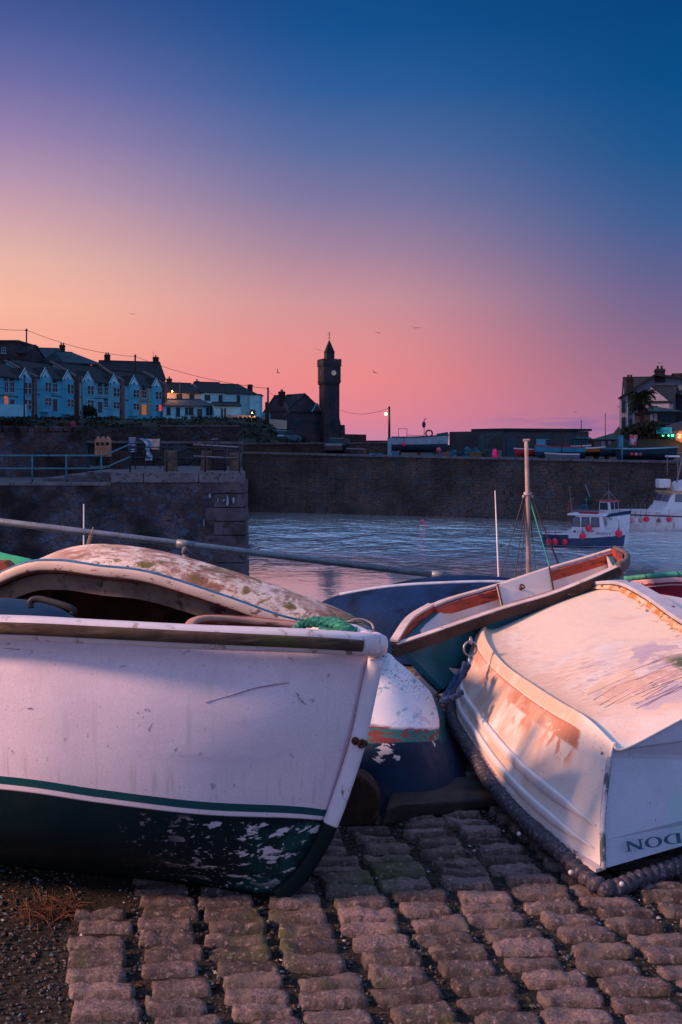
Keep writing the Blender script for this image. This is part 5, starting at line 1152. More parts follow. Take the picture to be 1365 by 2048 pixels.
# ================================================================= masts rising from below the quay
t = thing('sailing_boat', 'old wooden mast with coloured stays rising from a boat below the quay', 'sailing boat', tuple(XZ(1057, WZ, 14)))
YM = 14.0; m_mast = mat('mast_wood', (.30, .22, .22), .7, .3, 3, [((.10, .07, .08), 20, .55, .65, 5, (1, 1, .08))])
MB().tube([XZ(1060, WZ+.6, YM), W(1058, 1150, YM), W(1056, 1000, YM), W(1053, 882, YM)], [.042, .036, .032, .028], 12).build('mast', m_mast, t, smooth=True, world=True)
g = MB(); g.tube([W(1047, 881, YM), W(1060, 880.5, YM)], .02, 8); g.build('mast_cap', m_mast, t, world=True)
g = MB(); g.tube([W(1048, 987, YM), W(1064, 987, YM)], .022, 8); g.torus(W(1055.5, 989, YM), .045, .012, (0, 0, 1), 16, 6); g.ball(W(1048, 993, YM), .025, 8, 6); g.ball(W(1064, 993, YM), .025, 8, 6); g.build('hounds', mat('fitting_grey', (.3, .26, .3), .5, metal=.4), t, smooth=True, world=True)
dk = WZ+.9
for i, (xa, ya, xb, yb_, c_) in enumerate(((1048, 993, 998, 1150, 0), (1049, 995, 1004, 1150, 0), (1051, 1003, 1026, 1160, 0), (1052, 1003, 1032, 1160, 1), (1053, 1003, 1038, 1160, 0), (1058, 990, 1101, 1130, 2), (1057.5, 991, 1096, 1130, 2), (1063, 995, 1122, 1130, 0), (1062, 990, 1114, 1130, 0), (1060, 1020, 1075, 1150, 1))):
    a, b = W(xa, ya, YM), W(xb, yb_, YM); k = (dk-a.z)/(b.z-a.z); e = a+(b-a)*k; e.y += (.5 if i % 2 else -.5)
    MB().tube([a, e], .009 if c_ == 2 else .0075, 5).build('stay', (mat('stay_dark', (.05, .035, .05), .7), mat('stay_green', (.03, .10, .09), .7), mat('stay_teal', (.05, .33, .27), .7))[c_], t, world=True)
bm_ = bhull(6.4, 2.0, 1.0, 1.3, .85)[0]; hb2 = hull([[Vector((p.x, p.y, p.z))+XZ(1057, WZ, 14) for p in q] for q in bm_], 20, 5, end0=True); hb2.build('hull', m_bb, t, smooth=True, world=True).modifiers.new('thickness', 'SOLIDIFY').thickness = .03
t = thing('flagstaff', 'thin white stick standing up from the water left of the mast', 'pole', tuple(XZ(998, WZ, 20))); g = MB(); g.tube([XZ(999, WZ, 20), W(997.5, 1150, 20), W(990.5, 981, 20)], [.03, .017, .010], 8); g.build('pole', m_bw, t, smooth=True, world=True)
t = thing('flagstaff', 'thin pale stick standing in front of the jetty wall', 'pole', tuple(XZ(168, WZ, 20))); g = MB(); g.tube([XZ(168, WZ, 20), W(168, 1008, 20)], [.02, .012], 8); g.build('pole', m_bw, t, smooth=True, world=True)
t = thing('wooden_paddle', 'stub of a tan wooden oar leaning behind the cream dinghy', 'oar', tuple(XZ(172, 0, 6.2))); g = MB(); g.prism([W(169, 1104, 6.2), W(177, 1104, 6.2), W(184, 1073, 6.2), W(178, 1070, 6.2)], (0, .03, 0)); g.build('blade', mat('oar_wood', (.35, .22, .15), .7, .3, 9), t, world=True, bevel=.004); g = MB(); g.tube([XZ(168, .02, 6.2), W(173, 1104, 6.22)], .014, 8); g.tube([W(181, 1073, 6.21), W(187, 1054, 6.21)], .004, 5); g.build('shaft', mat('oar_wood', (.35, .22, .15), .7, .3, 9), t, world=True)
# ================================================================= the land behind the harbour
def S(a, b, x): x = max(0, min(1, (x-a)/(b-a))); return x*x*(3-2*x)
def land(x, Y):
    px = CX+x/Y*F
    z = .15+3.85*S(99, 117, Y)*(1-S(500, 650, px))+.010*max(0, Y-165)*(1-S(400, 560, px))*20*0
    z += .9*S(150, 175, Y)*S(480, 560, px)*(1-S(690, 760, px))
    z += 1.9*S(88, 100, Y)*S(1185, 1250, px)+2.5*S(100, 125, Y)*S(1190, 1280, px)
    z -= 6*S(150, 200, Y)*S(735, 800, px)*(1-S(1150, 1200, px))
    z += 5*S(160, 200, Y)*(1-S(150, 380, px))
    return z+.25*noise.noise(Vector((x*.15, Y*.15, 0)))*S(86, 105, Y)
m_land = mat('rough_ground', (.016, .020, .018), .95, .5, .3, [((.03, .022, .018), .12, .5, .65), ((.012, .022, .014), .5, .5, .6)], bump=(2, .8, .3))
g = MB(); ys = [92.5, 96, 99, 101, 103, 106, 109, 112, 115, 118, 124, 132, 142, 155, 170, 190, 215, 250, 300]; pxs = list(range(-900, 2500, 34))
for Y_ in ys:
    for px in pxs: x = px2x(px, Y_); g.v.append(Vector((x, Y_, land(x, Y_) if Y_ > 93 else -.3)))
nn = len(pxs)
for j in range(len(ys)-1):
    for i in range(nn-1): a = j*nn+i; g.f.append([a, a+1, a+nn+1, a+nn])
prop(g.build('hillside', m_land, smooth=True), kind='structure')

# unseen high ground added left of the harbour, outside the picture: it keeps the low sun off the far side of the harbour
g = MB(); hx = [-175+5*i for i in range(19)]; hy = [-50+8*i for i in range(34)]
for y in hy:
    for x in hx:
        e_ = math.sin(math.pi*min(1, max(0, (x+178)/96)))**.7; z = 92*e_*S(-10, 12, y)*(1-S(190, 222, y))+2.5*noise.noise(Vector((x*.05, y*.05, 0)))-1; g.v.append(Vector((x-max(0, y-100)*.35, y, z)))
for j in range(len(hy)-1):
    for i in range(len(hx)-1): a = j*len(hx)+i; g.f.append([a, a+1, a+len(hx)+1, a+len(hx)])
prop(g.build('added_shade_hill', m_land, smooth=True), kind='structure')

# ---------------------------------------------------------------- buildings
m_slate = mat('slate', (.008, .013, .022), .9, .35, .8, [((.022, .028, .04), 4, .5, .7, 5, (1, 1, .3))], bump=(10, .5, .03))
m_slateb = mat('slate_blue', (.012, .045, .07), .85, .3, .8, [((.012, .03, .05), 4, .5, .7)], bump=(10, .5, .03))
m_tblue = mat('terrace_shade_blue', (.055, .34, .52), .8, .12, .6, [((.035, .24, .38), 1.2, .52, .7)])  # blue of the shade put into the wall colour of white houses
m_tlight = mat('terrace_trim', (.30, .58, .72), .7, .1, 2)
m_tgrey = mat('terrace_grey', (.08, .35, .50), .8, .15, .6, [((.16, .40, .52), 1.2, .52, .7)])  # second white wall tone, shade blue put into it too
m_brickp = mat('brick_pier', (.12, .075, .08), .85, .3, 1.5)
m_hwhite = mat('house_white_shade', (.18, .48, .64), .8, .1, .5, [((.12, .36, .50), .8, .52, .7)])  # white walls with the bluish shade put into their colour
m_hcream = mat('house_cream', (.42, .34, .30), .8, .1, .5)
m_dkst = stone('house_stone', (.028, .035, .055), (.05, .035, .045), (.035, .045, .07), (.02, .02, .028), 1.6, (1, 1, 1.7), .4, .05, .04, .35, brick=True)
m_win = mat('house_glass', (.010, .03, .05), .35, .2, 1, spec=.12)
m_win2 = mat('house_frame', (.24, .42, .54), .6, .1, 2)
m_dfr = mat('dark_frame', (.028, .055, .075), .6, .2, 2)
m_lit = mat('lit_window', (.5, .12, .03), .6, 0, 2, emit=((1, .16, .06), .35))
m_litr = mat('lit_window_red', (.5, .05, .03), .6, 0, 2, emit=((1, .06, .05), .6))
m_door = mat('house_door', (.02, .05, .08), .6, .2, 2)
m_doro = mat('orange_door', (.5, .17, .05), .6, .1, 2, emit=((1, .28, .06), .18))
m_chim = mat('chimney_brick', (.018, .013, .018), .9, .3, 3)

class House:
    def __init__(s, name, label, px0, Y0, px1, Y1, yb, ye, yr, depth, wall, roof, group=None, hip=(0, 0), over=.3, cat='house', zb=None, flat=False, roofname='roof'):
        a = W(px0, yb, Y0); b = W(px1, yb, Y1); s.zb = a.z if zb is None else zb
        s.d = Vector((b.x-a.x, b.y-a.y, 0)); s.w = s.d.length; s.d.normalize(); s.n = Vector((-s.d.y, s.d.x, 0))
        s.o = Vector((a.x, a.y, s.zb)); s.rz = math.atan2(s.d.y, s.d.x); s.depth = depth
        s.t = thing(name, label, cat, tuple(s.o), s.rz, group)
        s.ze = W(px0, ye, Y0).z-s.zb; mid = s.o+s.d*s.w/2+s.n*depth/2; s.zr = (H-(yr-HY)/F*mid.y)-s.zb if not flat else s.ze
        w_, e, r, dp = s.w, s.ze, s.zr, depth
        g = MB()
        if flat: g.bb(0, w_, 0, dp, -2.5, e)
        else:
            hl, hr = hip
            g.bb(0, w_, 0, dp, -2.5, e)
            if not hl: g.prism([(0, 0, e), (0, dp, e), (0, dp/2, r-.12)], (.3, 0, 0))
            if not hr: g.prism([(w_, 0, e), (w_, dp, e), (w_, dp/2, r-.12)], (-.3, 0, 0))
        g.build('wall', wall, s.t)
        if not flat:
            o_, th = over, .14; hl, hr = hip; sl = (r-e)/(dp/2)
            A_ = [(-(o_ if hl else .12), -o_, e-o_*sl), (w_+(o_ if hr else .12), -o_, e-o_*sl), (w_+.12-hr, dp/2, r), (-.12+hl, dp/2, r)]
            B_ = [(A_[1][0], dp+o_, A_[1][2]), (A_[0][0], dp+o_, A_[0][2]), A_[3], A_[2]]
            g = MB(); g.prism(A_, (0, 0, th)); g.prism(B_, (0, 0, th))
            if hl: g.prism([B_[1], A_[0], A_[3]], (0, 0, th))
            if hr: g.prism([A_[1], B_[0], A_[2]], (0, 0, th))
            g.build(roofname, roof, s.t)
            q = MB(); q.bar((A_[3][0], dp/2, r+th+.02), (A_[2][0], dp/2, r+th+.02), .22, .12); q.build('ridge_tiles', roof, s.t)
    def u(s, px, py, back=0):
        dr = Vector(((px-CX)/F, 1, -(py-HY)/F)); o_ = Vector((0, 0, H)); base = s.o+s.n*back
        k = (base-o_).dot(s.n)/dr.dot(s.n); p = o_+dr*k-s.o; return p.dot(s.d), p.z
    def win(s, x0, y0, x1, y1, frame=None, glass=None, bars=1, name='window', arch=False):
        a, zt_ = s.u(x0, y0); b, zb_ = s.u(x1, y1); g = MB(); g.bb(a, b, -.05, .06, zb_, zt_)
        if arch: g.prism([((a+b)/2+(b-a)/2*math.cos(q), -.05, zt_+(b-a)/2*math.sin(q)) for q in [math.pi*i/8 for i in range(9)]], (0, .11, 0))
        o = g.build(name, glass or m_win, s.t); f = MB(); w_ = .07
        pts = [(a, -.06, zb_), (b, -.06, zb_), (b, -.06, zt_), (a, -.06, zt_)]
        for q in range(4): f.bar(pts[q], pts[(q+1) % 4], .06, w_)
        if bars: f.bar(((a+b)/2, -.06, zb_), ((a+b)/2, -.06, zt_), .05, .05); f.bar((a, -.062, (zb_+zt_)/2), (b, -.062, (zb_+zt_)/2), .05, .05)
        f.build('frame', frame or m_win2, o)
        f = MB(); f.bb(a-.12, b+.12, -.14, .02, zb_-.12, zb_-.02); f.build('sill', frame or m_win2, o); return o
    def door(s, x0, y0, x1, y1, m=None):
        a, zt_ = s.u(x0, y0); b, zb_ = s.u(x1, y1); g = MB(); g.bb(a, b, -.04, .06, max(0, zb_), zt_); o = g.build('door', m or m_door, s.t)
        f = MB()
        for p in (((a, -.05, 0), (a, -.05, zt_)), ((b, -.05, 0), (b, -.05, zt_)), ((a, -.05, zt_), (b, -.05, zt_))): f.bar(*p, .07, .09)
        f.build('frame', m_win2, o); h_ = MB(); h_.ball((b-.15, -.07, zt_*.45), .05, 8, 6); h_.build('handle', m_dfr, o)
    def chim(s, px, ytop, wm=.9, back=None, pots=2, dm=.7, base=None):
        back = s.depth/2 if back is None else back; x, z = s.u(px, ytop, back); zb_ = s.ze if base is None else base; g = MB(); g.bb(x-wm/2, x+wm/2, back-dm/2, back+dm/2, zb_, z); g.bb(x-wm/2-.06, x+wm/2+.06, back-dm/2-.06, back+dm/2+.06, z-.28, z-.16); o = g.build('chimney', m_chim, s.t)
        for i in range(pots): q = MB(); q.lathe((x+(i-(pots-1)/2)*wm/max(1, pots)*.8, back, z-.02), [(.13, 0), (.11, .3), (.14, .36), (.12, .4)], 8); q.build('chimney_pot', m_chim, o)
    def band(s, y_, h_=.12, m=None, x0=None, x1=None, name='string_course'):
        z = s.u((CX+s.o.x/s.o.y*F), y_)[1]; g = MB(); g.bb(0 if x0 is None else x0, s.w if x1 is None else x1, -.07, .02, z-h_/2, z+h_/2); g.build(name, m or m_dfr, s.t)
    def gablet(s, pxc, hw, ytop, ybase, m=None):
        """pointed dormer gable over a bay, with bargeboards"""
        c, zt_ = s.u(pxc, ytop); _, zb_ = s.u(pxc, ybase); x0 = s.u(pxc-hw, ybase)[0]; x1 = s.u(pxc+hw, ybase)[0]
        g = MB(); g.prism([(x0, -.25, zb_), (x1, -.25, zb_), (c, -.25, zt_)], (0, 2.0, 0)); o = g.build('gable', m or m_tlight, s.t)
        for a in (x0, x1): f = MB(); f.bar((a+(.25 if a > c else -.25), -.3, zb_-.1), (c, -.3, zt_+.1), .12, .22); f.build('bargeboard', m_tlight, o)
        for a in (x0, x1): f = MB(); f.bar((a+(.2 if a > c else -.2), .7, zb_), (c, .7, zt_+.14), 2.2, .1); f.build('roof', m_slate, o)
        f = MB(); f.prism([(c-(x1-x0)*.26, -.27, zb_+.02), (c+(x1-x0)*.26, -.27, zb_+.02), (c, -.27, zb_+(zt_-zb_)*.35)], (0, .02, 0)); f.build('gable_vent', m_dfr, o)
    def bay(s, pxc, hw, y0, y1, m):
        c, zt_ = s.u(pxc, y0); _, zb_ = s.u(pxc, y1); x0 = s.u(pxc-hw, y0)[0]; x1 = s.u(pxc+hw, y0)[0]
        g = MB(); g.prism([(x0, .02, zb_-.2), (x0+.45, -.6, zb_-.2), (x1-.45, -.6, zb_-.2), (x1, .02, zb_-.2)], (0, 0, zt_-zb_+.2)); return g.build('bay', m, s.t), (x0, x1)
    def baywin(s, pxc, hw, y0, y1, par, glass=None, lit=None):
        x0, zt_ = s.u(pxc-hw, y0); x1, _ = s.u(pxc+hw, y0); _, zb_ = s.u(pxc, y1); m_ = (x0+x1)/2
        for k, (a, b) in enumerate(((x0+.5, m_-.08), (m_+.08, x1-.5))):
            g = MB(); g.bb(a, b, -.64, -.5, zb_, zt_); o = g.build('window', (lit if (lit and k) else glass) or m_win, s.t); f = MB()
            for p in (((a, -.66, zb_), (a, -.66, zt_)), ((b, -.66, zb_), (b, -.66, zt_)), ((a, -.66, zb_), (b, -.66, zb_)), ((a, -.66, zt_), (b, -.66, zt_)), ((a, -.66, (zb_+zt_)/2), (b, -.66, (zb_+zt_)/2))): f.bar(*p, .05, .07)
            f.build('frame', m_win2, o)

GT = 'bay windowed terrace houses above the harbour'
def Yt(px): return 120+45*(px+30)/355
def terrace(label, x0, x1, yb, ye, yr, bays, door_px, m, hwb, lit=None, dm=None, mid=None):
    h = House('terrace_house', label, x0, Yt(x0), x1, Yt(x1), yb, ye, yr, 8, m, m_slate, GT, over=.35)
    k = (ye+yb)/2
    for i, b in enumerate(bays):
        dy = (b-x0)*.10
        h.bay(b, hwb, ye+dy, yb+dy, m); h.gablet(b, hwb*.95, ye-17+dy*1.0, ye+2+dy)
        h.baywin(b, hwb, ye+9+dy*.9, k-4+dy*.9, h.t); h.baywin(b, hwb, k+7+dy*.7, yb-9+dy*.5, h.t, lit=(lit if i == len(bays)-1 else None))
    dy = (door_px-x0)*.10
    h.door(door_px-5, k+8+dy*.7, door_px+5, yb+4, dm); h.win(door_px-4.5, ye+10+dy*.9, door_px+4.5, k-5+dy*.9, arch=True)
    if mid: h.win(mid-4, ye+10+dy*.9, mid+4, k-5+dy*.9, arch=True); h.win(mid-4, k+8+dy*.7, mid+4, yb-10+dy*.5, arch=True, glass=(m_lit if x0 < 0 else None))
    h.band(k+1+dy*0+1)
    g = MB(); g.bb(h.w-.02, h.w+1.0, -.3, 7.9, -2, h.ze+.4); g.build('party_pier', m_brickp, h.t, bevel=.03)
    g = MB(); g.prism([(h.w+.05, -.4, h.ze+.3), (h.w+.85, -.4, h.ze+.3), (h.w+.85, 4, h.zr+.4), (h.w+.05, 4, h.zr+.4)], (0, 0, .25)); g.build('parapet', m_brickp, h.t)
    g = MB(); g.tube([(h.w-.5, -.1, 0), (h.w-.5, -.1, h.ze)], .06, 6); g.build('drainpipe', m_dfr, h.t)
    return h
terrace('white bay windowed house furthest left in the terrace', -28, 64, 824, 748, 722, [47], 24, m_tblue, 11, mid=12)
terrace('white terrace house with a pointed gable at each side, second from the left', 73, 149, 820, 753, 725, [88, 133], 110, m_tblue, 10)
terrace('white terrace house third from the left, right of the tall telegraph pole', 158, 240, 823, 760, 731, [174, 226], 200, m_tgrey, 10, mid=212)
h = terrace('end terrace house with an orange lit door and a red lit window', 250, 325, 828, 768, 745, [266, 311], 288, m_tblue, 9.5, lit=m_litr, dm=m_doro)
for px in (279.5, 295.5):
    u_, z_ = h.u(px, 800); g = MB(); g.bb(u_-.3, u_+.3, -.1, .02, 0, h.ze); g.build('warm_pilaster', mat('sand_trim', (.30, .16, .10), .8, .2, 3), h.t)

# buildings behind the terrace
h = House('large_house', 'dark stepped stone building at the far left skyline', -90, 158, 36, 158, 760, 684, 678, 10, m_dkst, m_slate, flat=True, cat='building')
g = MB(); g.bb(-.2, h.w+.2, -.2, 10.2, h.ze, h.ze+.3); g.build('parapet', m_dkst, h.t); g = MB(); g.bb(h.w-6.5, h.w-4.2, 1, 4, h.ze, h.ze+.75); g.build('roof_block', m_dkst, h.t)
h.win(4, 695, 12, 706)
h = House('large_house', 'narrow dark gable end right of the stepped building on the skyline', 36, 157, 54, 157, 760, 706, 692, 9, m_dkst, m_slate)
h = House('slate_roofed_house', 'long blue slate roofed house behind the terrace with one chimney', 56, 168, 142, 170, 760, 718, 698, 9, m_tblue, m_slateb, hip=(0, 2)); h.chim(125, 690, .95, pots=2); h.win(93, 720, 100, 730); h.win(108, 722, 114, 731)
h = House('slate_roofed_house', 'lower hipped blue slate roof between the long roof and the big gable', 128, 160, 202, 165, 760, 724, 706, 8, m_dkst, m_slateb, hip=(1, 3)); h.win(150, 726, 158, 736); h.win(181, 727, 184, 735, glass=m_litr, bars=0)
h = House('gabled_house', 'tall dark gabled house with a chimney at each end behind the terrace', 208, 178, 331, 182, 770, 756, 724, 11, m_dkst, m_slate); h.chim(215, 709, 1.0, pots=2); h.chim(312, 714, 1.0, pots=1)
g = MB(); u_, z_ = h.u(307, 705, 5.5); g.tube([(u_, 5.5, z_-2.5), (u_, 5.5, z_+.2)], .04, 5); g.build('aerial', m_dfr, h.t)

# white row and bungalow
h = House('white_row_house', 'cream end house with a street lamp glow on its front and three small chimneys', 335, 172, 402, 176, 834, 784, 767, 7.5, m_hcream, m_slate, group='white row houses above the bungalow'); h.chim(339, 757, .7, pots=1); h.chim(394.5, 762, .6, pots=1)
h.win(353.5, 788, 364, 797, m_dfr); h.win(379, 788, 388, 799, m_dfr)
for px in (359,): u_, z_ = h.u(px, 764, 0); g = MB(); g.tube([(u_, -.2, z_), (u_, -.2, 2)], .09, 6); g.build('drainpipe', m_dfr, h.t)
h = House('white_row_house', 'white middle house of the row with a window above the bungalow roof', 402, 176, 452, 178, 834, 784, 766, 7.5, m_hwhite, m_slate, group='white row houses above the bungalow'); h.win(410, 790, 420, 800, m_dfr); h.win(438, 790, 445, 806, m_dfr)
h = House('white_row_house', 'white right hand house of the row with a tall window and end chimney', 452, 178, 512, 180, 834, 787, 770, 8, m_hwhite, m_slate, group='white row houses above the bungalow', hip=(0, 2.2)); h.chim(500.5, 769, .8, pots=0); h.win(474, 791, 480, 806, m_dfr); h.win(501, 793, 511, 800, m_dfr)
h = House('flat_roofed_house', 'narrow flat roofed pale house at the right end of the white row', 500, 176, 520, 176, 842, 790, 790, 6, m_hwhite, m_slate, flat=True); h.win(495.5+6, 820, 511, 828, m_dfr)
g = MB(); g.bb(-.2, h.w+.2, -.2, 6.2, h.ze, h.ze+.18); g.build('flat_roof', m_slate, h.t)
h = House('bungalow', 'white bungalow with a low slate roof in front of the white row', 327, 163, 428, 166, 835, 811, 800, 7, m_hwhite, m_slateb, over=.4, hip=(0, 1.5))
for a, b in ((334, 341), (353, 360), (371, 376), (378, 387), (413, 418), (420, 429)): h.win(a, 815, min(b, 427), 829 if a != 353 else 832, m_dfr, bars=0)
h.door(394, 817, 405, 836)
h = House('white_porch', 'small pale extension with glazed doors right of the bungalow', 429, 163, 482, 164, 836, 812, 806, 5, m_hwhite, m_slate, over=.3, cat='extension')
for a, b in ((442, 447), (448, 453)): h.door(a, 816, b, 836, m_win)
wall_thing('garden_wall', 'street lamp lit cream garden wall right of the bungalow', 452, 510, 846, 829, 161, .3, m_hcream, 158, 832)
wall_thing('garden_wall', 'sloping cream wall lit orange beside the telegraph pole', 518, 574, 858, 836, 150, .3, m_hcream, 150, 841)
h = House('garage', 'low garage with two pale doors below the embankment', 497, 110, 557, 112, 882, 862, 855, 5, m_dkst, m_slateb, over=.25, cat='garage')
for a, b in ((513, 526), (531, 543)): x_, zt_ = h.u(a, 863.5); x2_, zb2 = h.u(b, 871); g = MB(); g.bb(x_, x2_, -.05, .03, zb2, zt_); g.build('door', mat('pale_door', (.25, .50, .60), .6, .1, 2), h.t)  # doors in one flat pale colour
h = House('flat_roofed_house', 'tiny flat roofed annex between the white row and the hall', 519, 178, 537, 178, 845, 826, 826, 5, m_tgrey, m_slate, flat=True, cat='annex'); h.win(527, 829, 533, 836)

# ---------------------------------------------------------------- hall and clock tower
m_hall = stone('hall_stone', (.032, .040, .065), (.06, .04, .05), (.04, .055, .09), (.014, .016, .024), 1.7, (1, 1, 1.8), .5, .05, .04, .3, brick=True)
h = House('stone_hall', 'dark stone hall with a steep slate roof joined to the clock tower', 574, 186, 641, 190, 890, 823, 793, 9, m_hall, m_slate, cat='hall')
h.win(590, 842, 596, 855, m_dfr); h.win(597.5, 842, 603.5, 855, m_dfr); h.win(627, 842, 632, 855, m_dfr); h.win(633.5, 842, 638, 855, m_dfr); h.win(598, 824, 603, 831, m_dfr, bars=0); h.win(612, 824, 616, 832, m_dfr, bars=0); h.win(630, 823, 637, 832, m_dfr)
h.gablet(633, 8, 808, 822, m_hall)
h2 = House('stone_hall', 'gable end wing of the stone hall with a chimney on its peak', 539, 191, 574, 186, 890, 822, 790, 8.2, m_hall, m_slate, cat='hall')
g = MB(); c_, zc = h2.u(563, 797); a_ = h2.u(540, 826)[0]; b_ = h2.u(578, 826)[0]; zz = h2.u(560, 826)[1]; g.prism([(a_, -.2, -3), (b_, -.2, -3), (b_, -.2, zz), (c_, -.2, zc+.3), (a_, -.2, zz)], (0, .8, 0)); g.build('gable', m_hall, h2.t)
h2.chim(564, 783, 1.2, 0, 2, .8, zc-1.2); h2.win(549, 838, 554, 850, m_dfr); h2.win(560, 838, 565, 850, m_dfr)

TY = 190; t = thing('clock_tower', 'dark stone clock tower with a corbelled top and small pointed spire', 'tower', tuple(W(659, 885, TY)))
sc = TY/F; zq = lambda py: (885-py)*sc
rot = R(20)   # the tower stands turned, so two of its faces show
def sq(hw, z0, z1, hw2=None, c=(0, 0), mb=None):
    hw2 = hw if hw2 is None else hw2; mb = mb or MB(); f = lambda w_, z: [Vector((c[0]+x*w_*math.cos(rot)-y*w_*math.sin(rot), c[1]+x*w_*math.sin(rot)+y*w_*math.cos(rot), z)) for x, y in ((-1, -1), (1, -1), (1, 1), (-1, 1))]
    a, b = f(hw, z0), f(hw2, z1); mb.add(a+b, [(0, 1, 5, 4), (1, 2, 6, 5), (2, 3, 7, 6), (3, 0, 4, 7), (4, 5, 6, 7), (0, 3, 2, 1)]); return mb
kf = 1/(math.cos(rot)+math.sin(rot))
def hwp(wpx): return wpx/2*sc*kf
m_tow = stone('tower_stone', (.028, .032, .052), (.055, .032, .040), (.034, .045, .075), (.012, .014, .02), 1.7, (1, 1, 2.0), .4, .05, .03, .3, brick=True)
g = sq(hwp(46), -3, zq(848)); sq(hwp(46), zq(848), zq(836), hwp(41), mb=g); sq(hwp(41), zq(836), zq(770), hwp(41), mb=g); sq(hwp(41), zq(770), zq(764), hwp(46), mb=g); sq(hwp(46), zq(764), zq(733), hwp(46), mb=g); sq(hwp(46), zq(733), zq(728), hwp(49), mb=g); sq(hwp(49), zq(728), zq(721), mb=g)
g.build('shaft', m_tow, t)
g = MB(); sq(hwp(47.5), zq(765), zq(762.5), mb=g); g.build('string_course', m_tow, t)
g = MB(); sq(hwp(50), zq(733), zq(731), mb=g); g.build('string_course', m_tow, t)
e1_ = Vector((math.cos(rot), math.sin(rot), 0)); e2_ = Vector((-math.sin(rot), math.cos(rot), 0))
for fc, (ea, eb_) in enumerate(((e1_, -e2_), (-e2_, -e1_), (e2_, e1_), (-e1_, e2_))):   # battlements and corbels on each face
    hw = hwp(49)
    for k in range(5):
        c_ = ea*(-hw+hw*2*(k+.5)/5)+eb_*(hw-.12); q = MB(); q.box((c_.x, c_.y, zq(721)+.10), (.5, .24, .22), rz=math.atan2(ea.y, ea.x)); q.build('battlement', m_tow, t)
    if fc > 1: continue
    for k in range(6):
        c_ = ea*(-hwp(44)+hwp(44)*2*(k+.5)/6)+eb_*(hwp(44)-.02); q = MB(); q.box((c_.x, c_.y, zq(767)), (.25, .3, .5), rz=math.atan2(ea.y, ea.x)); q.build('corbel', m_tow, t)
g = sq(hwp(21), zq(722), zq(705), c=(0, 0)); g.build('belfry', m_tow, t)
g = sq(hwp(22.5), zq(705), zq(704), c=(0, 0)); sq(hwp(21.5), zq(704), zq(680), .04, mb=g); g.build('spire', m_slate, t)
g = MB(); z0 = zq(681); g.tube([(0, 0, z0), (0, 0, zq(665))], .06, 6); g.box((0, 0, zq(669.5)), (.75, .06, .06)); g.box((0, 0, zq(675)), (.4, .06, .06)); g.ball((0, 0, zq(665.5)), .13, 8, 6); g.build('weather_vane', m_dfr, t)
# the clock face, windows on the right hand face (towards +x of the turned square)
fr = -e2_; al = e1_
def face(lx, z, hw): p = fr*(hw+.02)+al*lx; return Vector((p.x, p.y, z))
rz_ = math.atan2(al.y, al.x)
cz = zq(747); cpos = face(.28, cz, hwp(46)); g = MB(); g.tube([cpos, cpos+fr*.08], .62, 20); g.build('clock_surround', m_dfr, t)
cd = MB(); cd.tube([cpos+fr*.07, cpos+fr*.12], .46, 20); o = cd.build('clock_face', mat('clock_lit', (.6, .5, .38), .6, 0, 2, emit=((1, .72, .42), .08)), t)
g = MB(); g.bar(cpos+fr*.14, cpos+fr*.14+Vector((0, 0, .36)), .05, .05); g.bar(cpos+fr*.14, cpos+fr*.14+al*-.2+Vector((0, 0, -.2)), .06, .06); g.build('hands', m_dfr, o)
for k in range(12):
    a = k*math.pi/6; g = MB(); p = cpos+fr*.13+(al*math.cos(a)+Vector((0, 0, 1))*math.sin(a))*.4; g.box(p, (.05, .03, .05), rz=rz_); g.build('hour_mark', m_dfr, o)
for lx in (-.15, .5): g = MB(); c_ = face(lx, (zq(785)+zq(813))/2, hwp(41)); g.box(c_, (.24, .12, zq(785)-zq(813)), rz=rz_); g.build('lancet_window', m_win, t)
g = MB(); c_ = face(.25, zq(850), hwp(46)); g.box(c_, (.75, .12, 1.3), rz=rz_); hd_ = [c_+Vector((0, 0, .65))+al*(.375*math.cos(a))+Vector((0, 0, .6*math.sin(a))) for a in [math.pi*i/8 for i in range(9)]]; g.prism([p+fr*.06 for p in hd_], -fr*.12); g.build('arched_window', m_win, t)
p = -e1_*(hwp(46)+.02)+e2_*-.1; g = MB(); g.box((p.x, p.y, zq(747)), (.9, .1, 1.2), rz=rz_+math.pi/2); g.build('round_window', m_win, t)
g = MB(); sq(.5, -3, zq(850), .3, c=(al*2.0+fr*2.0)[:2], mb=g); g.build('buttress', m_tow, t)

# ---------------------------------------------------------------- flat roofed store on the quay
h = House('flat_roofed_store', 'long flat roofed grey store building on the quay behind the boats', 1006, 88, 1178, 92, 922, 862, 862, 9, mat('store_render', (.045, .052, .07), .85, .25, .5, [((.03, .03, .04), 1.5, .5, .7)]), m_slate, flat=True, cat='store', zb=-.1)
h.zlt = h.ze
a = W(944, 925, 94); o_ = h.o; g = MB(); A0 = Vector((a.x, a.y, -.1))-Vector(h.t.location); M_ = Matrix.Rotation(-h.rz, 3, 'Z'); A0 = M_ @ A0
g.prism([(A0.x, A0.y, -.5), (0.02, .02, -.5), (4, 9, -.5), (A0.x+2, 9, -.5)], (0, 0, h.ze+.52)); g.build('side_wing', mat('store_lit_face', (.085, .07, .085), .85, .25, .5, [((.04, .035, .04), 1.5, .5, .7)]), h.t)  # lighter warm copy of the wall, light on this face put into the colour
g = MB(); g.prism([(A0.x-.15, A0.y-.15, h.ze+.02), (0, -.2, h.ze+.02), (h.w+.2, -.2, h.ze+.02), (h.w+.2, 9.2, h.ze+.02), (A0.x+1.8, 9.2, h.ze+.02)], (0, 0, .22)); g.build('flat_roof', m_slate, h.t)
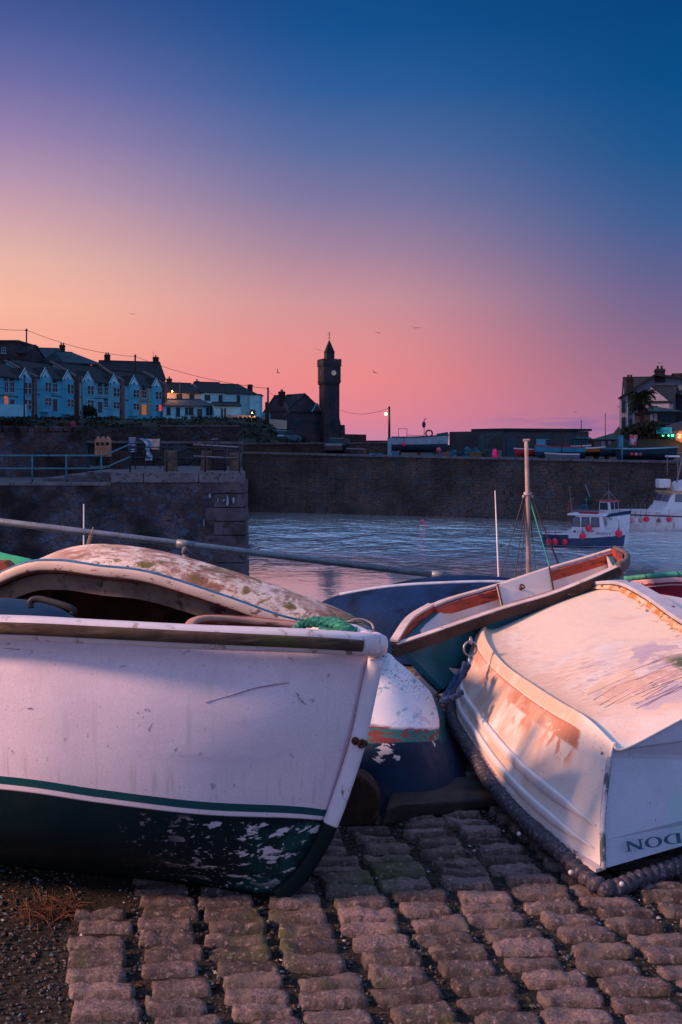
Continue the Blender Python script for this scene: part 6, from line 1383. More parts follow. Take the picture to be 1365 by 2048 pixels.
h.win(1071, 877, 1098, 893, m_brail if False else m_dfr, mat('shop_blue', (.07, .28, .42), .5, .1, 2), bars=0); h.win(1148, 881, 1160, 892, mat('teal_trim', (.02, .16, .22), .6)); h.win(1162, 881, 1174, 892, mat('teal_trim', (.02, .16, .22), .6))
x_, z_ = h.u(1146, 877); x2_, _ = h.u(1176, 877); g = MB(); g.bb(x_, x2_, -.5, 0, z_, z_+.12); g.build('awning', mat('teal_trim', (.02, .16, .22), .6), h.t)
x_, z_ = h.u(1015, 875); g = MB(); g.bb(x_-.1, x_+.9, -.06, .02, 0, z_); g.build('door', m_door, h.t)
# quayside hoist in front of its side wing
t = thing('hoist', 'dark goalpost hoist standing in front of the flat roofed store', 'hoist', tuple(XZ(963, 0, 86))); g = MB(); g.tube([XZ(963, 0, 86), W(963, 872, 86)], .32, 8); g.build('post', m_dfr, t, world=True); g = MB(); g.bar(W(962, 872, 86), W(1004, 865, 86), .16, .16); g.build('jib', m_dfr, t, world=True); g = MB(); g.bar(W(968, 885, 86), W(1000, 866, 86), .1, .1); g.build('brace', m_dfr, t, world=True)

# ---------------------------------------------------------------- right hand houses
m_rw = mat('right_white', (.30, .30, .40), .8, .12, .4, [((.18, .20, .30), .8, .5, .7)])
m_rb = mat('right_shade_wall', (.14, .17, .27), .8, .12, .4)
YH = 112
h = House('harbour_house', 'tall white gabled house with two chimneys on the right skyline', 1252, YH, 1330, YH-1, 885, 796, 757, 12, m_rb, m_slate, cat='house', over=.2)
# street side gable: a tall white wall whose top edge follows the roof slope
g = MB(); u0, z0_ = h.u(1242, 797); u1, z1_ = h.u(1252, 790); u2, z2_ = h.u(1310, 755); u3, z3_ = h.u(1326, 760)
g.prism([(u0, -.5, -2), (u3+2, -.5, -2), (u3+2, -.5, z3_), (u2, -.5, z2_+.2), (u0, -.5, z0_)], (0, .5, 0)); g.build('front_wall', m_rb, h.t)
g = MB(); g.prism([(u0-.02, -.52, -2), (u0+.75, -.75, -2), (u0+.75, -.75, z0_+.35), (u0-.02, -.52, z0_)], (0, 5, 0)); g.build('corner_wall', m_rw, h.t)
g = MB(); g.bar((u0-.25, -.5, z0_-.05), (u2, -.5, z2_+.25), 1.6, .22); g.build('verge', m_slate, h.t)
g = MB(); g.bar((u2, -.5, z2_+.25), (u3+3, -.5, z3_), 1.6, .22); g.build('verge', m_slate, h.t)
for (px, yt, wm, yb_) in ((1260, 756, .75, 800), (1320, 738, 1.05, 765)):
    x, z = h.u(px, yt, -.2); xb, zb3 = h.u(px, yb_, -.2); g = MB(); g.bb(x-wm/2, x+wm/2, -.7, .5, zb3, z); g.bb(x-wm/2-.07, x+wm/2+.07, -.77, .57, z-.3, z-.15); o = g.build('chimney', m_chim, h.t)
    for s in (-.2, .2): q = MB(); q.lathe((x+s*wm, -.1, z-.02), [(.13, 0), (.11, .3), (.14, .38)], 8); q.build('chimney_pot', m_chim, o)
for (a, b, c, d_) in ((1244, 802, 1246.5, 825), (1248, 800, 1250.5, 823), (1244, 835, 1246.5, 858), (1248, 834, 1250.5, 857)):
    x0_, zt_ = h.u(a, b, -.8); x1_, zb3 = h.u(c, d_, -.8); g = MB(); g.bb(x0_, x1_, -.82, -.6, zb3, zt_); g.build('window', m_win, h.t)
for (a, b, c, d_) in ((1259, 806, 1272, 821), (1260, 838, 1264, 856)):
    x0_, zt_ = h.u(a, b, -.5); x1_, zb3 = h.u(c, d_, -.5); g = MB(); g.bb(x0_, x1_, -.56, -.4, zb3, zt_); o = g.build('window', m_win, h.t); f = MB(); f.bar((x0_, -.58, (zt_+zb3)/2), (x1_, -.58, (zt_+zb3)/2), .05, .05); f.build('frame', m_dfr, o)
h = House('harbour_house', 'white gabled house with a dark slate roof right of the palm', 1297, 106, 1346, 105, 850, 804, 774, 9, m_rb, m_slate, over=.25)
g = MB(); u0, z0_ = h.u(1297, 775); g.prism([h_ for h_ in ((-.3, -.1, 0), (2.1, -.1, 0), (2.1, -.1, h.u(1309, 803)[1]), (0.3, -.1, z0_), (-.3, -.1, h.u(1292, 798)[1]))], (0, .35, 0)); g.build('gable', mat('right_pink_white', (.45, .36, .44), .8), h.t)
h.win(1311, 806, 1340, 815, m_rw, m_rw, bars=0)
h = House('veranda', 'teal roofed veranda with dark glazing below the white gabled house', 1299, 102, 1352, 102, 852, 823, 816, 5, m_dkst, m_slateb, over=.5, hip=(1.2, 1.2), cat='veranda')
for a in (1301, 1309): h.win(a, 827, a+5, 847, m_rw, mat('pale_glass', (.4, .32, .4), .4), bars=0)
h.win(1320, 828, 1345, 846, m_dfr, bars=1)
h = House('dark_house', 'dark roofed building rising at the right edge with a square chimney', 1350, 108, 1460, 104, 880, 790, 770, 10, m_dkst, m_slate); h.chim(1357, 747, 1.1, 3, 0, 1.0, h.ze-1)
h = House('shop', 'small shop with a teal sign and green lights in its window', 1321, 97, 1378, 95, 915, 858, 832, 7, m_rb, mat('shop_roof', (.03, .03, .045), .8, .3, 1), cat='shop', hip=(3.0, 0), over=.5)
g = MB(); a_, zt_ = h.u(1320, 855); b_, zb3 = h.u(1350, 867); g.bb(a_, b_, -.75, -.6, zb3, zt_); o = g.build('sign_board', mat('sign_teal', (.02, .30, .42), .5, .05, 2, emit=((.0, .45, .65), .12)), h.t)
text(o, 'Harbour', ((a_+b_)/2, -.77, (zb3+zt_)/2), (R(90), 0, 0), .34, mat('sign_ink', (.02, .08, .14), .6))
g = MB(); a_, zt_ = h.u(1325, 869); b_, zb3 = h.u(1345, 893); g.bb(a_, b_, -.1, .02, zb3, zt_); g.build('window', mat('shop_window', (.02, .22, .14), .3, .3, 1.5, [((.01, .05, .05), 1.5, .5, .6, 3, (1, 1, .2))], emit=((.02, .35, .2), .12)), h.t)
for px in (1327, 1330, 1338, 1345, 1347): c_, z_ = h.u(px, 871, -.2); g = MB(); g.ball((c_, -.25, z_), .10, 8, 6); g.build('green_light', mat('green_light', (.1, .8, .5), .5, emit=((.1, 1, .6), 2.2)), h.t)
g = MB(); a_, zt_ = h.u(1319, 866); b_, zb3 = h.u(1324, 900); g.bb(a_, b_, -.15, .02, zb3, zt_); g.build('door_post', m_rw, h.t)
g = MB(); a_, zt_ = h.u(1320, 895); b_, _ = h.u(1353, 895); g.bb(a_, b_, -.12, .02, -.5, zt_); g.build('plinth', m_rw, h.t)
m_warm = mat('warm_wall', (.55, .30, .20), .8, .15, 1)
g = MB(); a_, zt_ = h.u(1353, 868); b_, _ = h.u(1378, 868); g.bb(a_, b_, -.14, .02, -.5, zt_); g.build('warm_wall', m_warm, h.t)
def lamp(px, py, Yd, r, col, en, label, name='wall_lamp', pole=None, rad=.12):
    t = thing(name, label, 'lamp', tuple(W(px, py, Yd)))
    MB().ball((0, 0, 0), r, 12, 8).build('bulb', mat('bulb_%d_%d' % (px, py), col, .5, 0, emit=(col, 1.3)), t, smooth=True)
    g = MB()
    if pole: g.tube([(pole, .1, 0), (0, .1, .12)], .05, 6)
    else: g.tube([(0, .35, .18), (0, 0, .18), (0, 0, r*.7)], .035, 6)
    g.build('bracket', m_dfr, t)
    l = bpy.data.lights.new(name+'_light', 'POINT'); l.energy = en; l.color = col; l.shadow_soft_size = rad; lo = bpy.data.objects.new(name+'_light', l); COL.objects.link(lo); lo.parent = t; lo.location = (0, -r*2.2, 0)
    return t
lamp(1358.5, 874, 94.6, .13, (1, .42, .12), 70, 'glowing orange lamp on the shop wall at the right edge')
lamp(1357, 868, 95.6, .10, (1, .2, .08), 20, 'smaller red orange lamp above the shop wall lamp')
lamp(772, 828, 139, .24, (1, .78, .5), 60, 'lit white street lamp head on the leaning pole', 'street_lamp', pole=.6)
lamp(345, 783, 169.5, .10, (1, .40, .14), 900, 'orange lamp at the cream end house', rad=.3)
lamp(505, 826, 157, .10, (1, .40, .14), 500, 'orange street light over the sloping cream wall', rad=.3)
t = thing('green_roofed_hut', 'small hut with a hipped dark green roof beside the blue boats', 'hut', tuple(XZ(1222, 0, 98))); HB = lambda px, py: W(px, py, 98)-Vector(XZ(1222, 0, 98))
g = MB(); a_, b_ = HB(1202, 905), HB(1243, 878); g.bb(a_.x, b_.x, 0, 2.6, 0, b_.z); g.build('wall', mat('hut_wall', (.09, .10, .14), .8, .2, 1), t)
p_ = [HB(1198, 879), HB(1247, 879)]; top = HB(1232, 866); g = MB(); x0_, x1_, zc = p_[0].x, p_[1].x, p_[0].z; g.add([(x0_, -.4, zc), (x1_, -.4, zc), (x1_, 3, zc), (x0_, 3, zc), (top.x, 1.3, top.z)], [(0, 1, 4), (1, 2, 4), (2, 3, 4), (3, 0, 4), (3, 2, 1, 0)]); g.build('roof', mat('hut_roof', (.01, .05, .05), .7, .3, 2), t)
for a, b, m_ in ((1203, 1212, m_rw), (1217, 1223, mat('hut_window', (.45, .35, .42), .4)), (1228, 1238, mat('hut_brown', (.10, .04, .03), .8))): g = MB(); A_, B_ = HB(a, 893 if a != 1228 else 898), HB(b, 882); g.bb(A_.x, B_.x, -.06, .03, A_.z, B_.z); g.build('window' if a != 1228 else 'door', m_, t)
# palm
t = thing('palm_tree', 'dark palm tree against the white house on the right', 'tree', tuple(XZ(1283, 1.5, 99)))
m_palm = mat('palm_frond', (.022, .035, .022), .8, .4, 5); m_ptr = mat('palm_trunk', (.03, .022, .02), .9, .4, 6)
MB().tube([XZ(1285, 1.0, 99), W(1285, 840, 99), W(1281, 815, 99), W(1282, 800, 99)], [.28, .24, .22, .2], 9).build('trunk', m_ptr, t, smooth=True, world=True)
MB().tube([W(1283, 822, 99), W(1290, 808, 99), W(1296, 792, 99)], [.18, .16, .14], 8).build('trunk', m_ptr, t, smooth=True, world=True)
def fronds(c, n, L_, rr, mb):
    for k in range(n):
        a = rr.random()*6.28; el_ = rr.uniform(-.5, 1.2); l = L_*rr.uniform(.7, 1.15); d_ = Vector((math.cos(a)*math.cos(el_), math.sin(a)*math.cos(el_), math.sin(el_)))
        pts = [c+d_*l*s+Vector((0, 0, -l*.55*s*s)) for s in (0, .25, .5, .75, 1)]; sd = d_.cross(Vector((0, 0, 1))); sd = sd.normalized() if sd.length > .01 else Vector((1, 0, 0))
        for i in range(4):
            for j in range(3):
                p = pts[i].lerp(pts[i+1], j/3)
                for s in (-1, 1): q = p+sd*s*.32*l*.5+Vector((0, 0, -.16)); mb.add([p, p+d_*.09, q+d_*.14, q+d_*.10], [(0, 1, 2, 3)])
cr_p = random.Random(9)
for c_, n_, l_ in ((W(1281, 793, 99), 90, 1.35), (W(1297, 785, 99), 40, .85)):
    mb = MB(); fronds(c_, n_, l_, cr_p, mb); mb.build('crown', m_palm, t, world=True)
mb = MB(); fronds(W(1278, 812, 99), 50, .9, cr_p, mb); mb.build('crown', m_palm, t, world=True)

# ---------------------------------------------------------------- hedges and bushes: leaf clumps through a volume
m_hedge = mat('hedge_leaf', (.014, .024, .018), .9, .5, 2, [((.03, .02, .016), 1.2, .5, .62)])
def bush(name, label, px0, px1, ytop, ybot, Yd, dp=1.2, n=700, leaf=.16, m=None, cat='bush', seed=0, group=None):
    r_ = random.Random(seed or int(px0)); a, b = W(px0, ybot, Yd), W(px1, ytop, Yd); t = thing(name, label, cat, ((a.x+b.x)/2, Yd, a.z), group=group); mb = MB(); w_ = b.x-a.x; h_ = b.z-a.z
    for i in range(n):
        s = r_.random(); prof = .62+.38*noise.noise(Vector((s*w_*.5+seed, px0*.1, 0)))+.15*math.sin(math.pi*s); prof *= min(1, s*8+.3)*min(1, (1-s)*8+.3)
        c_ = Vector((a.x+s*w_, Yd+r_.uniform(-dp/2, dp/2), a.z+h_*prof*r_.random()**.7)); d1 = Vector((r_.gauss(0, 1), r_.gauss(0, 1), r_.gauss(0, 1))).normalized()*leaf; d2 = Vector((r_.gauss(0, 1), r_.gauss(0, 1), r_.gauss(0, 1))).normalized()*leaf*.7
        mb.add([c_-d1, c_+d2, c_+d1, c_-d2], [(0, 1, 2, 3)])
    mb.build('foliage', m or m_hedge, t, world=True)
    g = MB()
    for k in range(max(1, int(w_/1.5))): x = a.x+w_*(k+.5)/max(1, int(w_/1.5)); g.tube([(x, Yd, a.z-.6), (x+.1, Yd, a.z+h_*.6)], [.08, .03], 5)
    g.build('stem', m_ptr, t, world=True); return t
ug = MB(); r_ = random.Random(77)
for i in range(17000):
    px = r_.uniform(-120, 655); Yd = r_.uniform(99, 122); x = px2x(px, Yd); cl_ = noise.noise(Vector((x*.35, Yd*.5, 4)))
    if cl_ < -.18 or px > 640-(Yd-99)*1.5 or (Yd > 112 and r_.random() < .5): continue
    c_ = Vector((x, Yd, land(x, Yd)-.15+r_.random()*(.25+.7*max(0, cl_)))); d1 = Vector((r_.gauss(0, 1), r_.gauss(0, 1), r_.gauss(0, 1))).normalized()*.2; d2 = Vector((r_.gauss(0, 1), r_.gauss(0, 1), r_.gauss(0, 1))).normalized()*.15
    ug.add([c_-d1, c_+d2, c_+d1, c_-d2], [(0, 1, 2, 3)])
prop(ug.build('undergrowth', mat('hedge_leaf', (.014, .024, .018), .9, .5, 2, [((.03, .02, .016), 1.2, .5, .62)])), kind='stuff')
GH = 'hedges along the terrace gardens'
bush('garden_hedge', 'dark hedge below the white wall at the far left', -60, 70, 829, 862, 112, 2.5, 1700, .22, seed=3, group=GH)
bush('garden_hedge', 'dark hedge below the second terrace house', 55, 160, 827, 855, 116, 3, 2000, .22, seed=4, group=GH)
bush('garden_hedge', 'dark hedge between the telegraph pole and the lit door', 150, 262, 831, 857, 118, 3, 2000, .22, seed=5, group=GH)
bush('garden_hedge', 'dark hedge in front of the end terrace house and bungalow', 255, 380, 836, 860, 120, 3, 2000, .22, seed=6, group=GH)
bush('garden_hedge', 'dark hedge below the bungalow windows', 370, 520, 841, 866, 122, 3, 2000, .22, seed=7, group=GH)
bush('round_bush', 'round dark bush against the third terrace house', 164, 192, 808, 832, 117, 1.6, 600, .18, seed=8)
bush('brown_bush', 'olive brown bush left of the red parasol', 118, 140, 840, 866, 88, 1.4, 600, .13, mat('brown_leaf', (.05, .035, .015), .9, .4, 3), seed=9)
bush('bank_bush', 'dark scrub climbing the bank below the palm', 1246, 1330, 838, 892, 97.5, 3, 2600, .2, seed=11)
bush('bank_bush', 'dark shrub between the veranda and the shop roof', 1290, 1330, 845, 880, 99, 2, 1200, .2, seed=12)
bush('slope_scrub', 'dark scrub along the embankment edge left of the hall', 500, 625, 862, 897, 118, 3, 1500, .2, seed=13)
wall_thing('garden_wall', 'white garden wall at the far left below the terrace', -60, 54, 832, 807, 113, .3, m_hwhite, 115, 809)

# ---------------------------------------------------------------- poles and wires
m_pole = mat('pole_dark', (.03, .02, .02), .9, .3, 3)
def pole(name, label, px, ytop, ybot, Yd, r=.11, arms=(), m=None, px2=None, cat='pole'):
    a, b = W(px, ybot, Yd), W(px2 or px, ytop, Yd); t = thing(name, label, cat, tuple(a)); g = MB(); g.tube([a-Vector((0, 0, .8)), b], [r*1.15, r*.85], 8); g.build('post', m or m_pole, t, smooth=True, world=True)
    for y_, hw in arms: q = MB(); q.bar(W(px-hw, y_, Yd), W(px+hw, y_, Yd), .12, .14); q.build('crossarm', m_pole, t, world=True)
    return t
pole('telegraph_pole', 'tall telegraph pole on the skyline left of the slate roof', 53.5, 657, 760, 156, .13, ((661, 3),))
pole('telegraph_pole', 'short telegraph pole above the tall gabled house', 271, 709, 740, 176, .16, ((712, 2.5),))
pole('telegraph_pole', 'telegraph pole with a side transformer box left of the stone hall', 536.5, 775, 862, 148, .15, ((778, 2),))
pole('telegraph_pole', 'tall pole in front of the third terrace house', 155, 742, 866, 112, .16, ((772, 3), (780, 2)))
pole('street_pole', 'slim grey lamp pole right of the tall telegraph pole', 164.5, 752, 870, 110, .10, m=mat('pole_grey', (.06, .09, .12), .6))
pole('street_pole', 'thin dark pole in front of the first terrace house', 49, 748, 870, 105, .08, ((752, 3),))
pole('lamp_pole', 'leaning lamp pole on the quay carrying the lit lamp', 779, 813, 892, 139, .16, cat='pole')
pole('telegraph_pole', 'short dark post beside the telegraph pole at the hall', 533, 804, 850, 149, .2)
def wire(label, pts, r=.03, sag=.6):
    t = thing('overhead_wire', label, 'wire', tuple(pts[0])); mb = MB()
    for a, b in zip(pts, pts[1:]):
        mb.tube([a.lerp(b, k/10)+Vector((0, 0, -sag*4*(k/10)*(1-k/10))) for k in range(11)], r, 4)
    mb.build('cable', m_pole, t, world=True)
wire('long overhead wire sloping down from the skyline pole to the hall pole', [W(-120, 625, 150), W(53, 660, 156), W(271, 713, 176), W(536, 777, 148)], .035, .8)
wire('overhead wire between the clock tower and the lit lamp pole', [W(682, 820, 188), W(779, 816, 139)], .03, .8)
wire('overhead wire between the hall pole and the stone hall', [W(536, 780, 148), W(575, 800, 186)], .03, .5)
wire('low wire across the terrace fronts to the tall pole', [W(-40, 768, 108), W(155, 776, 112), W(245, 770, 150)], .02, .4)

# ---------------------------------------------------------------- small things on the quay and road
t = thing('red_parasol', 'folded red parasol standing behind the rubble wall', 'parasol', tuple(W(150, 872, 86))); g = MB(); c_ = W(146, 842, 86); 
pr_ = [(.08, 0), (.22, -.25), (.30, -.8), (.33, -1.15)]
for k in range(9):
    a = 2*math.pi*k/9; o_ = Vector((math.cos(a), math.sin(a), 0)); tilt_ = Vector((.0, 0, 0)); rows_ = [c_+Vector((-z*.25, 0, z))+o_*r*(1 if k % 2 else .6) for r, z in pr_]; g.v += rows_
for k in range(9):
    for j in range(3): a = k*4+j; b = ((k+1) % 9)*4+j; g.f.append([a, b, b+1, a+1])
g.build('canopy', mat('parasol_red', (.30, .015, .05), .8, .2, 3), t, world=True); g = MB(); g.tube([W(144.5, 838, 86), W(152, 885, 86)], .03, 6); g.build('pole', m_pole, t, world=True)
m_carb = mat('car_paint_blue', (.03, .10, .15), .3, .1, 2, spec=.6); m_card = mat('car_paint_dark', (.015, .02, .03), .3, .1, 2, spec=.6); m_tyre = mat('tyre', (.01, .01, .01), .9)
def car(px, py, Yd, rz, m, label, L_=4.1):
    t = thing('parked_car', label, 'car', tuple(W(px, py, Yd)), rz, group='cars parked near the harbour')
    g = MB(); g.prism([(-L_/2, -.85, .3), (L_/2, -.85, .3), (L_/2, -.85, .75), (L_*.28, -.85, .9), (-L_*.42, -.85, .95), (-L_/2, -.85, .8)], (0, 1.7, 0)); g.build('body', m, t, bevel=.08)
    g = MB(); g.prism([(-L_*.36, -.72, .9), (L_*.24, -.72, .9), (L_*.08, -.65, 1.4), (-L_*.25, -.65, 1.42)], (0, 1.42, 0)); g.build('cabin_glass', m_win, t, bevel=.05)
    g = MB(); g.prism([(-L_*.25, -.66, 1.41), (L_*.08, -.66, 1.39), (L_*.06, -.66, 1.45), (-L_*.23, -.66, 1.47)], (0, 1.32, 0)); g.build('roof', m, t)
    for x in (-L_*.3, L_*.31):
        for s in (-1, 1): g = MB(); g.tube([(x, s*.74, .32), (x, s*.9, .32)], .32, 14); w__ = g.build('wheel', m_tyre, t); q = MB(); q.tube([(x, s*.90, .32), (x, s*.915, .32)], .18, 10); q.build('hub', m_dfr, w__)
    for s in (-.6, .6): g = MB(); g.ball((L_/2-.02, s, .66), .12, 8, 6); g.build('headlight', m_glass, t)
car(572, 887, 112, R(62), m_carb, 'blue car parked below the embankment'); car(530, 884, 112, R(80), m_card, 'dark car left of the blue car'); car(682, 908, 91, R(70), m_card, 'dark car parked on the quay below the clock tower')
t = thing('gate_barrier', 'pale topped wooden gate rail on the quay beside the dark car', 'barrier', tuple(XZ(715, .2, 88))); g = MB(); g.bar(W(693, 897, 88), W(731, 898, 88), .08, .1); g.build('rail', m_prail, t, world=True); g = MB(); g.bar(XZ(731, .2, 88), W(731, 897, 88), .14, .12); g.build('post', mat('orange_post', (.25, .10, .04), .8), t, world=True)
# workboat standing on the quay
YW = 84.0; zW = .25
t = thing('workboat', 'white and dark blue open workboat propped up on the quay', 'boat', (px2x(838, YW), YW, zW+.45), R(-3))
m_wh = mat('workboat_hull', (.22, .30, .42), .5, .15, 2, [((.012, .03, .06), 3, 0, .01, 2, None, (None, (.55, .58, 3.42, 3.45)))])
cs, G = bhull(4.6, 1.7, 1.05, 1.25, 1.0, dr=.25); hb_ = hull(cs, 24, 5, end0=True); o = hb_.build('hull', m_wh, t, smooth=True, autos=40)
for q in (curve(G, 24), [Vector((p.x, -p.y, p.z)) for p in curve(G, 24)]): sweep(q, rect(.03, .05)).build('gunwale', m_dfr, t)
g = MB(); g.prism([(1.5, -.4, 1.05), (2.45, -.1, 1.2), (2.45, .1, 1.2), (1.5, .4, 1.05)], (0, 0, .28)); g.build('foredeck_cover', m_dfr, t, bevel=.04)
g = MB(); g.tube([(.45, 0, .9), (.45, 0, 2.5)], .03, 6); g.ball((.43, 0, 2.1), .16, 8, 6, (1, 1, 1.8)); g.tube([(.45, 0, 2.5), (.65, 0, 2.62)], .04, 6); g.build('mast', m_dfr, t)
g = MB(); g.torus((.85, -.3, 1.35), .27, .065, (0, 1, .1), 20, 8); g.build('spare_tyre', m_tyre, t, smooth=True)
g = MB(); g.tube([(-1.7, -.5, 1.05), (-1.7, -.5, 1.75), (-1.0, -.5, 1.75), (-1.0, -.5, 1.1)], .03, 6); g.tube([(-1.0, -.6, 1.2), (.5, -.7, 1.15)], .02, 5); g.build('rail', m_dfr, t)
for x in (-1.6, 0, 1.3): g = MB(); g.box((x, 0, -.32), (.2, 1.2, .35)); g.build('keel_chock', m_pole, t)
t = thing('white_kiosk', 'small white cabin with dark panes standing behind the workboat stern', 'cabin', tuple(XZ(790, .2, 86))); a_, b_ = W(777, 910, 86)-Vector(t.location), W(799, 877, 86)-Vector(t.location); g = MB(); g.bb(a_.x, b_.x, 0, 1.2, 0, b_.z); g.build('wall', m_hwhite, t)
for i in range(2):
    for j in range(2): g = MB(); g.bb(a_.x+.48+.2*i, a_.x+.64+.2*i, -.03, .02, b_.z-.3-.22*j, b_.z-.12-.22*j); g.build('pane', m_win, t)
g = MB(); g.bb(a_.x-.05, b_.x+.05, -.05, 1.25, b_.z, b_.z+.06); g.build('roof', m_rw, t)
GB = 'red floats around the workboat'
buoy_at('red_float', 808, 889, 82.8, 4.2, m_buoy, 'bright red float hanging at the workboat rail', GB); buoy_at('red_float', 878, 900, 82.6, 5.0, mat('buoy_coral', (.60, .10, .16), .5), 'orange pink float hanging under the workboat bow', GB)
buoy_at('red_float', 787, 905, 82.2, 3.0, m_buoy, 'pinkish red float low at the workboat stern', GB, False); buoy_at('red_float', 780, 913, 82.0, 2.8, m_buoy, 'red float on the quay left of the blue tub', GB, False); buoy_at('red_float', 797, 904, 82.2, 2.6, m_buoy, 'small red float above the blue tub', GB, False)
def tub(px, py, Yd, w_, h_, m, label, grp='fish tubs and crates on the quay'):
    t = thing('fish_tub', label, 'tub', tuple(W(px, py, Yd)), group=grp); W2, H2 = w_/F*Yd, h_/F*Yd
    g = MB(); g.prism([(-W2/2*.88, -W2*.35, 0), (W2/2*.88, -W2*.35, 0), (W2/2, -W2*.38, H2), (-W2/2, -W2*.38, H2)], (0, W2*.8, 0)); g.build('body', m, t, bevel=.03); g = MB(); g.bb(-W2/2-.03, W2/2+.03, -W2*.42, W2*.46, H2, H2+.06); g.build('rim', m, t)
m_tb = mat('tub_blue', (.02, .16, .28), .5, .2, 2); m_tg = mat('tub_grey', (.10, .12, .17), .6, .2, 2); m_to = mat('tub_orange', (.30, .08, .03), .6, .2, 3); m_ty = mat('tub_ochre', (.14, .08, .03), .7, .3, 3)
for px, w_, h_, m_, lab in ((745, 11, 6, m_tb, 'low blue tub alone on the quay left of the lamp pole'), (761, 11, 6, m_tb, 'low blue tub just right of its twin on the quay'), (791.5, 14, 10, m_tb, 'blue tub under the workboat stern'), (864, 11, 6, m_tb, 'small blue tub under the workboat bow'), (884, 12, 9, m_tg, 'grey crate right of the pale blue tub'), (893, 10, 10, m_to, 'orange crate at the workboat bow'), (951, 22, 10, m_ty, 'ochre crate at the foot of the hoist'), (1000, 7, 14, m_tg, 'slim grey crate beside the red bundle')):
    tub(px, 916 if px > 800 else 914, 80.2+ (0 if px < 800 else -.6-(px-800)*.011), w_, h_, m_, lab)
# heaps of nets under blue sheets: each heap a thing
m_net = mat('net_blue', (.018, .11, .17), .8, .4, 2, [((.01, .03, .05), 3, .5, .6), ((.03, .22, .32), 4, .56, .66)], bump=(6, .9, .08)); m_net2 = mat('net_dark', (.012, .03, .04), .9, .4, 2, [((.02, .08, .1), 3, .5, .6)], bump=(6, .9, .08)); m_netw = mat('net_pale', (.22, .38, .46), .8, .4, 3, bump=(6, .9, .08))
def heap(px, py, Yd, wpx, hpx, m, label, seed):
    t = thing('net_heap', label, 'net heap', tuple(W(px, py, Yd)), group='heaps of fishing net on the quay'); r = wpx/2/F*Yd; hz = hpx/F*Yd; mb = MB(); mb.ball((0, 0, 0), 1, 22, 14)
    for v in mb.v:
        k = 1+.35*noise.noise(v*1.8+Vector((seed, 0, 0)))+.18*noise.noise(v*4.5+Vector((seed, 3, 0))); v.x *= r*k; v.y *= r*.8*k; v.z = max(-.05, v.z*hz*k)
    mb.build('netting', m, t, smooth=True)
for i, (px, w_, h_, m_, lab) in enumerate(((905, 22, 17, m_net, 'blue net heap right of the workboat bow'), (921, 20, 15, m_net2, 'dark net heap behind the pale sheet'), (915, 17, 8, m_netw, 'small pale sheet bundle low on the quay'), (935, 24, 22, m_net, 'tall bright blue net heap left of the hoist'), (950, 20, 20, m_net, 'blue net heap right behind the hoist post'), (977, 24, 18, m_net2, 'dark teal net heap in front of the store side wing'), (886, 22, 15, m_net2, 'dark heap under the workboat bow'))):
    heap(px, 917, 79.6-(px-880)*.011, w_, h_, m_, lab, i*7)
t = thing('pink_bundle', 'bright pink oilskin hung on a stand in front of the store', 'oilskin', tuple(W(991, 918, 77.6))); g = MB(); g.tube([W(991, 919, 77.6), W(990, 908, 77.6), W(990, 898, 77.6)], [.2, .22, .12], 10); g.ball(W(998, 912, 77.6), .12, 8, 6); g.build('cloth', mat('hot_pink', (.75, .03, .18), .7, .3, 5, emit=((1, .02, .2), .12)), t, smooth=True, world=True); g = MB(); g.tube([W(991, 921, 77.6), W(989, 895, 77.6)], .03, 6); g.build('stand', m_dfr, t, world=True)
# boats laid up on the right of the quay
def laid(name, label, px, py, Yd, L_, Bm, hh, rz, m, trim=None, fl=.5):
    t = thing(name, label, 'boat', tuple(W(px, py, Yd)), rz, group='small boats laid up on the quay')
    cs, G = bhull(L_, Bm, hh*1.05, hh*1.3, hh, dr=hh*.55, full=.35); o = hull(cs, 20, 5, end0=True).build('hull', m, t, smooth=True, autos=40)
    for q in (curve(G, 20), [Vector((p.x, -p.y, p.z)) for p in curve(G, 20)]): sweep(q, rect(.03, .04)).build('gunwale', trim or m_bw, t)
    g = MB(); g.box((-L_*.1, 0, hh*.8), (.25, Bm*.85, .05)); g.build('thwart', trim or m_bw, t)
    for x in (-L_*.28, L_*.22): g = MB(); g.box((x, 0, -hh*.55-.12), (.18, Bm*.7, .3)); g.build('chock', m_pole, t)
    return t
m_lr = mat('laid_red', (.42, .02, .04), .5, .15, 2); m_lb = mat('laid_blue', (.03, .22, .38), .5, .15, 2, [((.02, .05, .09), 2, 0, .01, 2, None, (None, (.7, .75, 3.2, 3.3)))]); m_lo = mat('laid_orange', (.36, .12, .02), .5, .15, 2, [((.02, .02, .03), 2, 0, .01, 2, None, (None, (.7, .75, 3.2, 3.3)))]); m_lg = mat('laid_grey', (.12, .15, .22), .5, .15, 2); m_ln = mat('laid_navy', (.01, .03, .06), .5, .15, 2)
laid('laid_up_boat', 'red boat behind the wooden mast on the quay', 1064, 908, 82, 2.7, 1.1, .36, R(185), m_lr)
laid('laid_up_boat', 'blue boat with a red gunwale below the store windows', 1120, 908, 81, 3.9, 1.5, .55, R(178), m_lb, m_wred)
laid('laid_up_boat', 'grey tender upright on blocks in front of the blue boat', 1126, 918, 77, 2.5, 1.1, .36, R(170), m_lg)
laid('laid_up_boat', 'orange boat left of the green roofed hut', 1181, 907, 82, 2.3, 1.1, .42, R(4), m_lo)
laid('laid_up_boat', 'small navy boat below the green roofed hut', 1228, 908, 81, 2.0, 1.0, .4, R(2), m_ln, m_tb)
laid('laid_up_boat', 'long dark blue boat with pink floats below the banner', 1294, 912, 79, 4.6, 1.6, .55, R(3), m_ln, m_hwhite)
laid('laid_up_boat', 'pale small boat behind the orange boat', 1162, 901, 84, 1.6, .9, .35, R(0), m_lb)
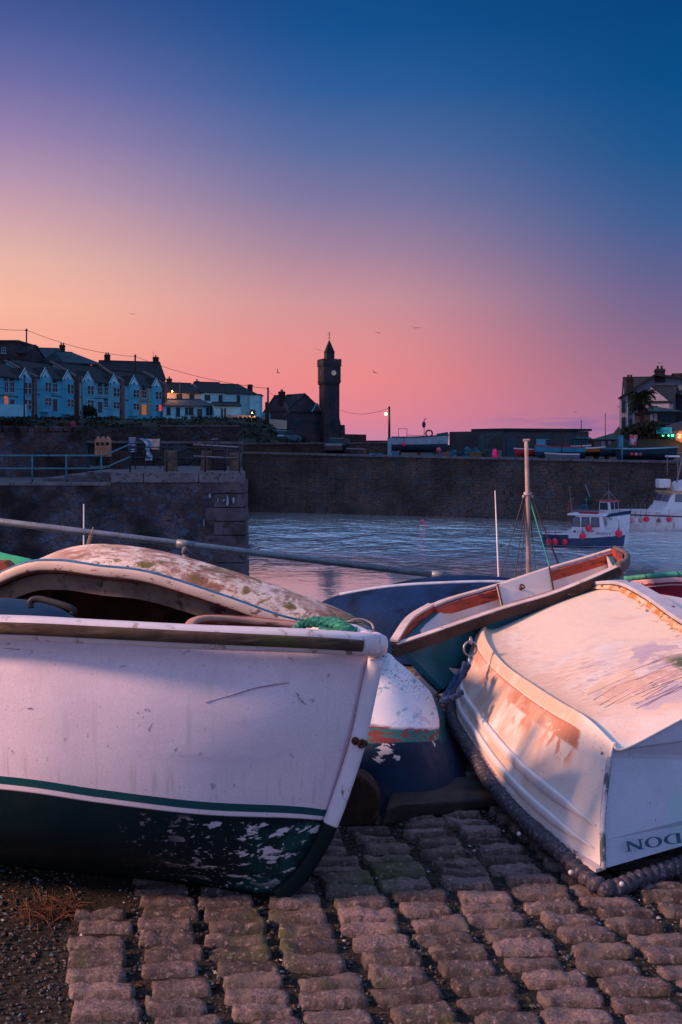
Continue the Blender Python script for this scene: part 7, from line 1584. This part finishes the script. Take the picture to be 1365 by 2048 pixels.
for px, m_, lab in ((1264, m_buoy, 'red float left of three on the dark blue boat'), (1273, m_buoyp, 'pink float in the middle of three on the dark blue boat'), (1281.5, mat('buoy_brown', (.22, .10, .10), .5), 'brown float right of three on the dark blue boat')): buoy_at('hanging_float', px, 909, 77.8, 3.4, m_, lab, 'floats on the long dark blue boat')
for px, y0, y1, Yd, lab in ((1124, 856, 905, 80, 'thin dark mast above the blue boat'), (1127, 858, 905, 80.5, 'second thin mast beside the first above the blue boat'), (1163, 840, 905, 82, 'tall thin mast above the orange boat stern'), (1211, 826, 905, 90, 'tall thin mast standing left of the green roofed hut'), (1068.5, 870, 898, 80, 'leaning pale whip aerial above the red boat')):
    pole('thin_mast', lab, px, y0, y1, Yd, .035, cat='mast')
t = thing('outboard_motor', 'dark outboard engine standing on the blue boat', 'engine', tuple(W(1097, 898, 81))); g = MB(); g.box((0, 0, .55), (.4, .35, .45)); g.build('cowl', m_ln, t, bevel=.08); g = MB(); g.box((0, 0, .15), (.16, .2, .5)); g.build('leg', m_dfr, t)
t = thing('phone_box', 'tall blue panelled booth beside the green roofed hut', 'booth', tuple(XZ(1242.5, 0, 88))); a_, b_ = W(1238, 905, 88)-Vector(t.location), W(1247.5, 870, 88)-Vector(t.location); g = MB(); g.bb(a_.x, b_.x, 0, .4, 0, b_.z); g.build('body', m_tb, t, bevel=.02)
for i in range(2): g = MB(); g.bb(a_.x+.05+i*.19, a_.x+.19+i*.19, -.02, .02, .9, b_.z-.15); g.build('panel', mat('panel_blue', (.05, .30, .45), .4), t)
t = thing('poster_banner', 'slanting pink, white and blue poster on posts right of the booth', 'banner', tuple(XZ(1267, .5, 90))); m_post = mat('poster', (.58, .45, .5), .7, 0, 2, [((.60, .05, .10), 1.6, .46, .54, 2), ((.03, .20, .45), 2.3, .56, .60, 2)])
g = MB(); g.prism([W(1258.5, 889, 90), W(1272.5, 891, 90), W(1276.5, 870, 90), W(1261, 869.5, 90)], (0, .05, 0)); g.build('sheet', m_post, t, world=True); g = MB(); g.tube([XZ(1260, .3, 90.06), W(1262, 869, 90.06)], .03, 5); g.tube([XZ(1274, .3, 90.06), W(1276, 869, 90.06)], .03, 5); g.build('posts', m_pole, t, world=True)
t = thing('white_table', 'white framed slipway ladder platform at the right edge of the quay wall', 'platform', tuple(W(1346, 930, 70))); g = MB(); g.bb(*[0, 0, 0, 0, 0, 0]) if False else None
g = MB(); a_, b_ = W(1334, 914, 70), W(1357, 911, 70); g.bb(a_.x, b_.x, 69.6, 70.4, a_.z, b_.z); g.build('deck', m_bw, t, world=True); g = MB()
for px in (1335, 1356): g.tube([W(px, 912, 69.7), W(px, 950, 69.7)], .03, 6)
g.build('frame', m_prail, t, world=True)
pole('white_post', 'white post standing in front of the booth on the quay edge', 1244.5, 888, 915, 77, .06, m=m_tb)

# ---------------------------------------------------------------- gulls
m_gull = mat('gull_grey', (.20, .16, .20), .8, .2, 5)
def gull(px, py, Yd, span, rz, bank, flap, label):
    t = thing('gull', label, 'bird', tuple(W(px, py, Yd)), rz, group='gulls in the evening sky'); t.rotation_euler = (0, bank, rz)
    k = span/1.3; g = MB(); g.ball((0, 0, 0), 1, 12, 8, (.07*k, .21*k, .065*k)); g.ball((0, -.21*k, .02*k), .045*k, 8, 6); g.prism([(-.05*k, .17*k, 0), (.05*k, .17*k, 0), (.08*k, .33*k, 0), (-.08*k, .33*k, 0)], (0, 0, .012*k)); g.build('body', m_gull, t, smooth=True)
    for s in (-1, 1):
        w_ = MB(); pts = [(0.03, -.05, .02), (.30, -.10, .02+flap*.3), (.66, .02, .02+flap*.42), (.62, .06, .02+flap*.42), (.30, .08, .02+flap*.28), (.03, .08, .02)]
        w_.prism([Vector((s*x*k, y*k, z*k)) for x, y, z in pts], (0, 0, .012*k)); w_.build('wing', m_gull, t)
for px, py, sp_, rz, bk, fl, lab in ((265, 628, 1.3, .3, .1, .1, 'gull high on the left above the terrace'), (757, 666, 1.5, .2, .15, .2, 'gull right of the spire, left of its neighbour'), (832, 656, 1.6, -.3, .2, .3, 'gull furthest right of the pair right of the spire'), (750, 745, 1.4, .5, .45, .3, 'gull right of the clock face'), (556, 745, 1.2, 1.0, .8, .9, 'gull over the stone hall with raised wings'), (638, 700, 1.3, .2, .3, .1, 'gull just left of the spire'), (1320, 726, 1.5, .1, .1, .15, 'gull over the right hand chimneys'), (1152, 824, 1.0, .2, .1, .2, 'small gull low over the flat roofed store'), (1238, 814, 1.1, 1.1, .1, .2, 'gull just left of the tall white house')):
    gull(px, py, 95, sp_*.55, rz, bk, fl, lab)
